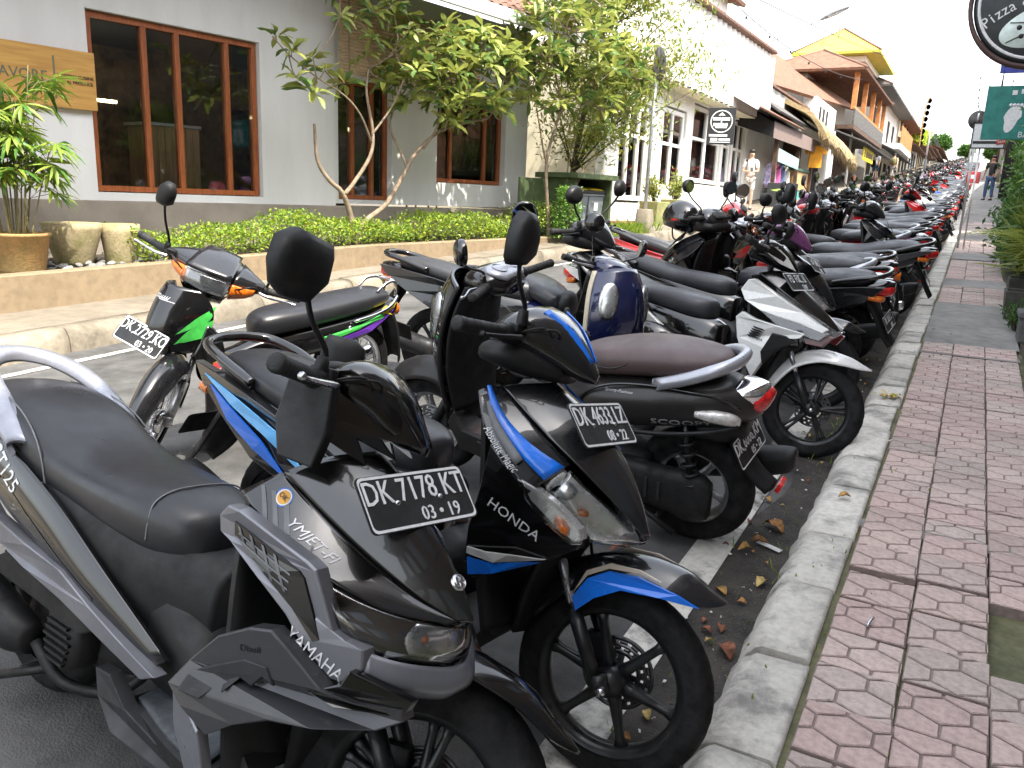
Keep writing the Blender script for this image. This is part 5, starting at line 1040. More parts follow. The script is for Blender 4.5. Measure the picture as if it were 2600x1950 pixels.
def plate(root, c, xd, yd, l1, l2, w=.27, h=.113, S=None):
    m = frame(c, xd, yd)
    if S is not None: m = S @ m
    b = MB(); n = 5; rr = .012; pl = []
    for (sx, sy, a0) in ((1, 1, 0), (-1, 1, 90), (-1, -1, 180), (1, -1, 270)):
        for k in range(n): a = R(a0+90*k/(n-1)); pl.append((sx*(w/2-rr)+rr*math.cos(a), sy*(h/2-rr)+rr*math.sin(a)))
    b.prism(pl, (0, 0), -.0012, .0012); p = b.obj('license_plate', PLATEM, root, mw=m)
    L = MB(); N = len(pl); k = 1-.011/w; k2 = 1-.011/h; k3 = 1-.0035/w*2
    o = [(x*k3, y*k3, .0022) for x, y in pl]; i = [(x*(1-.014/w), y*(1-.014/h), .0022) for x, y in pl]
    L.add(o+i, [(a, (a+1) % N, N+(a+1) % N, N+a) for a in range(N)], 0, False)
    if l1 and l1.startswith('#'):
        glyph_marks(L, 8, h*.40, 0, h*.17, .003, hash_(l1)); glyph_marks(L, 4, h*.24, w*.16, -h*.29, .003, hash_(l1)+5)
    elif l1:
        t = text_mb(l1, h*.60, .0032, .72); t.xf(lambda p: p+Vector((0, h*.17, 0))); L.add(t.v, t.f, 0, False)
        t = text_mb(l2, h*.36, .0032, .85); t.xf(lambda p: p+Vector((w*.16, -h*.29, 0))); L.add(t.v, t.f, 0, False)
    L.obj('plate_lettering', WHITEL, p)
    b = MB()
    for sx in (-.2, .2): b.lathe([(0, .0045), (.004, .004), (.0055, .0012)], 10, 'z', (sx*w, -h*.02, 0))
    b.obj('plate_bolt', STEEL, p); return p
def lettering(parent, txt, size, o, xd, yd, m, sx=1.0, shear=0.0, name='lettering', depth=.0012):
    t = text_mb(txt, size, depth, sx)
    if shear: t.xf(lambda p: Vector((p.x+p.y*shear, p.y, p.z)))
    return t.obj(name, m, parent, mw=frame(o, xd, yd))
from mathutils.bvhtree import BVHTree
def conform(parent, t, fr, surf, m, name='lettering', off=.0012, reach=.08):
    """lay a flat shape onto a curved panel along the frame's z axis"""
    bv = BVHTree.FromPolygons([Vector(v) for v in surf.v], surf.f); zx = fr.to_3x3() @ Vector((0, 0, 1)); out = []
    for v in t.v:
        p = fr @ Vector((v[0], v[1], 0)); h = bv.ray_cast(p+zx*reach, -zx, reach*2.2)
        out.append(tuple((h[0] if h[0] else p)+zx*(off+v[2])))
    t.v = out; return t.obj(name, m, parent)
def clet(parent, txt, size, o, xd, yd, m, surf, sx=1.0, shear=0.0):
    t = text_mb(txt, size, .0006, sx)
    if shear: t.xf(lambda p: Vector((p.x+p.y*shear, p.y, p.z)))
    return conform(parent, t, frame(o, xd, yd), surf, m)
def side_strip(parent, surf, sg, a, b, m, name='stripe_decal', n=8, off=.0014):
    """band between two (x,z) polylines, cast sideways onto a panel"""
    bv = BVHTree.FromPolygons([Vector(v) for v in surf.v], surf.f); A = cr(a, n); B = cr(b, n); rows = []
    for L in (A, [tuple((u+v)/2 for u, v in zip(x, y)) for x, y in zip(A, B)], B):
        r = []
        for x, z in L:
            h = bv.ray_cast(Vector((x, sg*.6, z)), Vector((0, -sg, 0)), 1.2); r.append((x, (h[0].y if h[0] else sg*.15)+sg*off, z))
        rows.append(r)
    q = MB(); q.grid(rows); return q.obj(name, m, parent)
def squiggle(parent, surf):
    r = random.Random(3); t = MB()
    for k in range(9): x = -.045+.0105*k; t.add([(x, -.008, 0), (x+.004, -.008, 0), (x+.012, .009, 0), (x+.008, .009, 0)], [(0, 1, 2, 3)], 0, False)
    for x0, x1, y in ((-.075, .0, .010), (-.03, .045, -.002), (.0, .075, -.010)): t.add([(x0+(x1-x0)*i/6, y+d*.0016, 0) for d in (-1, 1) for i in range(7)], [(i, i+1, i+8, i+7) for i in range(6)], 0, False)
    conform(parent, t, frame((1.075, .0, .800), (-.02, .26, -.005), (-.30, 0, .9)), surf, SLET, 'script_emblem')
def glyph_marks(L, n, size, cx, cy, z, seed):
    """worn characters that cannot be read: plain strokes"""
    r = random.Random(seed); w = size*.42
    for i in range(n):
        if i in (2, n-2) and n > 5: continue
        x = cx+(i-(n-1)/2)*w*1.25
        for a in ([(-.4, 0, .16, 1)] + r.sample([(.4, 0, .16, 1), (0, .42, .9, .14), (0, -.42, .9, .14), (0, 0, .8, .14)], 2)): L.box((x+a[0]*w, cy+a[1]*size, z), (a[2]*w, a[3]*size, .001))
def mirror_shape(kind):
    if kind == 'hex': return [(-.065, .030), (-.055, .052), (.03, .052), (.062, .030), (.066, -.01), (.050, -.045), (.02, -.058), (-.03, -.056), (-.066, -.015)]
    if kind == 'drop': return [(-.042, .008), (-.040, .038), (-.020, .062), (.012, .061), (.034, .036), (.042, 0), (.041, -.036), (.030, -.050), (-.010, -.047), (-.036, -.028)]
    if kind == 'oval': return [(.062*math.cos(2*math.pi*k/16), .046*math.sin(2*math.pi*k/16)) for k in range(16)]
    return [(.056*math.cos(2*math.pi*k/18), .056*math.sin(2*math.pi*k/18)) for k in range(18)]
def add_mirror(root, S, base, head, kind, yaw=0, pitch=0, m=None, sc=1.0, rim=None, flipy=1, roll=0, fy=0):
    """glass faces backwards (-x) before yaw"""
    b = MB(); B = Vector(base); H = Vector(head)
    sh = mirror_shape(kind); lo = min(p[1] for p in sh)*sc
    foot = H+Vector((.012, fy, lo*.7)); mid = B.lerp(foot, .55)+Vector((.0, (H.y-B.y)*.12, .01))
    b.tube([tuple(B), tuple(B+Vector((0, 0, .03))), tuple(mid), tuple(foot), tuple(H+Vector((.014, fy*.6, lo*.2)))], [.0065, .0062, .0055, .0055, .004], 8, 4)
    b.lathe([(0, .02), (.012, .018), (.014, 0), (.014, -.02)], 10, 'z', tuple(B))
    mm = Euler((R(roll), R(pitch), R(yaw))).to_matrix(); rows = []
    for dx, k in ((-.004, .985), (.002, 1.0), (.012, 1.0), (.024, .93), (.033, .72), (.037, .35), (.038, .05)):
        rows.append([tuple(H+mm @ Vector((dx*sc, flipy*y*k*sc, z*k*sc))) for y, z in sh])
    b.grid(rows, 0, True, True, True)
    o = b.obj('mirror', m or PLAS, root, mw=S)
    g = MB(); pts = [tuple(H+mm @ Vector((-.0055, flipy*y*.9*sc, z*.9*sc))) for y, z in sh]; g.add(pts, [tuple(range(len(pts)))], 0, False)
    g.obj('mirror_glass', MIRG, o); return o
def controls(root, S, xg, zg, yi=.19, yo=.335, sweep=.02, rise=0.0, mir=None, levers=True, housing=True):
    for sg in (-1, 1):
        b = MB(); A = Vector((xg, sg*yi, zg)); E_ = Vector((xg-sweep, sg*yo, zg+rise)); d = (E_-A).normalized()
        n = 15; P = []; rr = []
        for k in range(n):
            P.append(tuple(A.lerp(E_, k/(n-1)))); rr.append(.0165+(.0012 if k % 2 else 0)+(.004 if k == 0 else 0))
        b.tube(P, rr, 14); b.tube([tuple(E_-d*.002), tuple(E_+d*.012), tuple(E_+d*.016)], [.0185, .0185, .012], 14)
        b.obj('grip', GRIPM, root, mw=S)
        if housing:
            h = MB(); h.tube([tuple(A-d*.055), tuple(A-d*.012), tuple(A+d*.004)], [.024, .025, .021], 12)
            h.box(tuple(A-d*.03+Vector((.012, 0, .016))), (.03, .032, .022)); h.obj('switch_housing', PLAS, root, .004, S)
        if levers:
            v = MB(); P = [A-d*.03+Vector((.03, 0, -.004)), A+d*.02+Vector((.055, 0, -.006)), A+d*.08+Vector((.052, 0, -.010)), A+d*.125+Vector((.048, 0, -.012)), A+d*.15+Vector((.055, 0, -.012))]
            v.tube([tuple(p) for p in P], [.007, .0075, .0055, .005, .008], 8, 4); v.obj('brake_lever', STEEL if levers == 1 else PLAS, root, mw=S)
            for kx in (0, 1):
                w_ = MB(); a_ = A-d*(.035+.012*kx)+Vector((.02, 0, .006)); w_.tube([tuple(a_), tuple(a_+Vector((.055+.02*kx, -sg*.03, .018))), tuple(a_+Vector((.06, -sg*.09, -.03))), tuple(a_+Vector((.03, -sg*.13, -.10)))], .0032, 6, 5); w_.obj('control_cable', PLAS, root, mw=S)
def fork(root, S, wb, rf, ztop, m, ys=.062, caliper=True, low=None):
    b = MB(); tn = math.tan(R(26))
    for sg in (-1, 1):
        x0 = wb-.03; b.tube([(x0+.012, sg*ys, rf), (x0-(.17)*tn, sg*ys, rf+.17)], [.019, .0185], 12)
        b.tube([(x0+.02, sg*ys, rf-.012), (x0+.01, sg*ys, rf+.03)], [.024, .021], 12)
        b.tube([(wb, sg*(ys+.022), rf), (wb, sg*(ys-.02), rf)], [.013, .013], 6)
    o = b.obj('front_fork', low or m, root, mw=S)
    b = MB()
    for sg in (-1, 1):
        x0 = wb-.03; b.tube([(x0-.16*tn, sg*ys, rf+.16), (x0-(ztop-rf)*tn, sg*ys*.9, ztop)], [.0135, .0135], 12)
    b.tube([(wb, -ys-.028, rf), (wb, ys+.028, rf)], .008, 6); b.tube([(wb, -ys-.032, rf), (wb, -ys-.022, rf)], .012, 6)
    b.obj('fork_tube', STEEL, o)
    if caliper:
        c = MB(); c.box((wb-.065, ys*.62, rf+.045), (.06, .035, .085)); c.box((wb-.045, ys*.8, rf+.02), (.03, .02, .11)); c.obj('brake_caliper', ENG, root, .006, S)
        c = MB(); c.tube([(wb-.06, ys*.8, rf+.07), (wb-.10, ys*.95, rf+.16), (wb-.13, ys, rf+.28), (wb-.17, ys*.7, rf+.42)], .0045, 6, 4); c.obj('brake_hose', PLAS, root, mw=S)
def scooter_engine(root, rr, wb, exhaust=True, fan=True):
    b = MB()                                   # CVT case on the left, crankcase
    b.loft([(-.10, .245, .035, .075, 3.2, 0, .115), (-.04, .25, .045, .105, 3, 0, .118), (.10, .262, .045, .088, 3, 0, .12), (.26, .275, .05, .085, 3, 0, .12), (.40, .28, .045, .070, 3, 0, .115), (.44, .28, .03, .05, 3, 0, .11)], 18, 4)
    b.loft([(.16, .29, .10, .08), (.30, .30, .13, .11), (.44, .31, .10, .09), (.56, .32, .06, .055)], 14, 3)
    b.obj('engine_case', ENG, root)
    c = MB()
    for k in range(6): c.box((.09+.052*k, .168, .263+.005*k), (.012, .008, .10-.006*abs(k-3)))
    c.obj('cooling_rib', DPLAS, root, .002)
    b = MB(); b.loft([(.02, .24, .02, .05, 3, 0, -.075), (.12, .27, .022, .04, 3, 0, -.08), (.28, .30, .03, .05, 3, 0, -.08)], 10, 2); b.obj('swing_arm', ENG, root)
    if fan:
        f = MB(); f.lathe([(0, .018), (.055, .018), (.078, .006), (.085, -.03), (.085, -.05)], 30, 'y', (.30, -.150, .30))
        f.xf(lambda p: Vector((p.x, -.30-p.y, p.z)) if p.y > -.168 or True else p)
        for k in range(7): f.box((.30, -.172, .245+.0185*k), (.11-.012*abs(k-3), .010, .007))
        f.obj('fan_cover', PLAS, root)
    if exhaust:
        m = MB(); m.loft([(.16, .235, .030, .036, 2.3, 0, -.150), (.08, .25, .050, .058, 2.4, 0, -.165), (-.10, .29, .056, .064, 2.4, 0, -.172), (-.26, .335, .054, .062, 2.4, 0, -.172), (-.34, .357, .044, .050, 2.4, 0, -.17), (-.355, .362, .02, .022, 2.2, 0, -.17)], 18, 4)
        m.tube([(.17, -.15, .235), (.28, -.135, .17), (.40, -.07, .17), (.46, -.02, .24)], .014, 8, 4)
        mm = m.obj('muffler', PLAS, root)
        g = MB(); g.loft([(.06, .255, .050, .060, 2.4, 0, -.173), (-.10, .293, .058, .060, 2.4, 0, -.181), (-.25, .335, .052, .054, 2.4, 0, -.181)], 14, 3); g.obj('heat_shield', HOT, mm)
    s_ = MB(); coil = []
    for k in range(64): a = k*.62; coil.append((-.03+.030*math.cos(a)+.10*k/64*.5, .13+.030*math.sin(a), .30+.26*k/64))
    s_.tube(coil, .006, 6); s_.tube([(-.03, .13, .27), (.02, .13, .58)], .013, 8); s_.obj('rear_shock', DALU, root)
    k = MB(); k.tube([(.42, .12, .20), (.36, .20, .10), (.33, .235, .012)], .009, 8, 3); k.tube([(.31, .235, .012), (.36, .255, .012)], .012, 8); k.obj('side_stand', PLAS, root)
    cs = MB(); cs.tube([(.20, .13, .17), (.02, .15, .085)], .012, 8); cs.tube([(.20, -.13, .17), (.02, -.15, .085)], .012, 8); cs.tube([(.10, -.14, .13), (.10, .14, .13)], .011, 8); cs.obj('centre_stand', PLAS, root)
def rear_guard(root, pts, hw, m, name='rear_fender'):
    """mudguard tongue following (x,z) points"""
    b = MB(); rows = []
    for (x, z), w in zip(pts, hw): rows.append([(x+.028, -w, z-.018), (x+.004, -w*.8, z+.004), (x, 0, z+.010), (x+.004, w*.8, z+.004), (x+.028, w, z-.018)])
    b.patch(rows, 4, 2, .006); return b.obj(name, m, root)
def seat_obj(root, secs, m, name='seat', piping=None):
    b = MB(); b.loft(secs, 22, 5); o = b.obj(name, m, root); return o
def stitch(parent, pts, m):
    b = MB(); b.tube(pts, .0022, 5, 6); return b.obj('seat_stitching', m, parent)
def rail_bow(root, m, xr, zr, xf_, zf, hw, r=.014, flat=1.5):
    b = MB(); P = [(xf_, -hw, zf), (xf_+(xr-xf_)*.5, -hw*1.02, zf+(zr-zf)*.62), (xr+.05, -hw*.86, zr-.006), (xr+.006, -hw*.42, zr+.002), (xr, 0, zr+.004), (xr+.006, hw*.42, zr+.002), (xr+.05, hw*.86, zr-.006), (xf_+(xr-xf_)*.5, hw*1.02, zf+(zr-zf)*.62), (xf_, hw, zf)]
    b.tube(P, [r*1.1]+[r]*7+[r*1.1], 10, 5); b.xf(lambda p: Vector((p.x, p.y, zf+(p.z-zf)*1.0)))
    return b.obj('grab_rail', m, root)
ASILV = mat('graphite stitching', (.16, .165, .175), .6)

# ------------------------------------------------------------------ model 1: sharp-edged sport scooter (silver boomerang front)
def sport_scooter(paint=BLACK, trim=GREYP, wing=MATTEG, seatm=VINYL, ang=24, plates=('DK 7178 KT', '03 • 19'), marks=True):
    t = empty('motor_scooter'); wb, rf, rr = 1.26, .275, .265; S = steer(wb, rf, ang)
    add_wheel(t, 'front_wheel', wb, rf, .085, .19, (5, .026, .020, .10), DALU, S, .045)
    add_wheel(t, 'rear_wheel', 0, rr, .10, .185, (5, .026, .020, .10), DALU)
    fork(t, S, wb, rf, .60, DALU); scooter_engine(t, rr, wb)
    b = MB(); fender(b, (wb, rf), [(168, .315, .062, .05), (130, .318, .066, .035), (95, .32, .068, .03), (62, .322, .060, .028), (42, .33, .036, .020), (33, .345, .006, .004)]); b.obj('front_fender', BLACK, t, mw=S)
    # tail body
    b = MB(); b.loft([(-.46, .745, .03, .022, 2.4), (-.38, .715, .085, .055, 2.6), (-.18, .655, .135, .095, 2.8), (.08, .590, .165, .115, 3.0), (.30, .545, .165, .125, 3.2), (.50, .50, .150, .135, 3.4), (.64, .455, .12, .165, 3.6), (.735, .425, .085, .165, 3.4)], 22, 4); body = b.obj('tail_body', PLAS, t)
    b = MB(); b.loft([(.44, .42, .13, .12, 4), (.62, .40, .135, .13, 4), (.76, .36, .13, .085, 4), (.80, .34, .10, .05, 4)], 16, 3); b.obj('centre_tunnel', PLAS, t)
    yfn = lambda x, z: .172+.05*max(0, 1-abs(x-.25)/.55)-.02
    for sg in (-1, 1):
        q = MB(); q.panel([(.700, .372), (.60, .400), (.46, .445), (.34, .492), (.20, .512), (.02, .525), (-.14, .585), (-.30, .66), (-.40, .70), (-.28, .615), (-.10, .525), (.06, .470), (.20, .452), (.36, .425), (.52, .385), (.66, .352)], lambda x, z: .185+.03*max(0, 1-abs(x-.2)/.5)-.06*max(0, -x-.1), .03, sgn=sg); q.obj('side_fin', trim, t, .006)
        q = MB(); q.panel([(.50, .40), (.30, .44), (.08, .455), (-.02, .40), (.0, .37), (.20, .36), (.40, .35)], lambda x, z: .175, .03, sgn=sg); q.obj('engine_cover', PLAS, t, .008)
        q = MB(); q.patch([[(-.40, sg*.085, .758), (-.16, sg*.150, .722), (.06, sg*.166, .672), (.26, sg*.172, .612), (.46, sg*.166, .515), (.69, sg*.150, .395)], [(-.39, sg*.100, .735), (-.16, sg*.168, .690), (.05, sg*.184, .635), (.24, sg*.190, .570), (.42, sg*.184, .490), (.675, sg*.156, .385)], [(-.36, sg*.108, .700), (-.16, sg*.172, .640), (.03, sg*.188, .560), (.20, sg*.192, .515), (.38, sg*.188, .460), (.66, sg*.160, .375)]], 4, 5, .012); pn = q.obj('side_panel', paint, t)
        if marks:
            clet(pn, 'GT125', .058, (.005, sg*.18, .645), (-sg*.9, 0, sg*.42), (.42, 0, .9), WHITEL, q, 1.1, .2)
            for k in range(4): side_strip(pn, q, sg, [(-.14+.05*k, .66-.012*k), (.30+.05*k, .50-.014*k)], [(-.14+.05*k, .654-.012*k), (.30+.05*k, .492-.014*k)], CHAR, n=6)
    # seat
    st = seat_obj(t, [(-.30, .790, .05, .016, 2.6), (-.26, .776, .120, .044, 2.8), (-.14, .750, .150, .070, 3), (.0, .712, .160, .080, 3.2), (.12, .672, .160, .078, 3.2), (.24, .652, .155, .074, 3.2), (.40, .640, .148, .081, 3.2), (.53, .634, .134, .084, 3.1), (.61, .628, .106, .076, 2.9), (.655, .620, .064, .054, 2.6), (.665, .615, .02, .02, 2.4)], seatm)
    stitch(st, [(.535, -.133, .612), (.533, -.131, .65), (.53, -.118, .695), (.527, -.07, .717), (.525, 0, .7205), (.527, .07, .717), (.53, .118, .695), (.535, .133, .612)], ASILV)
    for sg in (-1, 1): stitch(st, [(-.26, sg*.104, .812), (-.14, sg*.134, .806), (-.02, sg*.146, .782), (.06, sg*.152, .745), (.12, sg*.160, .70), (.15, sg*.1595, .64), (.16, sg*.157, .60)], ASILV)
    # grab rail (broad painted bow)
    b = MB(); R_ = [[(.02, s*.172, .70), (-.12, s*.168, .775), (-.26, s*.148, .832), (-.37, s*.095, .862), (-.405, 0, .872)] for s in (-1,)]
    L0 = R_[0]; outer = L0+[(x, -y, z) for x, y, z in L0[-2::-1]]
    b.patch([[(x+.000, y*1.0, z-.022) for x, y, z in outer], [(x-.012, y*1.06, z+.004) for x, y, z in outer], [(x+.012, y*.97, z+.016) for x, y, z in outer], [(x+.045, y*.80, z+.006) for x, y, z in outer], [(x+.05, y*.78, z-.02) for x, y, z in outer]], 3, 4, .012); b.obj('grab_rail', mat('lavender grey paint', (.30, .31, .36), .3, .4, coat=.3), t)
    b = MB(); b.loft([(-.47, .70, .02, .02), (-.44, .695, .085, .034), (-.36, .68, .10, .04)], 14, 3); b.obj('tail_light', REDL, t)
    rear_guard(t, [(-.34, .62), (-.42, .55), (-.52, .44), (-.60, .36)], [.08, .075, .07, .06], PLAS)
    # floor and leg shield
    b = MB(); b.patch([[(.60, -.17, .265), (.62, -.05, .275), (.62, .05, .275), (.60, .17, .265)], [(.80, -.215, .265), (.80, -.06, .275), (.80, .06, .275), (.80, .215, .265)], [(.93, -.225, .275), (.93, -.07, .285), (.93, .07, .285), (.93, .225, .275)], [(1.02, -.20, .34), (1.02, -.07, .34), (1.02, .07, .34), (1.02, .20, .34)]], 4, 3, .03); fl = b.obj('floorboard', PLAS, t)
    for sg in (-1, 1):
        q = MB(); q.patch([[(.62, sg*.06, .292), (.62, sg*.115, .290), (.62, sg*.160, .283)], [(.78, sg*.055, .294), (.78, sg*.13, .292), (.80, sg*.205, .285)], [(.90, sg*.06, .302), (.91, sg*.14, .300), (.92, sg*.215, .293)]], 3, 3, .006); q.obj('foot_mat', SOLE, fl)
        q = MB(); q.panel([(.47, .30), (.56, .325), (.64, .285), (.80, .255), (.95, .26), (.96, .215), (.80, .20), (.60, .215), (.50, .25)], lambda x, z: .205 if x > .6 else .205-.25*(.6-x), .03, sgn=sg); q.obj('floor_skirt', DPLAS, t, .008)
    b = MB(); b.patch([[(1.00, -.235, .30), (1.03, -.08, .31), (1.03, .08, .31), (1.00, .235, .30)], [(.97, -.235, .48), (.985, -.09, .48), (.985, .09, .48), (.97, .235, .48)], [(.915, -.20, .68), (.91, -.08, .68), (.91, .08, .68), (.915, .20, .68)], [(.875, -.155, .825), (.86, -.06, .84), (.86, .06, .84), (.875, .155, .825)]], 4, 3, .012); b.obj('leg_shield', PLAS, t)
    b = MB(); b.patch([[(1.08, -.13, .58), (1.15, 0, .57), (1.08, .13, .58)], [(1.07, -.14, .45), (1.10, 0, .44), (1.07, .14, .45)], [(1.04, -.12, .30), (1.06, 0, .29), (1.04, .12, .30)]], 3, 4, .01); b.obj('inner_fender', PLAS, t)
    # nose
    hood = MB(); hood.patch([sym([(.935, -.130, .876), (.985, -.075, .912), (1.03, 0, .928)]), sym([(1.030, -.110, .818), (1.085, -.062, .866), (1.125, 0, .882)]), sym([(1.130, -.083, .762), (1.185, -.045, .800), (1.215, 0, .812)]), sym([(1.235, -.048, .712), (1.270, -.025, .735), (1.290, 0, .742)]), sym([(1.318, -.012, .682), (1.326, -.006, .684), (1.334, 0, .685)])], 5, 5, .008); nose = hood.obj('nose_cover', paint, t)
    for sg in (-1, 1):
        f = lambda L: [(x, -sg*y, z) for x, y, z in L]
        q = MB(); q.patch([f([(.932, -.131, .875), (.90, -.150, .850), (.866, -.168, .822)]), f([(1.031, -.112, .816), (1.005, -.150, .796), (.980, -.182, .772)]), f([(1.132, -.086, .758), (1.115, -.128, .744), (1.090, -.168, .735)]), f([(1.236, -.052, .708), (1.228, -.078, .702), (1.215, -.105, .690)]), f([(1.316, -.016, .681), (1.314, -.020, .680), (1.312, -.025, .678)])], 5, 4, .008); sp = q.obj('nose_side_panel', paint, t)
        if marks and sg == -1:
            for k in range(3):
                x0 = .905+.026*k; side_strip(sp, q, -1, [(x0, .846-.004*k), (x0+.045, .79-.005*k)], [(x0+.009, .846-.004*k), (x0+.056, .79-.005*k)], ASILV, n=4)
            clet(sp, 'YMJET-FI', .025, (1.052, -.150, .778), (.150, .026, -.066), (.60, .40, .60), SLET, q, 1.3, .4)
            for i, (rad, mm) in enumerate(((.0185, mat('sticker blue', (.03, .14, .5), .35)), (.0155, mat('sticker white', (.8, .8, .8), .4)), (.0130, mat('sticker orange', (.75, .36, .03), .4)))):
                d = MB(); d.lathe([(0, .0), (rad*.5, 0), (rad, .0)], 26, 'z'); conform(sp, d, frame((.962, -.150, .836), (.10, .030, -.060), (.60, .40, .60)), q, mm, 'round_sticker', .0008+.0006*i)
            clet(sp, 'OK', .014, (.962, -.150, .836), (.10, .030, -.060), (.60, .40, .60), PLATEM, q).location = (0, -.0016, .0016)
        # silver boomerang frame with a black inset
        yb = lambda x, z: .212-.22*max(0, x-.98)+.10*max(0, .70-z)*max(0, min(1, (1.2-x)/.1))
        q = MB(); q.panel([(.868, .785), (.888, .808), (.92, .808), (1.085, .760), (1.108, .748), (1.160, .650), (1.185, .640), (1.222, .634), (1.226, .60), (1.206, .566), (1.17, .565), (1.10, .618), (1.065, .650), (.99, .70), (.905, .745), (.875, .755)], yb, .028, sgn=sg); bsurf = q; bo = q.obj('front_trim', trim, t, .006)
        q = MB(); q.panel([(.915, .785), (1.075, .738), (1.088, .728), (1.140, .628), (1.128, .622), (1.075, .668), (1.0, .715), (.92, .760)], lambda x, z: yb(x, z)+.0015, .006, sgn=sg, taper=.001); ins = q; q.obj('trim_inset', BLACK, bo)
        if marks:
            for k in range(4): x0 = .925+.030*k; side_strip(bo, ins, sg, [(x0, .780-.009*k), (x0+.055, .700-.012*k)], [(x0+.007, .778-.009*k), (x0+.062, .698-.012*k)], ASILV, n=3)
            for k in range(3): side_strip(bo, ins, sg, [(.93, .768-.010*k), (1.06, .728-.014*k)], [(.93, .765-.010*k), (1.06, .724-.014*k)], ASILV, n=3)
        # lower wing
        yw = lambda x, z: .262-.20*max(0, x-.90)-.9*max(0, x-1.19)*.55+.02*(z < .5)
        q = MB(); q.panel([(.872, .470), (.90, .520), (.955, .585), (1.02, .622), (1.065, .632), (1.10, .612), (1.18, .560), (1.235, .545), (1.300, .545), (1.305, .525), (1.27, .503), (1.19, .498), (1.10, .480), (1.03, .445), (.975, .405), (.91, .44)], yw, .03, sgn=sg); wsurf = q; wg = q.obj('lower_wing', wing, t, .008)
        q = MB(); q.panel([(.91, .505), (1.02, .563), (1.07, .565), (1.09, .535), (1.065, .545), (1.045, .520), (1.02, .528), (1.0, .497), (.985, .508), (.955, .470), (.905, .47)], lambda x, z: yw(x, z)+.004, .004, sgn=sg, taper=.001); q.obj('wing_scoop', DPLAS, wg, .002)
        q = MB(); q.panel([(1.215, .600), (1.31, .560), (1.30, .53), (1.20, .53), (1.15, .545), (1.205, .575)], lambda x, z: yw(x, z)-.006, .02, sgn=sg); q.obj('lower_cowl', BLACK, t, .006)
        q = MB(); q.panel([(.868, .465), (.905, .445), (.955, .405), (.985, .32), (1.005, .25), (.955, .245), (.925, .31), (.885, .39)], lambda x, z: .268-.3*max(0, .33-z), .02, sgn=sg); q.obj('shield_edge', trim, t, .008)
        if marks and sg == -1:
            clet(bo, 'YAMAHA', .034, (1.135, -.19, .600), (.105, .022, -.050), (.45, -.1, .9), WHITEL, bsurf, .92)
            clet(wg, 'Diasil', .016, (1.03, -.24, .585), (.1, .02, .02), (-.1, -.1, .9), PLAS, wsurf, 1.3)
    # headlight
    up = [(1.086, -.166, .730), (1.150, -.142, .708), (1.215, -.107, .690), (1.285, -.050, .676), (1.322, 0, .676)]
    dn = [(1.165, -.158, .640), (1.205, -.140, .626), (1.258, -.104, .616), (1.302, -.040, .604), (1.314, 0, .602)]
    md = [(a+.012, b*1.03, (c+f_)/2) for (a, b, c), (d, e, f_) in zip([((u[0]+d[0])/2, (u[1]+d[1])/2, u[2]) for u, d in zip(up, dn)], dn)]
    bk = lambda L, k: [(x-k, y*.90, z) for x, y, z in L]
    q = MB(); q.patch([sym(bk(up, .030)), sym(bk(md, .055)), sym(bk(dn, .030))], 4, 4, .004); hl = q.obj('headlight', DPLAS, t)
    q = MB(); q.patch([sym([(1.262, -.072, .676), (1.300, -.03, .671), (1.306, 0, .670)]), sym([(1.250, -.085, .645), (1.272, -.03, .642), (1.276, 0, .642)]), sym([(1.262, -.080, .618), (1.292, -.03, .609), (1.298, 0, .607)])], 4, 3, .003); q.obj('reflector', REFL, hl)
    q = MB(); q.patch([sym([(1.225, -.098, .685), (1.246, -.074, .680)]), sym([(1.225, -.105, .650), (1.245, -.082, .64)]), sym([(1.245, -.098, .622), (1.265, -.072, .615)])], 3, 1, .003)
    for sg in (-1, 1): q = MB(); q.lathe([(0, .012), (.008, .008), (.010, -.01)], 10, 'x', (1.262, sg*.045, .640)); q.obj('bulb', AMBER, hl)
    q = MB(); q.patch([sym(up), sym(md), sym(dn)], 4, 4, .003); q.obj('headlight_lens', CLEAR, hl)
    q = MB(); q.patch([sym([(x+.004, y*1.0, z-.004) for x, y, z in dn[1:]]), sym([(1.222, -.150, .598), (1.275, -.108, .578), (1.325, -.04, .570), (1.340, 0, .572)]), sym([(1.215, -.14, .57), (1.26, -.10, .555), (1.312, -.045, .548), (1.318, 0, .548)])], 3, 4, .012); q.obj('chin_trim', trim, t)
    d = MB(); d.lathe([(0, .004), (.013, .004), (.0165, .001), (.0165, -.004)], 24, 'z')
    for k in range(3): d.box((0, 0, .005), (.022, .0022, .0015), Matrix.Rotation(R(60*k), 3, 'Z'))
    d.lathe([(.012, .0035), (.012, .0056), (.0135, .0056), (.0135, .0035)], 24, 'z'); d.obj('round_emblem', STEEL, nose, mw=frame((1.2885, 0, .7475), (0, 1, 0), (-.70, 0, .71)))
    plate(t, (1.163, .004, .872), (.040, .262, .012), (-.072, .01, .082), *plates)
    # handlebar
    b = MB(); b.loft([(.90, 1.035, .10, .035, 2.6), (.945, 1.045, .135, .055, 2.6), (1.0, 1.035, .120, .062, 2.6), (1.06, .995, .085, .050, 2.6), (1.115, .950, .02, .012, 2.4)], 18, 4); b.obj('handlebar_cowl', paint, t, mw=S)
    for sg in (-1, 1):
        q = MB(); q.panel([(.90, 1.055), (.96, 1.075), (1.045, 1.045), (1.115, .955), (1.04, .955), (1.075, .92), (1.0, .945), (1.03, .895), (.955, .93), (.905, .98)], lambda x, z: .150-.55*max(0, x-.93), .010, sgn=sg); q.obj('cowl_side', BLACK, t, .004, S)
        q = MB(); q.panel([(.878, 1.03), (.968, 1.03), (.975, .945), (.960, .878), (.888, .885), (.868, .955)], lambda x, z: .205-.3*max(0, 1.0-z)*.3, .035, sgn=sg); q.obj('switch_cover', DPLAS, t, .008, S)
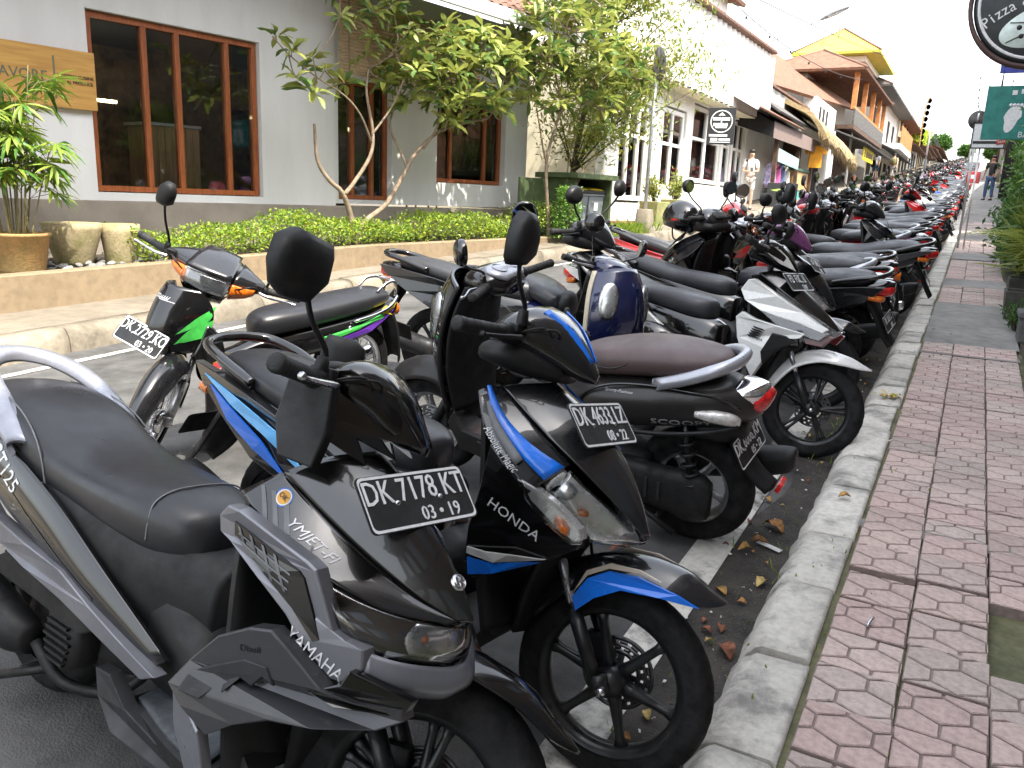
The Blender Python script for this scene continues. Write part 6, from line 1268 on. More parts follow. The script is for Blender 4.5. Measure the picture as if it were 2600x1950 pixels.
    b = MB(); b.loft([(.86, 1.06, .09, .012), (.90, 1.07, .10, .018), (.95, 1.075, .08, .012)], 12, 3); b.obj('dashboard', PLAS, t, mw=S)
    controls(t, S, .925, 1.040, .205, .335, .008, .008)
    add_mirror(t, S, (.930, -.195, 1.065), (.890, -.315, 1.225), 'hex', -14, 0, sc=1.08, flipy=-1, fy=.048)
    add_mirror(t, S, (.905, .165, 1.06), (.79, .235, 1.115), 'hex', -70, 0, sc=.80)
    return t

# ------------------------------------------------------------------ model 2: slim scooter with pointed nose
def slim_scooter(paint=BLACK, side=CHAR, seatm=VINYL, ang=12, plates=('DK 4633 LZ', '08 • 22'), marks=True, stripe=BLUE, stripe2=LBLUE, rimm=DALU, fend=CHAR, rear_plate=None, mirk='drop', cowlm=None, railm=None):
    t = empty('motor_scooter'); wb, rf, rr = 1.27, .252, .25; S = steer(wb, rf, ang)
    add_wheel(t, 'front_wheel', wb, rf, .078, .192, (6, .028, .024, 0), rimm, S, .045, .35)
    add_wheel(t, 'rear_wheel', 0, rr, .088, .188, (6, .028, .024, 0), rimm)
    fork(t, S, wb, rf, .58, DALU); scooter_engine(t, rr, wb)
    b = MB(); fender(b, (wb, rf), [(150, .292, .060, .055), (120, .305, .070, .060), (92, .325, .076, .062), (70, .345, .070, .055), (55, .352, .045, .032), (50, .360, .008, .004)]); fe = b.obj('front_fender', fend, t, mw=S)
    for sg in (-1, 1):
        if stripe:
            yq = lambda x, z: .0815-.5*max(0, x-1.36)*.6
            q = MB(); q.panel([(1.155, .455), (1.185, .512), (1.235, .545), (1.31, .553), (1.40, .535), (1.45, .515), (1.36, .520), (1.27, .510), (1.21, .470), (1.17, .425)], yq, .004, sgn=sg, taper=.001); q.obj('fender_decal', stripe, fe)
            q = MB(); q.panel([(1.155, .463), (1.18, .530), (1.235, .565), (1.31, .570), (1.36, .558), (1.31, .563), (1.235, .553), (1.185, .520)], lambda x, z: yq(x, z)+.001, .004, sgn=sg, taper=.0006); q.obj('fender_decal', mat('beige decal', (.42, .36, .30), .4), fe)
    b = MB(); b.loft([(-.40, .735, .025, .018, 2.4), (-.33, .705, .075, .055, 2.6), (-.12, .640, .135, .095, 2.8), (.10, .60, .165, .110, 3), (.30, .565, .165, .118, 3), (.48, .52, .148, .135, 3.2), (.62, .475, .12, .160, 3.4), (.70, .45, .09, .16, 3.4)], 22, 4); body = b.obj('tail_body', paint, t)
    b = MB(); b.loft([(.42, .40, .13, .12, 4), (.62, .38, .135, .12, 4), (.78, .345, .13, .07, 4)], 14, 3); b.obj('centre_tunnel', PLAS, t)
    for sg in (-1, 1):
        ys = lambda x, z: .178-.10*max(0, -x-.02)*1.1-.12*max(0, x-.4)
        q = MB(); q.panel([(-.36, .745), (-.22, .735), (.02, .700), (.30, .640), (.50, .575), (.60, .49), (.46, .46), (.22, .47), (.02, .51), (-.16, .60), (-.30, .68)], ys, .03, sgn=sg); sp = q.obj('side_panel', side, t, .012)
        if stripe:
            q = MB(); q.panel([(-.28, .718), (-.05, .680), (.16, .625), (.30, .53), (.10, .60), (-.10, .655)], lambda x, z: ys(x, z)+.004, .003, sgn=sg, taper=.0006); q.obj('side_decal', stripe2, sp)
            q = MB(); q.panel([(-.24, .69), (-.10, .645), (.08, .580), (.20, .50), (.04, .545), (-.12, .60)], lambda x, z: ys(x, z)+.004, .003, sgn=sg, taper=.0006); q.obj('side_decal', stripe, sp)
        q = MB(); q.panel([(.60, .33), (.80, .30), (.97, .305), (.98, .25), (.80, .215), (.62, .225)], lambda x, z: .19, .03, sgn=sg); q.obj('floor_skirt', PLAS, t, .008)
    st = seat_obj(t, [(-.27, .775, .05, .012, 2.6), (-.22, .765, .115, .036, 2.8), (-.08, .750, .142, .05, 2.9), (.10, .715, .150, .056, 3), (.24, .690, .145, .056, 3), (.42, .680, .135, .062, 3), (.56, .668, .115, .066, 3), (.635, .655, .075, .055, 2.7), (.655, .648, .02, .02, 2.4)], seatm)
    stitch(st, [(.555, -.112, .655), (.55, -.098, .712), (.545, 0, .734), (.55, .098, .712), (.555, .112, .655)], ASILV)
    rail_bow(t, railm or BLACK, -.36, .815, -.02, .735, .150, .017)
    b = MB(); b.loft([(-.405, .70, .012, .012), (-.385, .70, .07, .034), (-.30, .69, .11, .045)], 14, 3); b.obj('tail_light', REDL, t)
    rear_guard(t, [(-.28, .62), (-.36, .53), (-.46, .41), (-.56, .325)] if marks else [(-.27, .62), (-.335, .53), (-.39, .42), (-.45, .33)], [.075, .075, .07, .055], PLAS)
    plate(t, (-.432, 0, .500) if marks else (-.395, 0, .485), (0, -1, 0), (.5, 0, .6) if marks else (.30, 0, .6), *(rear_plate or plates), S=None)
    for sg in (-1, 1): q = MB(); q.loft([(-.36, .655, .018, .014, 2.4, 0, sg*.09), (-.34, .658, .03, .02, 2.4, 0, sg*.11), (-.27, .665, .02, .02, 2.4, 0, sg*.135)], 10, 3); q.obj('turn_signal', AMBER, t)
    b = MB(); b.patch([[(.60, -.16, .265), (.62, 0, .27), (.60, .16, .265)], [(.80, -.19, .26), (.80, 0, .268), (.80, .19, .26)], [(.95, -.19, .275), (.95, 0, .28), (.95, .19, .275)], [(1.01, -.17, .34), (1.02, 0, .34), (1.01, .17, .34)]], 4, 3, .03); b.obj('floorboard', PLAS, t)
    b = MB(); b.patch([[(1.0, -.185, .33), (1.03, 0, .33), (1.0, .185, .33)], [(.965, -.190, .50), (.97, 0, .50), (.965, .190, .50)], [(.945, -.185, .72), (.91, 0, .72), (.945, .185, .72)], [(.895, -.150, .915), (.86, 0, .915), (.895, .150, .915)]], 4, 4, .012); b.obj('leg_shield', PLAS, t)
    b = MB(); b.patch([[(1.10, -.12, .58), (1.15, 0, .57), (1.10, .12, .58)], [(1.06, -.12, .45), (1.08, 0, .44), (1.06, .12, .45)], [(1.03, -.10, .32), (1.05, 0, .31), (1.03, .10, .32)]], 3, 4, .01); b.obj('inner_fender', PLAS, t)
    h = MB(); h.patch([sym([(.915, -.105, .932), (.955, -.06, .940), (.985, 0, .945)]), sym([(1.045, -.112, .858), (1.085, -.062, .876), (1.108, 0, .882)]), sym([(1.150, -.090, .790), (1.190, -.048, .802), (1.205, 0, .806)]), sym([(1.240, -.050, .715), (1.262, -.026, .722), (1.27, 0, .724)]), sym([(1.304, -.010, .648), (1.308, -.005, .648), (1.312, 0, .648)])], 5, 5, .008); nose = h.obj('nose_cover', side, t)
    q = MB(); q.patch([sym([(1.05, -.055, .895), (1.075, 0, .902)]), sym([(1.13, -.05, .846), (1.15, 0, .851)]), sym([(1.205, -.028, .782), (1.222, 0, .786)]), sym([(1.243, -.004, .745), (1.247, 0, .745)])], 4, 3, .006); q.obj('nose_insert', paint, nose)
    for sg in (-1, 1):
        f = lambda L: [(x, -sg*y, z) for x, y, z in L]
        q = MB(); q.patch([f([(.915, -.107, .932), (.898, -.140, .930), (.888, -.165, .922)]), f([(1.000, -.118, .885), (.972, -.165, .868), (.945, -.196, .842)]), f([(1.075, -.118, .838), (1.045, -.165, .815), (1.015, -.203, .785)]), f([(1.135, -.105, .795), (1.112, -.152, .762), (1.085, -.192, .725)])], 4, 4, .008); usurf = q; up_ = q.obj('nose_side_panel', side, t)
        if stripe:
            q = MB(); q.patch([f([(.905, -.135, .934), (.900, -.143, .933)]), f([(.975, -.158, .878), (.962, -.178, .866)]), f([(1.055, -.152, .828), (1.038, -.180, .810)]), f([(1.135, -.122, .790), (1.112, -.166, .760)])], 4, 2, .004); q.xf(lambda p: p+Vector((.002, .007*sg, .004))); q.obj('stripe_decal', stripe, up_)
            q = MB(); q.patch([f([(.925, -.160, .905), (.921, -.167, .900)]), f([(.985, -.182, .858), (.975, -.196, .845)]), f([(1.06, -.186, .800), (1.05, -.2, .785)])], 4, 2, .003); q.xf(lambda p: p+Vector((.002, .006*sg, .003))); q.obj('stripe_decal', ASILV, up_)
        yb = lambda x, z: .205-.42*max(0, x-1.04)-.10*max(0, .60-z)+.0
        q = MB(); q.panel([(.975, .82), (1.02, .785), (1.095, .718), (1.16, .675), (1.215, .640), (1.205, .615), (1.150, .578), (1.06, .535), (.955, .468), (.925, .50), (.935, .60), (.955, .70)], yb, .03, sgn=sg); wsurf = q; wing = q.obj('lower_wing', paint, t, .01)
        q = MB(); q.panel([(1.066, .756), (1.10, .742), (1.15, .712), (1.205, .665), (1.214, .638), (1.195, .632), (1.14, .668), (1.09, .715)], lambda x, z: yb(x, z)+.0, .02, sgn=sg); ind = q.obj('turn_signal', REFL, t, .004)
        q = MB(); q.panel([(1.064, .760), (1.10, .746), (1.15, .716), (1.208, .666), (1.217, .634), (1.193, .628), (1.138, .664), (1.086, .713)], lambda x, z: yb(x, z)+.012, .006, sgn=sg); q.obj('signal_lens', CLEAR, ind)
        q = MB(); q.loft([(1.15, .675, .012, .016), (1.17, .665, .014, .016), (1.185, .655, .008, .01)], 10, 2); q.xf(lambda p: p+Vector((0, sg*(yb(1.17, .66)+.002), 0))); q.obj('bulb', AMBER, ind)
        if stripe:
            q = MB(); q.panel([(.945, .475), (1.02, .505), (1.13, .565), (1.09, .555), (1.0, .528), (.94, .520)], lambda x, z: yb(x, z)+.004, .003, sgn=sg, taper=.0005); q.obj('wing_decal', stripe, wing)
            q = MB(); q.panel([(.938, .53), (1.02, .535), (1.14, .575), (1.06, .568), (.99, .553), (.938, .548)], lambda x, z: yb(x, z)+.004, .003, sgn=sg, taper=.0005); q.obj('wing_decal', mat('pale decal', (.55, .55, .53), .4), wing)
        if marks and sg == -1:
            clet(wing, 'HONDA', .036, (1.050, -.2, .648), (.13, .012, -.062), (.40, -.03, .85), WHITEL, wsurf, 1.08)
            clet(up_, 'Absolute Magic', .020, (1.000, -.19, .812), (.15, .0, -.118), (.60, -.15, .75), WHITEL, usurf, 1.05, .3)
    up = [(1.140, -.112, .785), (1.19, -.090, .745), (1.240, -.058, .705), (1.296, -.012, .650), (1.304, 0, .645)]
    dn = [(1.115, -.145, .735), (1.165, -.125, .668), (1.215, -.098, .628), (1.272, -.035, .622), (1.290, 0, .622)]
    md = [((u[0]+d[0])/2+.012, (u[1]+d[1])/2*1.08, (u[2]+d[2])/2) for u, d in zip(up, dn)]
    for sg in (-1, 1):
        g = lambda L, k=0, s=1: [(x-k, -sg*y*s, z) for x, y, z in L]
        q = MB(); q.patch([g(up, .028, .92), g(md, .05, .88), g(dn, .028, .92)], 4, 3, .004); hl = q.obj('headlight', REFL, t)
        q = MB(); q.patch([g(up), g(md), g(dn)], 4, 3, .003); q.obj('headlight_lens', CLEAR, hl)
        q = MB(); q.lathe([(.0, .02), (.012, .015), (.022, .0), (.024, -.02)], 14, 'x', (1.150, sg*.115, .735)); q.obj('bulb', REFL, hl)
        q = MB(); q.lathe([(0, .016), (.007, .012), (.009, -.01)], 10, 'x', (1.185, sg*.10, .690)); q.obj('bulb', AMBER, hl)
    plate(t, (1.150, .0, .882), (-.008, .26, -.030), (-.055, 0, .066), *plates)
    b = MB(); b.loft([(.83, 1.04, .10, .03, 2.4), (.87, 1.055, .135, .052, 2.5), (.93, 1.062, .128, .070, 2.5), (1.0, 1.040, .092, .064, 2.5), (1.055, 1.005, .050, .042, 2.4), (1.095, .975, .012, .012, 2.2)], 20, 4); b.obj('handlebar_cowl', cowlm or side, t, mw=S)
    b = MB(); b.loft([(.82, 1.0, .13, .03), (.88, 1.005, .155, .045), (.95, .995, .13, .045), (1.02, .975, .07, .025)], 16, 3); b.obj('cowl_lower', PLAS, t, mw=S)
    b = MB(); b.loft([(.82, 1.065, .07, .01), (.86, 1.09, .085, .016), (.91, 1.105, .07, .012)], 12, 3); b.obj('dashboard', PLAS, t, mw=S)
    if stripe:
        for sg in (-1, 1): q = MB(); q.patch([[(.955, sg*.06, 1.121), (.95, sg*.075, 1.112)], [(1.02, sg*.036, 1.080), (1.015, sg*.055, 1.065)], [(1.075, sg*.012, 1.012), (1.07, sg*.022, 1.0)]], 4, 2, .003); q.xf(lambda p: p+Vector((.004, 0, .006))); q.obj('cowl_decal', stripe, t, mw=S)
    controls(t, S, .905, 1.06, .185, .335, .03, .01, levers=2)
    add_mirror(t, S, (.930, -.140, 1.10), (.945, -.262, 1.268), mirk, -6, 0, sc=1.08, flipy=-1); add_mirror(t, S, (.925, .140, 1.10), (.975, .240, 1.285) if not marks else (.868, .262, 1.142), mirk if not marks else 'oval', 6, 0, sc=1.05 if not marks else .85)
    return t

# ------------------------------------------------------------------ model 3: retro scooter
def retro_scooter(paint=BROWNP, front=BLACK, seatm=BVINYL, ang=0, plates=('DK 6006 KM', '05 • 22'), marks=True, inner=PLAS, fend=None, trimm=None, rimm=ALU):
    t = empty('motor_scooter'); wb, rf, rr = 1.24, .245, .245; S = steer(wb, rf, ang)
    add_wheel(t, 'front_wheel', wb, rf, .10, .160, (6, .024, .020, .10), rimm, S, .045)
    add_wheel(t, 'rear_wheel', 0, rr, .108, .158, (5, .034, .028, 0), rimm, rot=.5)
    fork(t, S, wb, rf, .56, DALU); scooter_engine(t, rr, wb, fan=False)
    b = MB(); fender(b, (wb, rf), [(165, .275, .060, .06), (130, .30, .078, .075), (95, .318, .085, .085), (60, .318, .080, .080), (32, .308, .058, .05), (16, .302, .016, .012)]); b.obj('front_fender', fend or paint, t, mw=S)
    b = MB(); b.loft([(-.235, .63, .03, .03, 2.2), (-.20, .635, .085, .065, 2.4), (-.08, .632, .155, .090, 2.6), (.08, .615, .190, .100, 2.8), (.24, .592, .200, .108, 2.8), (.38, .565, .188, .108, 2.8), (.48, .53, .150, .120, 3), (.58, .48, .12, .15, 3.2), (.66, .44, .09, .15, 3.2)], 26, 5); bodysurf = b; body = b.obj('tail_body', paint, t)
    b = MB(); b.loft([(.40, .40, .13, .12, 4), (.60, .38, .135, .12, 4), (.76, .345, .13, .07, 4)], 14, 3); b.obj('centre_tunnel', PLAS, t)
    for sg in (-1, 1):
        arch = [(.45, .56), (.40, .625), (.30, .672), (.16, .690), (.02, .692), (-.10, .680), (-.18, .65)]
        q = MB(); q.tube([(x, sg*(.200-.35*max(0, -x)-.16*max(0, x-.28)-.8*max(0, z-.645)), z) for x, z in arch], .006, 6, 4); q.obj('side_moulding', BLACK, body)
        q = MB(); q.tube([(x, sg*(.203-.32*max(0, -x)-.14*max(0, x-.28)), z) for x, z in ((.45, .512), (.30, .505), (.1, .522), (-.08, .556), (-.18, .59))], .009, 6, 4); q.obj('lower_moulding', PLAS, body)
        q = MB(); q.loft([(-.185, .60, .012, .012, 2.3, 0, sg*.130), (-.16, .61, .026, .022, 2.3, 0, sg*.145), (-.10, .618, .026, .024, 2.3, 0, sg*.165), (-.03, .622, .01, .012, 2.3, 0, sg*.185)], 12, 3); q.obj('turn_signal', mat('clear signal lens', (.62, .60, .57), .12, .3, var=.2, scale=50, coat=.8, bump=.3, bscale=130), t)
        q = MB(); q.panel([(.55, .33), (.78, .30), (.97, .335), (1.02, .40), (1.04, .36), (.98, .25), (.80, .215), (.58, .225)], lambda x, z: .205, .03, sgn=sg); q.obj('floor_skirt', PLAS, t, .012)
        q = MB(); q.patch([[(.60, sg*.04, .298), (.60, sg*.18, .292)], [(.80, sg*.04, .296), (.80, sg*.212, .290)], [(.96, sg*.05, .318), (.96, sg*.20, .318)]], 3, 2, .008); q.obj('foot_mat', BVINYL if seatm == BVINYL else SOLE, t)
    b = MB(); b.loft([(-.24, .665, .02, .025, 2.3, 24), (-.225, .665, .065, .055, 2.3, 24), (-.17, .668, .088, .066, 2.3, 24), (-.12, .67, .09, .06, 2.3, 24)], 18, 3); b.obj('tail_light', CHROME, t)
    b = MB(); b.loft([(-.262, .648, .012, .012, 2.3, 24), (-.254, .648, .045, .044, 2.3, 24), (-.228, .652, .068, .060, 2.3, 24), (-.20, .654, .074, .062, 2.3, 24)], 16, 3); b.obj('tail_lens', REDL, t)
    st = seat_obj(t, [(-.10, .785, .05, .012, 2.4), (-.06, .778, .11, .036, 2.6), (.04, .768, .148, .056, 2.8), (.16, .762, .158, .062, 2.9), (.28, .745, .155, .064, 2.9), (.38, .725, .142, .060, 2.9), (.46, .705, .115, .058, 2.8), (.52, .690, .07, .042, 2.6), (.535, .682, .02, .015, 2.4)], seatm)
    for sg in (-1, 1): stitch(st, [(-.08, sg*.075, .795), (-.02, sg*.118, .797), (.10, sg*.142, .798), (.21, sg*.150, .782), (.27, sg*.156, .745), (.33, sg*.156, .725), (.42, sg*.13, .72)], BLACK)
    b = MB(); P = [(.13, -.165, .700), (.02, -.168, .742), (-.08, -.145, .785), (-.135, -.08, .803), (-.15, 0, .808)]; P = P+[(x, -y, z) for x, y, z in P[-2::-1]]
    b.patch([[(x, y, z-.022) for x, y, z in P], [(x-.010, y*1.05, z) for x, y, z in P], [(x+.006, y*.98, z+.014) for x, y, z in P], [(x+.022, y*.88, z+.004) for x, y, z in P], [(x+.018, y*.90, z-.02) for x, y, z in P]], 3, 4, .012); b.obj('grab_rail', trimm or SILV, t)
    b = MB(); b.loft([(-.19, .54, .06, .045), (-.13, .53, .10, .06), (.0, .51, .11, .04)], 12, 3); b.obj('under_tail', PLAS, t)
    rear_guard(t, [(-.14, .545), (-.185, .46), (-.245, .37), (-.315, .315)], [.06, .055, .052, .05], PLAS)
    b = MB(); b.box((-.332, 0, .325), (.02, .075, .04), Matrix.Rotation(R(-20), 3, 'Y')); b.obj('reflector', REDL, t, .004)
    plate(t, (-.198, -.005, .468), (-.02, -.26, .02), (.058, 0, .118), *plates)
    b = MB(); b.patch([[(.56, -.17, .27), (.60, 0, .275), (.56, .17, .27)], [(.78, -.20, .26), (.78, 0, .268), (.78, .20, .26)], [(.96, -.20, .285), (.96, 0, .29), (.96, .20, .285)], [(1.03, -.17, .36), (1.04, 0, .36), (1.03, .17, .36)]], 4, 3, .03); b.obj('floorboard', PLAS, t)
    # rounded shield: outer face then inner
    ro = [sym([(1.00, -.155, .955), (1.07, -.09, .985), (1.10, 0, .995)]), sym([(1.035, -.200, .84), (1.13, -.115, .86), (1.175, 0, .87)]), sym([(1.06, -.215, .70), (1.155, -.125, .705), (1.205, 0, .71)]), sym([(1.065, -.205, .54), (1.14, -.12, .545), (1.175, 0, .55)]), sym([(1.055, -.175, .40), (1.085, -.09, .40), (1.095, 0, .40)])]
    b = MB(); b.patch(ro, 4, 4, .012); sh = b.obj('front_shield', front, t)
    b = MB(); b.patch([[(x-.035, y*.96, z) for x, y, z in r] if False else sym([(r[0][0]-.03, r[0][1]*.97, r[0][2]), (r[0][0]-.06, r[0][1]*.5, r[0][2]), (r[0][0]-.065, 0, r[0][2])]) for r in ro], 4, 4, .012); b.obj('leg_shield', inner, t)
    for sg in (-1, 1):
        q = MB(); q.tube([(x, sg*abs(y)*1.01, z) for x, y, z in [r[0] for r in ro]], .011, 8, 4); q.obj('shield_edge', trimm or inner, sh)
        q = MB(); q.loft([(-.012, 0, .0, .0), (.0, 0, .050, .100, 2.3), (.012, 0, .055, .108, 2.3), (.024, 0, .038, .075, 2.3), (.028, 0, .004, .006, 2.2)], 18, 3); q.obj('headlight', REFL, sh, mw=frame((1.118, sg*.128, .80), (.72, sg*.66, .12), (-.6, sg*.7, 0)))
        q = MB(); q.loft([(.0, 0, .057, .110, 2.3), (.016, 0, .057, .110, 2.3), (.032, 0, .040, .077, 2.3), (.036, 0, .004, .006, 2.2)], 18, 3); q.obj('headlight_lens', CLEAR, sh, mw=frame((1.118, sg*.128, .80), (.72, sg*.66, .12), (-.6, sg*.7, 0)))
    b = MB(); b.loft([(1.02, .80, .055, .055, 2.2), (1.06, .80, .06, .06, 2.2)], 16, 2); b.obj('steering_cover', inner, t)
    b = MB(); b.loft([(.82, .955, .09, .035, 2.4), (.87, .965, .135, .055, 2.5), (.93, .968, .140, .060, 2.5), (1.0, .955, .115, .055, 2.5), (1.045, .945, .05, .03, 2.3)], 18, 4); b.obj('handlebar_cowl', front, t, mw=S)
    d = MB(); d.loft([(.82, .99, .075, .012), (.85, 1.005, .105, .02), (.90, 1.018, .105, .018), (.94, 1.018, .07, .01)], 18, 3); dd = d.obj('dashboard', SILV, t, mw=S)
    for sg in (-1, 1): d = MB(); d.lathe([(0, .004), (.030, .004), (.034, 0)], 20, 'z'); d.obj('gauge', mat('gauge face', (.08, .09, .11), .1, coat=.8), dd, mw=frame((.868, sg*.045, 1.030), (0, 1, 0), (1, 0, .28)))
    controls(t, S, .87, .965, .175, .325, .045, .012)
    add_mirror(t, S, (.885, -.15, 1.0), (.90, -.225, 1.20), 'round', -58, 0, m=BLACK, sc=1.05); add_mirror(t, S, (.885, .15, 1.0), (.90, .27, 1.13), 'round', 48, 0, m=BLACK, sc=.95)
    if marks:
        clet(body, 'SCOOPY', .036, (.02, .19, .568), (-1, -.20, .07), (0, -.05, 1), SLET, bodysurf, 1.6)
        clet(body, 'Sporty-Fashion', .016, (.27, .18, .652), (-1, -.06, .02), (0, -.35, 1), SLET, bodysurf, 1.2, .3)
    return t

# ------------------------------------------------------------------ model 4: angular scooter (large winged front)
def angular_scooter(paint=WHITEP, dark=BLACK, seatm=GVINYL, ang=20, plates=('#white', '#'), marks=True, fend=None, rimm=DALU, rear_plate=None, mirk='oval'):
    t = empty('motor_scooter'); wb, rf, rr = 1.28, .255, .25; S = steer(wb, rf, ang)
    add_wheel(t, 'front_wheel', wb, rf, .082, .19, (5, .020, .018, .085), rimm, S, .045)
    add_wheel(t, 'rear_wheel', 0, rr, .095, .176, (5, .020, .018, .085), rimm)
    fork(t, S, wb, rf, .58, DALU); scooter_engine(t, rr, wb)
    b = MB(); fender(b, (wb, rf), [(160, .282, .066, .06), (125, .30, .078, .07), (95, .315, .080, .068), (70, .325, .072, .055), (55, .338, .048, .032), (47, .352, .008, .004)]); b.obj('front_fender', fend or paint, t, mw=S)
    b = MB(); b.loft([(-.44, .765, .02, .018, 2.4), (-.36, .735, .075, .05, 2.6), (-.15, .665, .135, .095, 2.8), (.08, .61, .165, .11, 3), (.30, .565, .165, .12, 3), (.50, .52, .145, .135, 3.2), (.64, .47, .115, .16, 3.4), (.72, .44, .085, .155, 3.4)], 22, 4); b.obj('tail_body', dark, t)
    b = MB(); b.loft([(.42, .40, .13, .12, 4), (.64, .38, .135, .12, 4), (.80, .345, .13, .07, 4)], 14, 3); b.obj('centre_tunnel', PLAS, t)
    for sg in (-1, 1):
        ys = lambda x, z: .182-.20*max(0, -x-.05)*.8-.12*max(0, x-.4)
        q = MB(); q.panel([(-.42, .785), (-.28, .770), (.0, .700), (.26, .640), (.42, .55), (.20, .565), (.02, .62), (-.16, .68), (-.32, .735)], ys, .03, sgn=sg); q.obj('side_panel', paint, t, .008)
        q = MB(); q.panel([(.05, .60), (.42, .53), (.62, .42), (.50, .38), (.20, .45), (.0, .50)], lambda x, z: ys(x, z)-.006, .03, sgn=sg); q.obj('side_panel', DPLAS, t, .008)
        q = MB(); q.panel([(.58, .33), (.80, .30), (.97, .305), (.98, .25), (.80, .215), (.60, .225)], lambda x, z: .19, .03, sgn=sg); q.obj('floor_skirt', PLAS, t, .008)
        q = MB(); q.loft([(-.38, .69, .018, .014, 2.4, 0, sg*.08), (-.35, .69, .03, .02, 2.4, 0, sg*.10), (-.28, .70, .02, .02, 2.4, 0, sg*.125)], 10, 3); q.obj('turn_signal', AMBER, t)
    seat_obj(t, [(-.30, .800, .05, .012, 2.6), (-.25, .790, .115, .036, 2.8), (-.10, .772, .142, .05, 2.9), (.06, .735, .150, .056, 3), (.20, .700, .147, .056, 3), (.40, .688, .137, .062, 3), (.55, .674, .118, .066, 3), (.63, .662, .075, .055, 2.7), (.65, .655, .02, .02, 2.4)], seatm)
    rail_bow(t, BLACK, -.40, .845, -.06, .75, .150, .017)
    b = MB(); b.loft([(-.455, .735, .012, .012), (-.435, .735, .07, .034), (-.34, .72, .11, .045)], 14, 3); b.obj('tail_light', REDL, t)
    rear_guard(t, [(-.29, .64), (-.35, .55), (-.41, .44), (-.47, .34)], [.075, .075, .07, .055], PLAS)
    plate(t, (-.408, 0, .505), (0, -1, 0), (.32, 0, .6), *(rear_plate or plates))
    b = MB(); b.patch([[(.60, -.16, .265), (.62, 0, .27), (.60, .16, .265)], [(.80, -.19, .26), (.80, 0, .268), (.80, .19, .26)], [(.95, -.19, .275), (.95, 0, .28), (.95, .19, .275)], [(1.01, -.17, .34), (1.02, 0, .34), (1.01, .17, .34)]], 4, 3, .03); b.obj('floorboard', PLAS, t)
    b = MB(); b.patch([[(1.0, -.175, .33), (1.03, 0, .33), (1.0, .175, .33)], [(.965, -.19, .50), (.97, 0, .50), (.965, .19, .50)], [(.93, -.185, .72), (.90, 0, .72), (.93, .185, .72)], [(.885, -.14, .90), (.85, 0, .90), (.885, .14, .90)]], 4, 4, .012); b.obj('leg_shield', PLAS, t)
    b = MB(); b.patch([[(1.12, -.12, .58), (1.16, 0, .57), (1.12, .12, .58)], [(1.07, -.12, .45), (1.09, 0, .44), (1.07, .12, .45)], [(1.03, -.10, .32), (1.05, 0, .31), (1.03, .10, .32)]], 3, 4, .01); b.obj('inner_fender', PLAS, t)
    h = MB(); h.patch([sym([(.905, -.09, .915), (.945, -.05, .93), (.97, 0, .935)]), sym([(1.03, -.095, .85), (1.07, -.05, .868), (1.09, 0, .873)]), sym([(1.15, -.075, .785), (1.185, -.04, .798), (1.20, 0, .802)]), sym([(1.26, -.04, .725), (1.28, -.02, .732), (1.29, 0, .735)]), sym([(1.335, -.010, .682), (1.342, -.005, .683), (1.346, 0, .684)])], 4, 5, .008); nose = h.obj('nose_cover', dark, t)
    for sg in (-1, 1):
        yu = lambda x, z: .178-.45*max(0, x-1.0)*.62+.15*max(0, .85-z)
        q = MB(); q.panel([(.865, .825), (.895, .880), (.93, .890), (1.06, .825), (1.20, .755), (1.325, .690), (1.31, .672), (1.20, .700), (1.08, .718), (1.00, .735), (.90, .775)], yu, .03, sgn=sg); q.obj('upper_wing', paint, t, .008)
        yl = lambda x, z: .215-.40*max(0, x-1.02)*.75-.12*max(0, .5-z)
        q = MB(); q.panel([(.88, .685), (.91, .715), (.985, .690), (1.10, .675), (1.235, .655), (1.215, .630), (1.15, .618), (1.085, .545), (1.045, .45), (1.015, .385), (.965, .46), (.905, .58)], yl, .03, sgn=sg); lsurf = q; lw = q.obj('lower_wing', paint, t, .008)
        q = MB(); q.panel([(1.085, .635), (1.15, .630), (1.20, .605), (1.13, .56), (1.06, .47), (1.045, .53)], lambda x, z: yl(x, z)+.003, .02, sgn=sg); q.obj('wing_inset', PLAS, t, .006)
        q = MB(); q.panel([(1.00, .732), (1.08, .715), (1.22, .697), (1.33, .670), (1.30, .635), (1.22, .640), (1.10, .672)], lambda x, z: yu(x, z)-.018, .02, sgn=sg); hl = q.obj('headlight', REFL, t, .006)
        q = MB(); q.panel([(.998, .735), (1.08, .719), (1.22, .700), (1.335, .672), (1.302, .632), (1.22, .637), (1.10, .669)], lambda x, z: yu(x, z)-.004, .004, sgn=sg); q.obj('headlight_lens', SMOKE, hl)
        q = MB(); q.panel([(1.21, .640), (1.30, .632), (1.33, .66), (1.35, .655), (1.31, .60), (1.23, .605)], lambda x, z: yu(x, z)-.03, .02, sgn=sg); q.obj('lower_cowl', mat('dark red plastic', (.12, .012, .016), .3, coat=.4), t, .005)
        if marks and sg == -1:
            e = MB()
            for k in range(5): e.panel([(.985-.006*k, .655-.012*k), (1.035-.009*k, .648-.010*k), (1.05-.006*k, .638-.011*k), (.995-.006*k, .645-.012*k)], lambda x, z: yl(x, z)+.004, .002, sgn=-1, taper=.0004)
            e.obj('wing_emblem', PLATEM, lw); clet(lw, 'HONDA', .018, (1.005, -.21, .592), (.13, .0, -.02), (.05, 0, 1), PLATEM, lsurf, 1.1)
    plate(t, (1.085, 0, .895), (.0, .27, .0), (-.058, 0, .062), *plates)
    b = MB(); b.loft([(.80, 1.01, .10, .03, 2.4), (.84, 1.025, .140, .05, 2.5), (.90, 1.025, .130, .065, 2.5), (.97, 1.0, .09, .06, 2.5), (1.03, .965, .05, .035, 2.4), (1.06, .945, .012, .01, 2.2)], 18, 4); b.obj('handlebar_cowl', dark, t, mw=S)
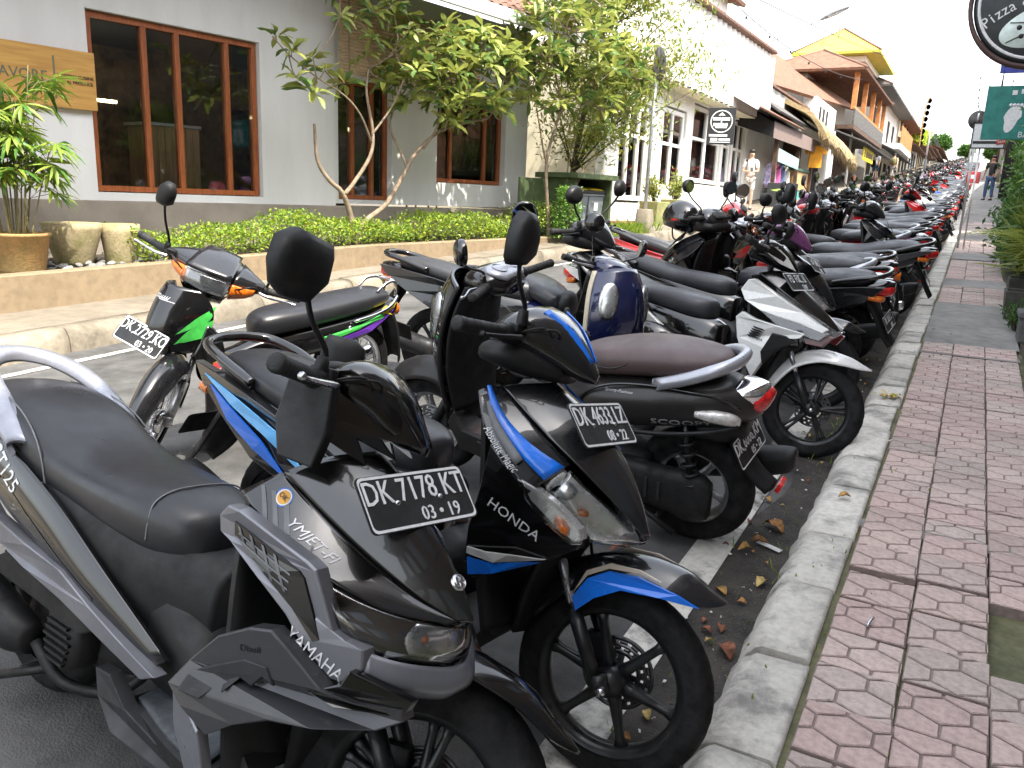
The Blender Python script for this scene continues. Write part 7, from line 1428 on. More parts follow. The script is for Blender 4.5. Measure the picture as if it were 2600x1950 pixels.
    for sg in (-1, 1): q = MB(); q.panel([(.86, 1.045), (.93, 1.055), (1.0, 1.005), (1.05, .945), (.97, .965), (.90, 1.005)], lambda x, z: .135-.6*max(0, x-.88)*.9, .012, sgn=sg); q.obj('cowl_side', paint, t, .004, S)
    b = MB(); b.patch([[(.90, -.07, 1.075), (.905, 0, 1.085), (.90, .07, 1.075)], [(.955, -.055, 1.06), (.965, 0, 1.07), (.955, .055, 1.06)], [(1.02, -.03, 1.0), (1.03, 0, 1.005), (1.02, .03, 1.0)]], 3, 3, .004); b.obj('flyscreen', SMOKE, t, mw=S)
    controls(t, S, .86, 1.03, .185, .335, .035, .01)
    add_mirror(t, S, (.885, -.14, 1.065), (.92, -.25, 1.19), mirk, -14, 0, sc=1.1); add_mirror(t, S, (.885, .14, 1.065), (.92, .25, 1.19), mirk, 14, 0, sc=1.1)
    return t

# ------------------------------------------------------------------ model 5: underbone moped with wire wheels
def underbone(paint=BLACK, seatm=VINYL, ang=44, plates=('DK 2729 KO', '03 • 20'), marks=True, decal=GREEN, k=1.0):
    t = empty('underbone_motorbike'); wb, rf, rr = 1.19, .272, .268; S = steer(wb, rf, ang)
    add_wheel(t, 'front_wheel', wb, rf, .066, .212, 'wire', CHROME, S); add_wheel(t, 'rear_wheel', 0, rr, .072, .206, 'wire', CHROME)
    fork(t, S, wb, rf, .60, STEEL, caliper=False, low=ALU)
    b = MB(); fender(b, (wb, rf), [(195, .292, .045, .03), (160, .300, .056, .05), (120, .312, .066, .07), (85, .318, .066, .075), (55, .315, .056, .055), (30, .308, .040, .03), (12, .305, .012, .006)]); b.obj('front_fender', CHAR, t, mw=S)
    b = MB(); b.loft([(.30, .27, .10, .09, 3), (.45, .29, .13, .10, 3), (.60, .31, .10, .09, 3), (.74, .33, .055, .06, 3)], 14, 3)
    for q in range(6): b.box((.66+.02*q, 0, .33), (.006, .13, .12))
    b.obj('engine_case', ENG, t)
    b = MB(); b.tube([(0, -.10, .27), (.40, -.09, .30)], .016, 8); b.tube([(0, .10, .27), (.40, .09, .30)], .016, 8); b.obj('swing_arm', DALU, t)
    b = MB(); b.loft([(.40, .31, .02, .055, 3, 0, .10), (.20, .30, .022, .06, 3, 0, .102), (.0, .275, .022, .065, 3, 0, .102), (-.06, .27, .015, .045, 3, 0, .10)], 12, 3); b.obj('chain_case', PLAS, t)
    m = MB(); m.loft([(.30, .215, .022, .022, 2.2, 0, -.13), (.10, .235, .036, .038, 2.2, 0, -.135), (-.20, .27, .042, .045, 2.2, 0, -.14), (-.36, .29, .040, .042, 2.2, 0, -.14), (-.38, .292, .015, .015, 2.2, 0, -.14)], 14, 3); m.obj('muffler', CHROME, t)
    for sg in (-1, 1):
        s_ = MB(); coil = [(.0+.024*math.cos(q*.62)+.12*q/56, sg*.125+.024*math.sin(q*.62), .30+.22*q/56) for q in range(56)]
        s_.tube(coil, .005, 6); s_.tube([(0, sg*.125, .27), (.13, sg*.125, .56)], .010, 8); s_.obj('rear_shock', CHROME, t)
    b = MB(); b.loft([(-.30, .60, .03, .03, 2.3), (-.24, .595, .075, .055, 2.5), (-.05, .545, .12, .075, 2.7), (.15, .52, .135, .085, 2.8), (.38, .50, .125, .085, 2.8), (.55, .485, .09, .08, 2.7), (.72, .45, .06, .065, 2.6), (.90, .43, .055, .06, 2.5)], 18, 4); body = b.obj('tail_body', paint, t)
    for sg in (-1, 1):
        ys = lambda x, z: .150-.22*max(0, -x)-.05*max(0, x-.4)
        for (pl, mm) in (([(.30, .53), (.05, .560), (-.12, .59), (-.10, .575), (.08, .545), (.30, .505)], decal), ([(.26, .505), (.04, .540), (-.10, .572), (-.20, .605), (-.14, .57), (.0, .52), (.26, .48)], PURP), ([(-.10, .60), (-.16, .625), (-.20, .615), (-.22, .64), (-.15, .60), (-.19, .575)], YELL)):
            q = MB(); q.panel(pl, ys, .03, sgn=sg, taper=.0008); q.obj('side_decal', mm, body)
        q = MB(); q.tube([(.10, sg*.135, .585), (-.04, sg*.140, .605), (-.16, sg*.125, .635), (-.235, sg*.09, .672)], .009, 8, 4); q.obj('grab_bar', CHROME, t)
    b = MB(); P = [(-.10, -.075, .705), (-.15, -.08, .745), (-.225, -.062, .752), (-.262, -.05, .715), (-.262, -.05, .66)]; b.tube(P, .009, 8, 3); b.tube([(x, -y, z) for x, y, z in P], .009, 8, 3); b.tube([(-.225, -.062, .752), (-.235, 0, .755), (-.225, .062, .752)], .009, 8, 2); b.obj('grab_rail', CHROME, t)
    seat_obj(t, [(-.20, .675, .05, .012, 2.5), (-.16, .670, .095, .04, 2.7), (.0, .655, .118, .055, 2.8), (.20, .640, .125, .06, 2.8), (.40, .625, .120, .06, 2.8), (.54, .615, .10, .062, 2.8), (.62, .60, .07, .055, 2.6), (.64, .59, .02, .02, 2.4)], seatm)
    b = MB(); b.loft([(-.315, .575, .03, .03), (-.30, .578, .05, .04), (-.24, .585, .07, .045)], 12, 3); b.obj('tail_light', AMBER, t)
    rear_guard(t, [(-.26, .56), (-.30, .47), (-.33, .36), (-.345, .27)], [.06, .06, .055, .05], PLAS)
    b = MB(); b.box((-.355, 0, .44), (.006, .20, .09), Matrix.Rotation(R(12), 3, 'Y')); b.obj('plate_bracket', PLAS, t)
    # leg shield apron
    b = MB(); b.patch([sym([(.955, -.115, .835), (1.02, -.06, .85), (1.05, 0, .855)]), sym([(.930, -.150, .755), (1.06, -.085, .765), (1.105, 0, .77)]), sym([(.945, -.150, .66), (1.10, -.085, .655), (1.15, 0, .655)]), sym([(.975, -.140, .575), (1.09, -.08, .56), (1.12, 0, .555)])], 4, 4, .010); apsurf = b; ap = b.obj('front_apron', paint, t)
    for sg in (-1, 1):
        for pl in ([(.915, .775), (1.0, .725), (1.085, .655), (1.04, .665), (.985, .695), (.95, .715)], [(.935, .715), (1.03, .675), (1.09, .610), (1.03, .612), (.985, .635), (.955, .645)]):
            q = MB(); q.prism([(x, z) for x, z in pl], (0, 0), 0, 0.0004); cx_ = sum(k_[0] for k_ in pl)/len(pl)
            A_ = cr(pl[:3], 4); B_ = cr([pl[0], pl[-1], pl[-2], pl[2]] if len(pl) == 6 else pl, 4); B_ = [B_[int(i_*(len(B_)-1)/(len(A_)-1))] for i_ in range(len(A_))]; side_strip(ap, apsurf, sg, A_, B_, decal, 'apron_decal', 1)
        q = MB(); q.patch([[(.955, sg*.145, .70), (1.0, sg*.155, .62), (1.03, sg*.13, .56)], [(.90, sg*.165, .62), (.95, sg*.178, .52), (1.0, sg*.17, .46)], [(.88, sg*.165, .42), (.93, sg*.18, .36), (.99, sg*.175, .31)], [(.90, sg*.15, .25), (.95, sg*.165, .20), (1.0, sg*.16, .175)]], 4, 3, .010); q.obj('leg_shield', paint, t)
    plate(t, (1.182, .0, .634), (-.055, .262, -.048), (-.062, .0, .073), *plates)
    if marks: squiggle(ap, apsurf)
    d = MB(); d.lathe([(0, .004), (.008, .004), (.010, 0)], 14, 'z'); d.obj('round_emblem', STEEL, ap, mw=frame((1.115, -.01, .745), (0, 1, 0), (-.5, 0, .9)))
    # handlebar cowl with headlight
    b = MB(); b.loft([(.70, .895, .05, .03, 2.6), (.74, .905, .10, .045, 3), (.82, .905, .105, .055, 3.2), (.90, .89, .095, .055, 3.2), (.93, .885, .09, .048, 3.2)], 18, 3); b.obj('handlebar_cowl', CHAR, t, mw=S)
    b = MB(); b.patch([[(.745, -.075, .962), (.755, 0, .970), (.745, .075, .962)], [(.85, -.090, .962), (.86, 0, .968), (.85, .090, .962)], [(.970, -.100, .938), (.985, 0, .942), (.970, .100, .938)]], 3, 3, .014); b.obj('cowl_visor', CHAR, t, mw=S)
    for sg in (-1, 1):
        q = MB(); q.patch([[(.74, sg*.09, .935), (.79, sg*.165, .925), (.80, sg*.215, .905)], [(.88, sg*.092, .925), (.855, sg*.165, .905), (.825, sg*.22, .895)], [(.90, sg*.09, .855), (.84, sg*.16, .855), (.81, sg*.215, .875)], [(.76, sg*.09, .85), (.78, sg*.16, .855), (.79, sg*.21, .875)]], 3, 3, .012); q.obj('cowl_side', CHAR, t, mw=S)
        q = MB(); q.patch([[(.925, sg*.098, .905), (.885, sg*.155, .892), (.845, sg*.190, .885)], [(.945, sg*.100, .87), (.90, sg*.155, .868), (.855, sg*.185, .868)], [(.925, sg*.095, .835), (.88, sg*.15, .845), (.84, sg*.18, .855)]], 3, 3, .014); q.obj('turn_signal', AMBER, t, mw=S)
    q = MB(); q.patch([[(.95, -.098, .922), (.965, 0, .926), (.95, .098, .922)], [(.945, -.092, .87), (.940, 0, .865), (.945, .092, .87)], [(.92, -.075, .808), (.93, 0, .800), (.92, .075, .808)]], 4, 4, .003); hl = q.obj('headlight', REFL, t, mw=S)
    q = MB(); q.patch([[(.968, -.102, .926), (.985, 0, .930), (.968, .102, .926)], [(.988, -.098, .868), (1.005, 0, .864), (.988, .098, .868)], [(.945, -.078, .802), (.958, 0, .794), (.945, .078, .802)]], 4, 4, .004); q.obj('headlight_lens', CLEAR, hl)
    controls(t, S, .825, .895, .235, .365, .05, .0)
    add_mirror(t, S, (.835, -.23, .92), (.86, -.275, 1.155), 'drop', -25, 0, sc=1.0, flipy=-1)
    b = MB(); b.tube([(.835, .23, .92), (.83, .235, .985), (.815, .205, 1.01)], .006, 8, 3); b.obj('mirror_stem', PLAS, t, mw=S)
    b = MB(); b.tube([(.38, .20, .235), (.38, -.20, .235)], .011, 8)
    for sg in (-1, 1): b.tube([(.38, sg*.17, .24), (.38, sg*.26, .24)], .019, 10)
    b.obj('foot_peg', PLAS, t); b = MB(); b.tube([(.40, .12, .20), (.36, .18, .10), (.34, .215, .012)], .009, 8, 3); b.obj('side_stand', PLAS, t)
    return t

def pose_matrix(x, y, az, lean):
    a = R(az); e = .05; gx = (gz(x+e, y)-gz(x-e, y))/(2*e); gy = (gz(x, y+e)-gz(x, y-e))/(2*e)
    fw = Vector((math.sin(a), math.cos(a), gx*math.sin(a)+gy*math.cos(a))).normalized()
    lf = Vector((-math.cos(a), math.sin(a), -gx*math.cos(a)+gy*math.sin(a))); lf = (lf-fw*lf.dot(fw)).normalized(); up = fw.cross(lf)
    l = R(lean); L = lf*math.cos(l)-up*math.sin(l); U = up*math.cos(l)+lf*math.sin(l)
    m = Matrix((fw, L, U)).transposed().to_4x4(); m.translation = (x, y, gz(x, y)); return m
ROW = 'motorbikes parked along the kerb'
def put(b, x, y, az, lean, label, cat='scooter', group=ROW):
    b.matrix_basis = pose_matrix(x, y, az, lean); return tag(b, label, cat, group)
yam = put(sport_scooter(), -2.055, 1.12, 94.4, 12.5, 'black scooter with silver boomerang front trim and plate DK 7178 KT, nearest the camera')
vario = put(slim_scooter(), -1.886, 1.836, 98.1, 6.26, 'black scooter with blue stripes, pointed nose and front wheel by the kerb')
scoop = put(retro_scooter(), -.833, 3.053, -90.6, 5.5, 'dark brown retro scooter with brown seat and red tail light toward the kerb')
white = put(angular_scooter(), -1.85, 4.60, 104, 5, 'white angular scooter with black wing inset and front wheel by the kerb')
moped = put(underbone(), -2.937, 3.388, -171, 4.7, 'black underbone motorbike with green decals, amber signals and wire wheels', 'motorbike')
# ================================================================== the row of parked bikes beyond the nearest ones
blue = put(retro_scooter(NAVY, NAVY, VINYL, 14, ('#3186LQ', '#'), False, CREAM, NAVY, CREAM), -2.50, 4.40, 118, 6, 'navy blue retro scooter with cream inner shield and two round headlights')
purple = put(slim_scooter(BLACK, BLACK, GVINYL, 8, ('#4471IR', '#'), False, None, None, DALU, BLACK, cowlm=MAUVE), -1.98, 5.42, 100, 5, 'black scooter with mauve handlebar cowl and clear headlight just beyond the white one')
blue.matrix_basis = blue.matrix_basis @ Matrix.Scale(.92, 4)
PROTO = {}
def proto(key, fn):
    if key not in PROTO: PROTO[key] = fn()
    return PROTO[key]
KEYS = {
 'black_slim': (lambda: slim_scooter(BLACK, CHAR, GVINYL, -14, ('#2915FG', '#'), False, None, None, DALU, BLACK, rear_plate=('#2915FG', '#'), mirk='oval'), 'black'),
 'red_slim': (lambda: slim_scooter(BLACK, REDP, GVINYL, 10, ('#5302KL', '#'), False, None, None, DALU, REDP, rear_plate=('#5302KL', '#')), 'red and black'),
 'grey_ang': (lambda: angular_scooter(MATTEG, BLACK, GVINYL, 16, ('#8840QE', '#'), False), 'grey and black'),
 'red_ang': (lambda: angular_scooter(REDP, BLACK, VINYL, -10, ('#6127BR', '#'), False), 'red'),
 'white_ang': (lambda: angular_scooter(WHITEP, BLACK, GVINYL, 8, ('#3390AY', '#'), False), 'white and black'),
 'black_retro': (lambda: retro_scooter(BLACK, BLACK, GVINYL, 12, ('#7053LP', '#'), False), 'glossy black retro'),
 'red_retro': (lambda: retro_scooter(REDP, REDP, VINYL, -12, ('#4408MX', '#'), False, CREAM), 'red retro'),
 'blue_under': (lambda: underbone(BLUEP, VINYL, 14, ('#6610EJ', '#'), False, SILV), 'blue underbone'),
 'black_under': (lambda: underbone(BLACK, GVINYL, -12, ('#9214CS', '#'), False, REDP), 'black underbone'),
 'mauve_slim': (lambda: slim_scooter(BLACK, MAUVE, GVINYL, 6, ('#1772HU', '#'), False, None, None, DALU, BLACK), 'mauve and black')}
def joined(root):
    """one mesh of a whole bike, for copies too small to show their parts"""
    v = []; f = []; mi = []; sm = []; ms = []
    def rec(o, M_):
        Mx = M_ @ o.matrix_basis
        if o.data:
            b = len(v); v.extend([tuple(Mx @ q.co) for q in o.data.vertices]); slots = []
            for s in o.material_slots:
                if s.material not in ms: ms.append(s.material)
                slots.append(ms.index(s.material))
            for p in o.data.polygons: f.append(tuple(b+i for i in p.vertices)); mi.append(slots[p.material_index] if slots else 0); sm.append(p.use_smooth)
        for c in o.children: rec(c, Mx)
    for c in root.children: rec(c, Matrix.Identity(4))
    me = bpy.data.meshes.new('motor_scooter'); me.from_pydata(v, [], f)
    for m in ms: me.materials.append(m)
    me.polygons.foreach_set('material_index', mi); me.polygons.foreach_set('use_smooth', sm); me.update(); return me
used = {}; JM = {}
ORD = ['first', 'second', 'third', 'fourth', 'fifth', 'sixth', 'seventh', 'eighth', 'ninth', 'tenth', 'eleventh', 'twelfth', 'thirteenth', 'fourteenth', 'fifteenth', 'sixteenth', 'seventeenth', 'eighteenth', 'nineteenth', 'twentieth']
def ordn(n):
    if n < 20: return ORD[n]
    return str(n+1)+('st' if (n+1) % 10 == 1 and n != 110 else 'nd' if (n+1) % 10 == 2 else 'rd' if (n+1) % 10 == 3 else 'th')
def add_bike(key, x, y, az, lean, label):
    fn, c = KEYS[key]; p = proto(key, fn)
    if y < 17.5:
        if not used.get(key): used[key] = 1; b = p
        else: b = copy_tree(p)
        return put(b, x, y, az, lean, label)
    if key not in JM: JM[key] = joined(p)
    o = bpy.data.objects.new('underbone_motorbike' if 'under' in key else 'motor_scooter', JM[key]); COL.objects.link(o); return put(o, x, y, az, lean, label)
rb_ = random.Random(17); seq = ['black_slim', 'black_retro', 'red_slim', 'black_under', 'grey_ang', 'black_slim', 'red_retro', 'mauve_slim', 'black_retro', 'black_slim', 'grey_ang', 'black_under', 'black_slim', 'white_ang', 'red_slim', 'black_retro', 'blue_under', 'black_slim', 'red_ang', 'grey_ang']
# noses toward the road, tails toward the kerb
ybike = 6.05; n = 0
while ybike < 60:
    key = seq[n % len(seq)] if n < 20 else rb_.choice(seq+['red_ang', 'red_slim', 'black_slim', 'grey_ang'])
    nose_in = (n > 3 and rb_.random() < .16)
    col = KEYS[key][1]
    if nose_in: add_bike(key, -1.95+rb_.uniform(-.1, .1), ybike, 92+rb_.uniform(-7, 9), 5+rb_.uniform(-2, 2), '%s motorbike parked nose to the kerb, %s bike beyond the mauve one' % (col, ordn(n)))
    else: add_bike(key, -.80+rb_.uniform(-.10, .08), ybike, -90+rb_.uniform(-8, 7), 5+rb_.uniform(-2, 2), '%s motorbike parked tail to the kerb, %s bike beyond the mauve one' % (col, ordn(n)))
    ybike += rb_.uniform(.52, .70) if ybike < 30 else rb_.uniform(.58, .75); n += 1
yb2 = 62; k = 0
while yb2 < 112:
    key = rb_.choice(seq); add_bike(key, -.9+rb_.uniform(-.2, .2), yb2, -90+rb_.uniform(-12, 12), 5, '%s motorbike far up the street on the kerb side, %s past the rest' % (KEYS[key][1], ordn(k)))
    key = rb_.choice(seq); add_bike(key, -2.9+rb_.uniform(-.2, .2), yb2+.4, 90+rb_.uniform(-12, 12), 5, '%s motorbike far up the street on the road side, %s past the rest' % (KEYS[key][1], ordn(k)))
    yb2 += rb_.uniform(.9, 1.2); k += 1
# bikes standing further out in the road behind the near ones
add_bike('black_slim', -2.85, 4.12, 80, 5, 'black scooter half hidden behind the underbone, tail toward the road')
# red scooter and black helmet bike
add_bike('red_ang', -2.35, 6.55, 84, 5, 'red scooter standing behind the helmet, further from the kerb')
# prototypes that were only used for far copies
for key, p in PROTO.items():
    if not used.get(key):
        def kill(o):
            for c in list(o.children): kill(c)
            bpy.data.objects.remove(o)
        kill(p)
# helmet hung on a mirror
hm = empty('helmet', (-1.93, 6.02, 1.40)); q = MB(); rows = []
for i in range(15):
    el = R(-38+128*i/14); row = []
    for k in range(32):
        a = 2*math.pi*k/32; r_ = math.cos(el); x = .150*r_*math.cos(a); y_ = .122*r_*math.sin(a); z = .135*math.sin(el)
        if el < R(20) and math.cos(a) > .55: x -= .03*(math.cos(a)-.55)*(R(20)-el)*2
        row.append((x, y_, z))
    rows.append(row)
q.grid(rows, 0, True, True); q.obj('shell', BLACK, hm)
q = MB(); rows = []
for i in range(8):
    el = R(-42+58*i/7); rows.append([((.158*math.cos(el)+.004)*math.cos(a), (.128*math.cos(el)+.004)*math.sin(a), .138*math.sin(el)) for a in [R(-68+136*k/16) for k in range(17)]])
q.grid(rows); q.obj('visor', SMOKE, hm); q = MB(); rows = []
for i in range(6): el = R(-36+100*i/5); rows.append([(.13*math.cos(el)*math.cos(2*math.pi*k/24), .105*math.cos(el)*math.sin(2*math.pi*k/24), .12*math.sin(el)) for k in range(24)])
q.grid(rows, 0, True, True); q.obj('lining', PLAS, hm); q = MB(); q.tube([(.02, -.10, -.06), (.03, -.05, -.15), (.03, .05, -.15), (.02, .10, -.06)], .006, 6, 4); q.obj('chin_strap', PLAS, hm)
q = MB(); [q.box((.012+.014*k, -.1245, -.022+.003*k), (.009, .002, .013)) for k in range(4)]; q.obj('red_mark', REDL, hm); hm.rotation_euler = (R(-8), R(14), R(-20)); tag(hm, 'glossy black open-face helmet hung on a handlebar mirror', 'helmet')
# red delivery box on a far bike
q = MB(); q.box((0, 0, .2), (.42, .45, .40)); bx_ = q.obj('delivery_box', REDP, None, .02); bx_.location = (-.22, 33.5, prof(33.5)+.86); tag(bx_, 'red delivery box with white square strapped on a bike near the man', 'box')
q = MB(); q.box((0, -.228, .22), (.16, .004, .14)); q.obj('white_label', WHITEL, bx_)
# ================================================================== people
SKIN = mat('skin', (.36, .20, .13), .55, var=.08); SKINL = mat('light skin', (.55, .34, .24), .55, var=.08); HAIR = mat('dark hair', (.02, .015, .012), .5); DENIM = mat('blue denim', (.06, .11, .20), .85, var=.25, scale=12); TEED = mat('charcoal t-shirt', (.035, .033, .032), .85, var=.2); TEEW = mat('white cotton', (.72, .71, .69), .85, var=.06); KHAK = mat('khaki cotton', (.36, .30, .20), .85); SHOE = mat('dark shoes', (.02, .02, .022), .6)
def skin_mesh(name, V, Eg, rad, m, parent, root=0):
    me = bpy.data.meshes.new(name); me.from_pydata(V, Eg, []); me.update(); me.materials.append(m); o = bpy.data.objects.new(name, me); COL.objects.link(o); o.parent = parent
    sk = o.modifiers.new('skin', 'SKIN'); sk.use_smooth_shade = True; d = me.skin_vertices[0].data
    for i, r_ in enumerate(rad): d[i].radius = (r_, r_) if not isinstance(r_, tuple) else r_; d[i].use_root = (i == root)
    sb = o.modifiers.new('sub', 'SUBSURF'); sb.levels = 2; sb.render_levels = 2; return o
def person(loc, rz, H, label, skin, top, bottom, pose, shorts=False, cap=False, longhair=False):
    """joints in metres for a 1.7 m figure facing +x; y is left"""
    p = empty('person', loc, rz); k = H/1.70; S_ = lambda L: [tuple(c*k for c in v) for v in L]
    hl, hr = pose['hand_l'], pose['hand_r']; el, er = pose['elb_l'], pose['elb_r']; fl, fr = pose['foot_l'], pose['foot_r']; kl, kr = pose['knee_l'], pose['knee_r']
    J = [(0, 0, .93), (0, 0, 1.10), (.01, 0, 1.28), (.0, 0, 1.42), (.0, 0, 1.50), (.015, 0, 1.58), (.02, 0, 1.66),
         (0, .17, 1.40), el, hl, (hl[0]+.06, hl[1], hl[2]-.04), (0, -.17, 1.40), er, hr, (hr[0]+.06, hr[1], hr[2]-.04),
         (0, .085, .88), kl, fl, (fl[0]+.15, fl[1], fl[2]-.045), (0, -.085, .88), kr, fr, (fr[0]+.15, fr[1], fr[2]-.045)]
    Eg = [(0, 1), (1, 2), (2, 3), (3, 4), (4, 5), (5, 6), (3, 7), (7, 8), (8, 9), (9, 10), (3, 11), (11, 12), (12, 13), (13, 14), (0, 15), (15, 16), (16, 17), (17, 18), (0, 19), (19, 20), (20, 21), (21, 22)]
    rad = [(.12, .10), (.115, .09), (.13, .095), (.09, .07), .05, (.075, .085), (.07, .075), .05, .04, .03, .028, .05, .04, .03, .028, .078, .052, .038, .035, .078, .052, .038, .035]
    skin_mesh('body', S_(J), Eg, [(r_*k if not isinstance(r_, tuple) else tuple(c*k for c in r_)) for r_ in rad], skin, p)
    def mid(a, b, t): return tuple(x+(y-x)*t for x, y in zip(a, b))
    T = [(0, 0, .90), (0, 0, 1.10), (.01, 0, 1.28), (0, 0, 1.42), (0, .17, 1.405), mid((0, .17, 1.40), el, .75), (0, -.17, 1.405), mid((0, -.17, 1.40), er, .75)]
    skin_mesh('shirt', S_(T), [(0, 1), (1, 2), (2, 3), (3, 4), (4, 5), (3, 6), (6, 7)], [(.145*k, .125*k), (.14*k, .115*k), (.15*k, .115*k), (.10*k, .08*k), .068*k, .062*k, .068*k, .062*k], top, p)
    te = .5 if shorts else .96; Lg = [(0, 0, .94), (0, .09, .86), (kl if not shorts else mid((0, .09, .86), kl, .9)), (0, -.09, .86), (kr if not shorts else mid((0, -.09, .86), kr, .9))]; ed = [(0, 1), (1, 2), (0, 3), (3, 4)]; rr = [(.135*k, .115*k), .095*k, .075*k, .095*k, .075*k]
    if not shorts: Lg += [mid(kl, fl, .95), mid(kr, fr, .95)]; ed += [(2, 5), (4, 6)]; rr += [.056*k, .056*k]
    skin_mesh('trousers', S_(Lg), ed, rr, bottom, p)
    for f in (fl, fr): q = MB(); q.loft([(-.07, 0, .035, .03), (0, 0, .045, .045), (.12, -.015, .048, .035), (.19, -.025, .03, .02)], 12, 3); q.obj('shoe', SHOE, p, mw=Matrix.Scale(k, 4) @ Matrix.Translation((f[0]+.02, f[1], f[2]-.035)))
    q = MB(); q.loft([(-.085, 1.665, .03, .05), (-.05, 1.68, .08, .075), (.02, 1.70, .088, .065), (.07, 1.715, .07, .04), (.095, 1.71, .03, .02)], 16, 3); q.xf(lambda v: Vector((v.x*k, v.y*k, (v.z-.02)*k))); q.obj('cap' if cap else 'hair', HAIR, p)
    if longhair: q = MB(); q.loft([(-.05, 1.60, .06, .10), (-.085, 1.55, .075, .16), (-.10, 1.45, .05, .14)], 12, 3); q.xf(lambda v: v*k); q.obj('hair', HAIR, p)
    q = MB(); q.tube([(.085, 0, 1.625), (.112, 0, 1.60), (.095, 0, 1.592)], [.010, .014, .010], 8, 2)
    q.xf(lambda v: v*k); q.obj('nose', skin, p)
    for sg in (-1, 1): q = MB(); q.loft([(.088, 1.632, .006, .004), (.094, 1.632, .011, .006), (.097, 1.632, .004, .003)], 8, 2); q.xf(lambda v: Vector((v.x*k, (v.y+sg*.03)*k, v.z*k))); q.obj('eye', HAIR, p)
    q = MB(); q.loft([(.085, 1.562, .015, .005), (.092, 1.562, .024, .006), (.096, 1.562, .008, .003)], 8, 2); q.xf(lambda v: v*k); q.obj('mouth', mat('lips', (.30, .10, .08), .5), p)
    for hnd, sg in ((hl, 1), (hr, -1)):
        for i in range(5):
            q = MB(); o_ = Vector((hnd[0]+.05, hnd[1]+(-.03+.016*i), hnd[2]-.05)); e_ = o_+(Vector((.045, 0, -.055)) if i else Vector((.05, -sg*.03, -.01))); q.tube([tuple(o_*k), tuple((o_.lerp(e_, .55)+Vector((.012, 0, 0)))*k), tuple(e_*k)], [.010*k, .009*k, .007*k], 6, 2); q.obj('finger', skin, p)
    return tag(p, label, 'person')
STAND = dict(hand_l=(.12, .20, .98), elb_l=(-.05, .27, 1.16), hand_r=(.05, -.27, .86), elb_r=(-.04, -.25, 1.14), foot_l=(.03, .13, .07), foot_r=(0, -.14, .07), knee_l=(.03, .11, .48), knee_r=(.03, -.12, .48))
HOLD = dict(hand_l=(.26, .05, 1.10), elb_l=(.02, .22, 1.12), hand_r=(.24, -.06, 1.08), elb_r=(.0, -.22, 1.12), foot_l=(.02, .08, .07), foot_r=(0, -.09, .07), knee_l=(.03, .09, .48), knee_r=(.03, -.09, .48))
WALK = dict(hand_l=(.18, .20, .90), elb_l=(.0, .22, 1.12), hand_r=(-.14, -.20, .88), elb_r=(-.08, -.22, 1.12), foot_l=(-.20, .08, .10), foot_r=(.24, -.08, .07), knee_l=(.02, .09, .48), knee_r=(.15, -.09, .50))
person((.36, 37.2, pz(37.2)), R(-110), 1.66, 'man in dark t-shirt, cap and blue jeans standing at the right of the pavement', SKIN, TEED, DENIM, STAND, cap=True)
person((-5.72, 23.8, gz(lkerb(23.8), 23.8)+.18), R(-70), 1.62, 'person in white top and shorts looking at a phone before the white shop', SKINL, TEEW, mat('pale shorts', (.5, .47, .42), .85), HOLD, shorts=True)
ph = MB(); ph.box((0, 0, 0), (.015, .075, .15)); o = ph.obj('phone', PLAS, None, .004); o.location = (-5.63, 23.55, gz(lkerb(23.8), 23.8)+.18+1.10); o.rotation_euler = (0, -.7, R(-70)); tag(o, 'dark phone held by the person in white', 'phone')
person((-5.9, 57.3, gz(lkerb(57), 57.3)+.18), R(80), 1.68, 'person in white top with dark bag walking away up the left pavement', SKINL, TEEW, DENIM, WALK, shorts=True, longhair=True)
person((-4.95, 58.0, gz(lkerb(58), 58.0)+.05), R(85), 1.74, 'person in khaki top with backpack walking beside the one in white', SKINL, KHAK, mat('grey shorts', (.25, .24, .23), .85), WALK, shorts=True)
for nm, (x, y), c, lab in (('shoulder_bag', (-6.05, 57.05), PLAS, 'dark shoulder bag carried by the walker in white'), ('backpack', (-4.96, 57.8), mat('olive pack', (.16, .14, .05), .8), 'olive backpack worn by the walker in khaki')):
    q = MB(); q.loft([(-.09, 0, .10, .16, 3), (0, 0, .15, .22, 3.5), (.09, 0, .13, .19, 3)], 14, 3); o = q.obj(nm, c); o.location = (x, y, gz(lkerb(57), 57.3)+(1.35 if nm == 'backpack' else 1.15)); o.rotation_euler = (0, 0, R(85)); tag(o, lab, 'bag')
# ================================================================== litter and fallen leaves
rl = random.Random(31); DRY = [mat('dry leaf %d' % k, c, .8, var=.35, scale=30) for k, c in enumerate(((.34, .16, .05), (.42, .24, .07), (.22, .08, .04), (.46, .33, .12)))]
def dry_leaf(x, y, L, k, lab):
    q = MB(); rows = []
    for i in range(6):
        t = i/5; w = L*.30*math.sin(math.pi*min(1, t*.92+.06))+.001; c = .5*L*math.sin(t*3.0)*rl.uniform(.3, .5); rows.append([(L*t, -w, c+w*.6), (L*t, -w*.3, c), (L*t, w*.3, c+.002), (L*t, w, c+w*rl.uniform(.3, .9))])
    q.patch(rows, 1, 1, .0012); o = q.obj('dry_leaf', DRY[k]); z = gz(x, y)+.012 if x < -.42 else pz(y)+.006; o.location = (x, y, z); o.rotation_euler = (rl.uniform(-.3, .3), rl.uniform(-.2, .1), rl.uniform(0, 6.28)); tag(o, lab, 'leaf', 'dry leaves in the gutter')
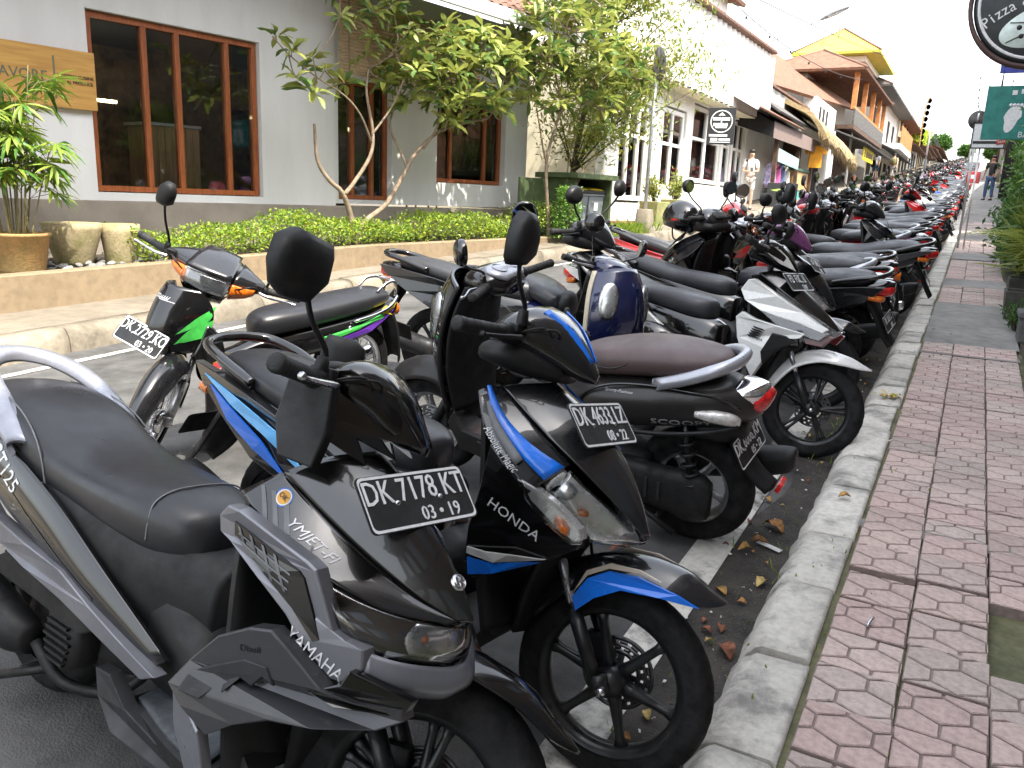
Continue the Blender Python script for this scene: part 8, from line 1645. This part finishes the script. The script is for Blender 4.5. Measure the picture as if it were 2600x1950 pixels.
NEAR = [(-.50, 3.28, .10, 0, 'largest curled brown leaf, beside the white paper strip'), (-.50, 2.36, .085, 2, 'dark red-brown curled leaf against the kerb near the front wheel'), (-.33, 3.52, .05, 1, 'small brown leaf lying on top of a kerb stone'), (-.62, 3.02, .06, 1, 'thin orange leaf by the white line'), (-.53, 3.15, .07, 0, 'orange brown leaf left of the paper strip'), (-.98, 2.78, .09, 2, 'crumpled brown leaf behind the retro scooter rear wheel'), (-.49, 2.78, .06, 3, 'pale ochre leaf in the middle of the gutter'), (-.57, 2.66, .055, 1, 'upright orange leaf in the gutter near the wheel'), (-.72, 1.92, .06, 0, 'orange leaf seen through the spokes of the front wheel')]
for a in NEAR: dry_leaf(*a)
for i in range(46): dry_leaf(rl.uniform(-.68, -.47), rl.uniform(1.7, 7.0), rl.uniform(.015, .045), rl.randrange(4), 'small dry leaf scrap lying in the gutter dirt')
PAP = mat('white litter', (.66, .66, .63), .8, var=.1)
def scrap(x, y, s, lab, m=PAP):
    q = MB(); q.patch([[(0, 0, .004), (s*.5, 0, .010), (s, 0, .004)], [(0, s*.28, .006), (s*.5, s*.3, .002), (s, s*.26, .009)]], 3, 2, .001); o = q.obj('litter', m); o.location = (x, y, (gz(x, y) if x < -.42 else pz(y))+.010); o.rotation_euler = (0, 0, rl.uniform(0, 6.28)); tag(o, lab, 'litter', 'litter in the gutter')
q = MB(); q.box((0, 0, 0), (.10, .028, .0015)); o = q.obj('paper_strip', PAP); o.location = (-.52, 3.12, gz(-.52, 3.12)+.016); o.rotation_euler = (.05, .1, -.25); tag(o, 'white paper strip lying in the gutter against the kerb', 'paper')
for i in range(60): scrap(rl.uniform(-.66, -.47), rl.uniform(1.6, 6.5), rl.uniform(.006, .018), 'tiny white litter scrap in the gutter dirt')
off = empty('flower_offering', (-.30, 5.32, pz(5.32)+.004)); OFM = [mat('offering petal %d' % k, c, .7) for k, c in enumerate(((.65, .48, .06), (.6, .32, .05), (.5, .55, .12), (.6, .5, .3)))]
for i in range(26):
    v, f = leaf_verts(rl.uniform(.03, .06), .022, .2, .2); q = MB(); q.add(v, f, 0, False); q.obj('petal', rl.choice(OFM), off, mw=Matrix.Translation((rl.uniform(-.07, .07), rl.uniform(-.03, .03), rl.uniform(.004, .02))) @ Euler((rl.uniform(-.4, .4), rl.uniform(-.5, .1), rl.uniform(0, 6.28))).to_matrix().to_4x4())
tag(off, 'scattered yellow leaf offering on the kerb', 'offering')
q = MB(); q.tube([(0, 0, .006), (.03, .004, .007)], .005, 8); o = q.obj('cigarette_end', PAP); o.location = (-.215, 4.42, pz(4.42)); o.rotation_euler = (0, 0, .9); tag(o, 'cigarette end lying between kerb and tiles', 'litter')

gr = MB(); PT = [(1, 0, 0), (-.5, .8, 0), (-.5, -.8, 0), (0, 0, .8)]
for i in range(2600):
    x = -.46-abs(rl.gauss(0, .07)); y = rl.uniform(1.2, 8); k = rl.uniform(.0015, .0045); z = gz(x, y)+.006; a = rl.uniform(0, 6.28); c, s_ = math.cos(a), math.sin(a)
    gr.add([(x+k*(p[0]*c-p[1]*s_), y+k*(p[0]*s_+p[1]*c), z+k*p[2]) for p in PT], [(0, 1, 3), (1, 2, 3), (2, 0, 3)], 0, False)
o = gr.obj('grit', mat('gutter grit', (.16, .145, .125), .9, var=.4, scale=200)); o['kind'] = 'stuff'; o['label'] = 'loose grit along the gutter'; o['category'] = 'grit'
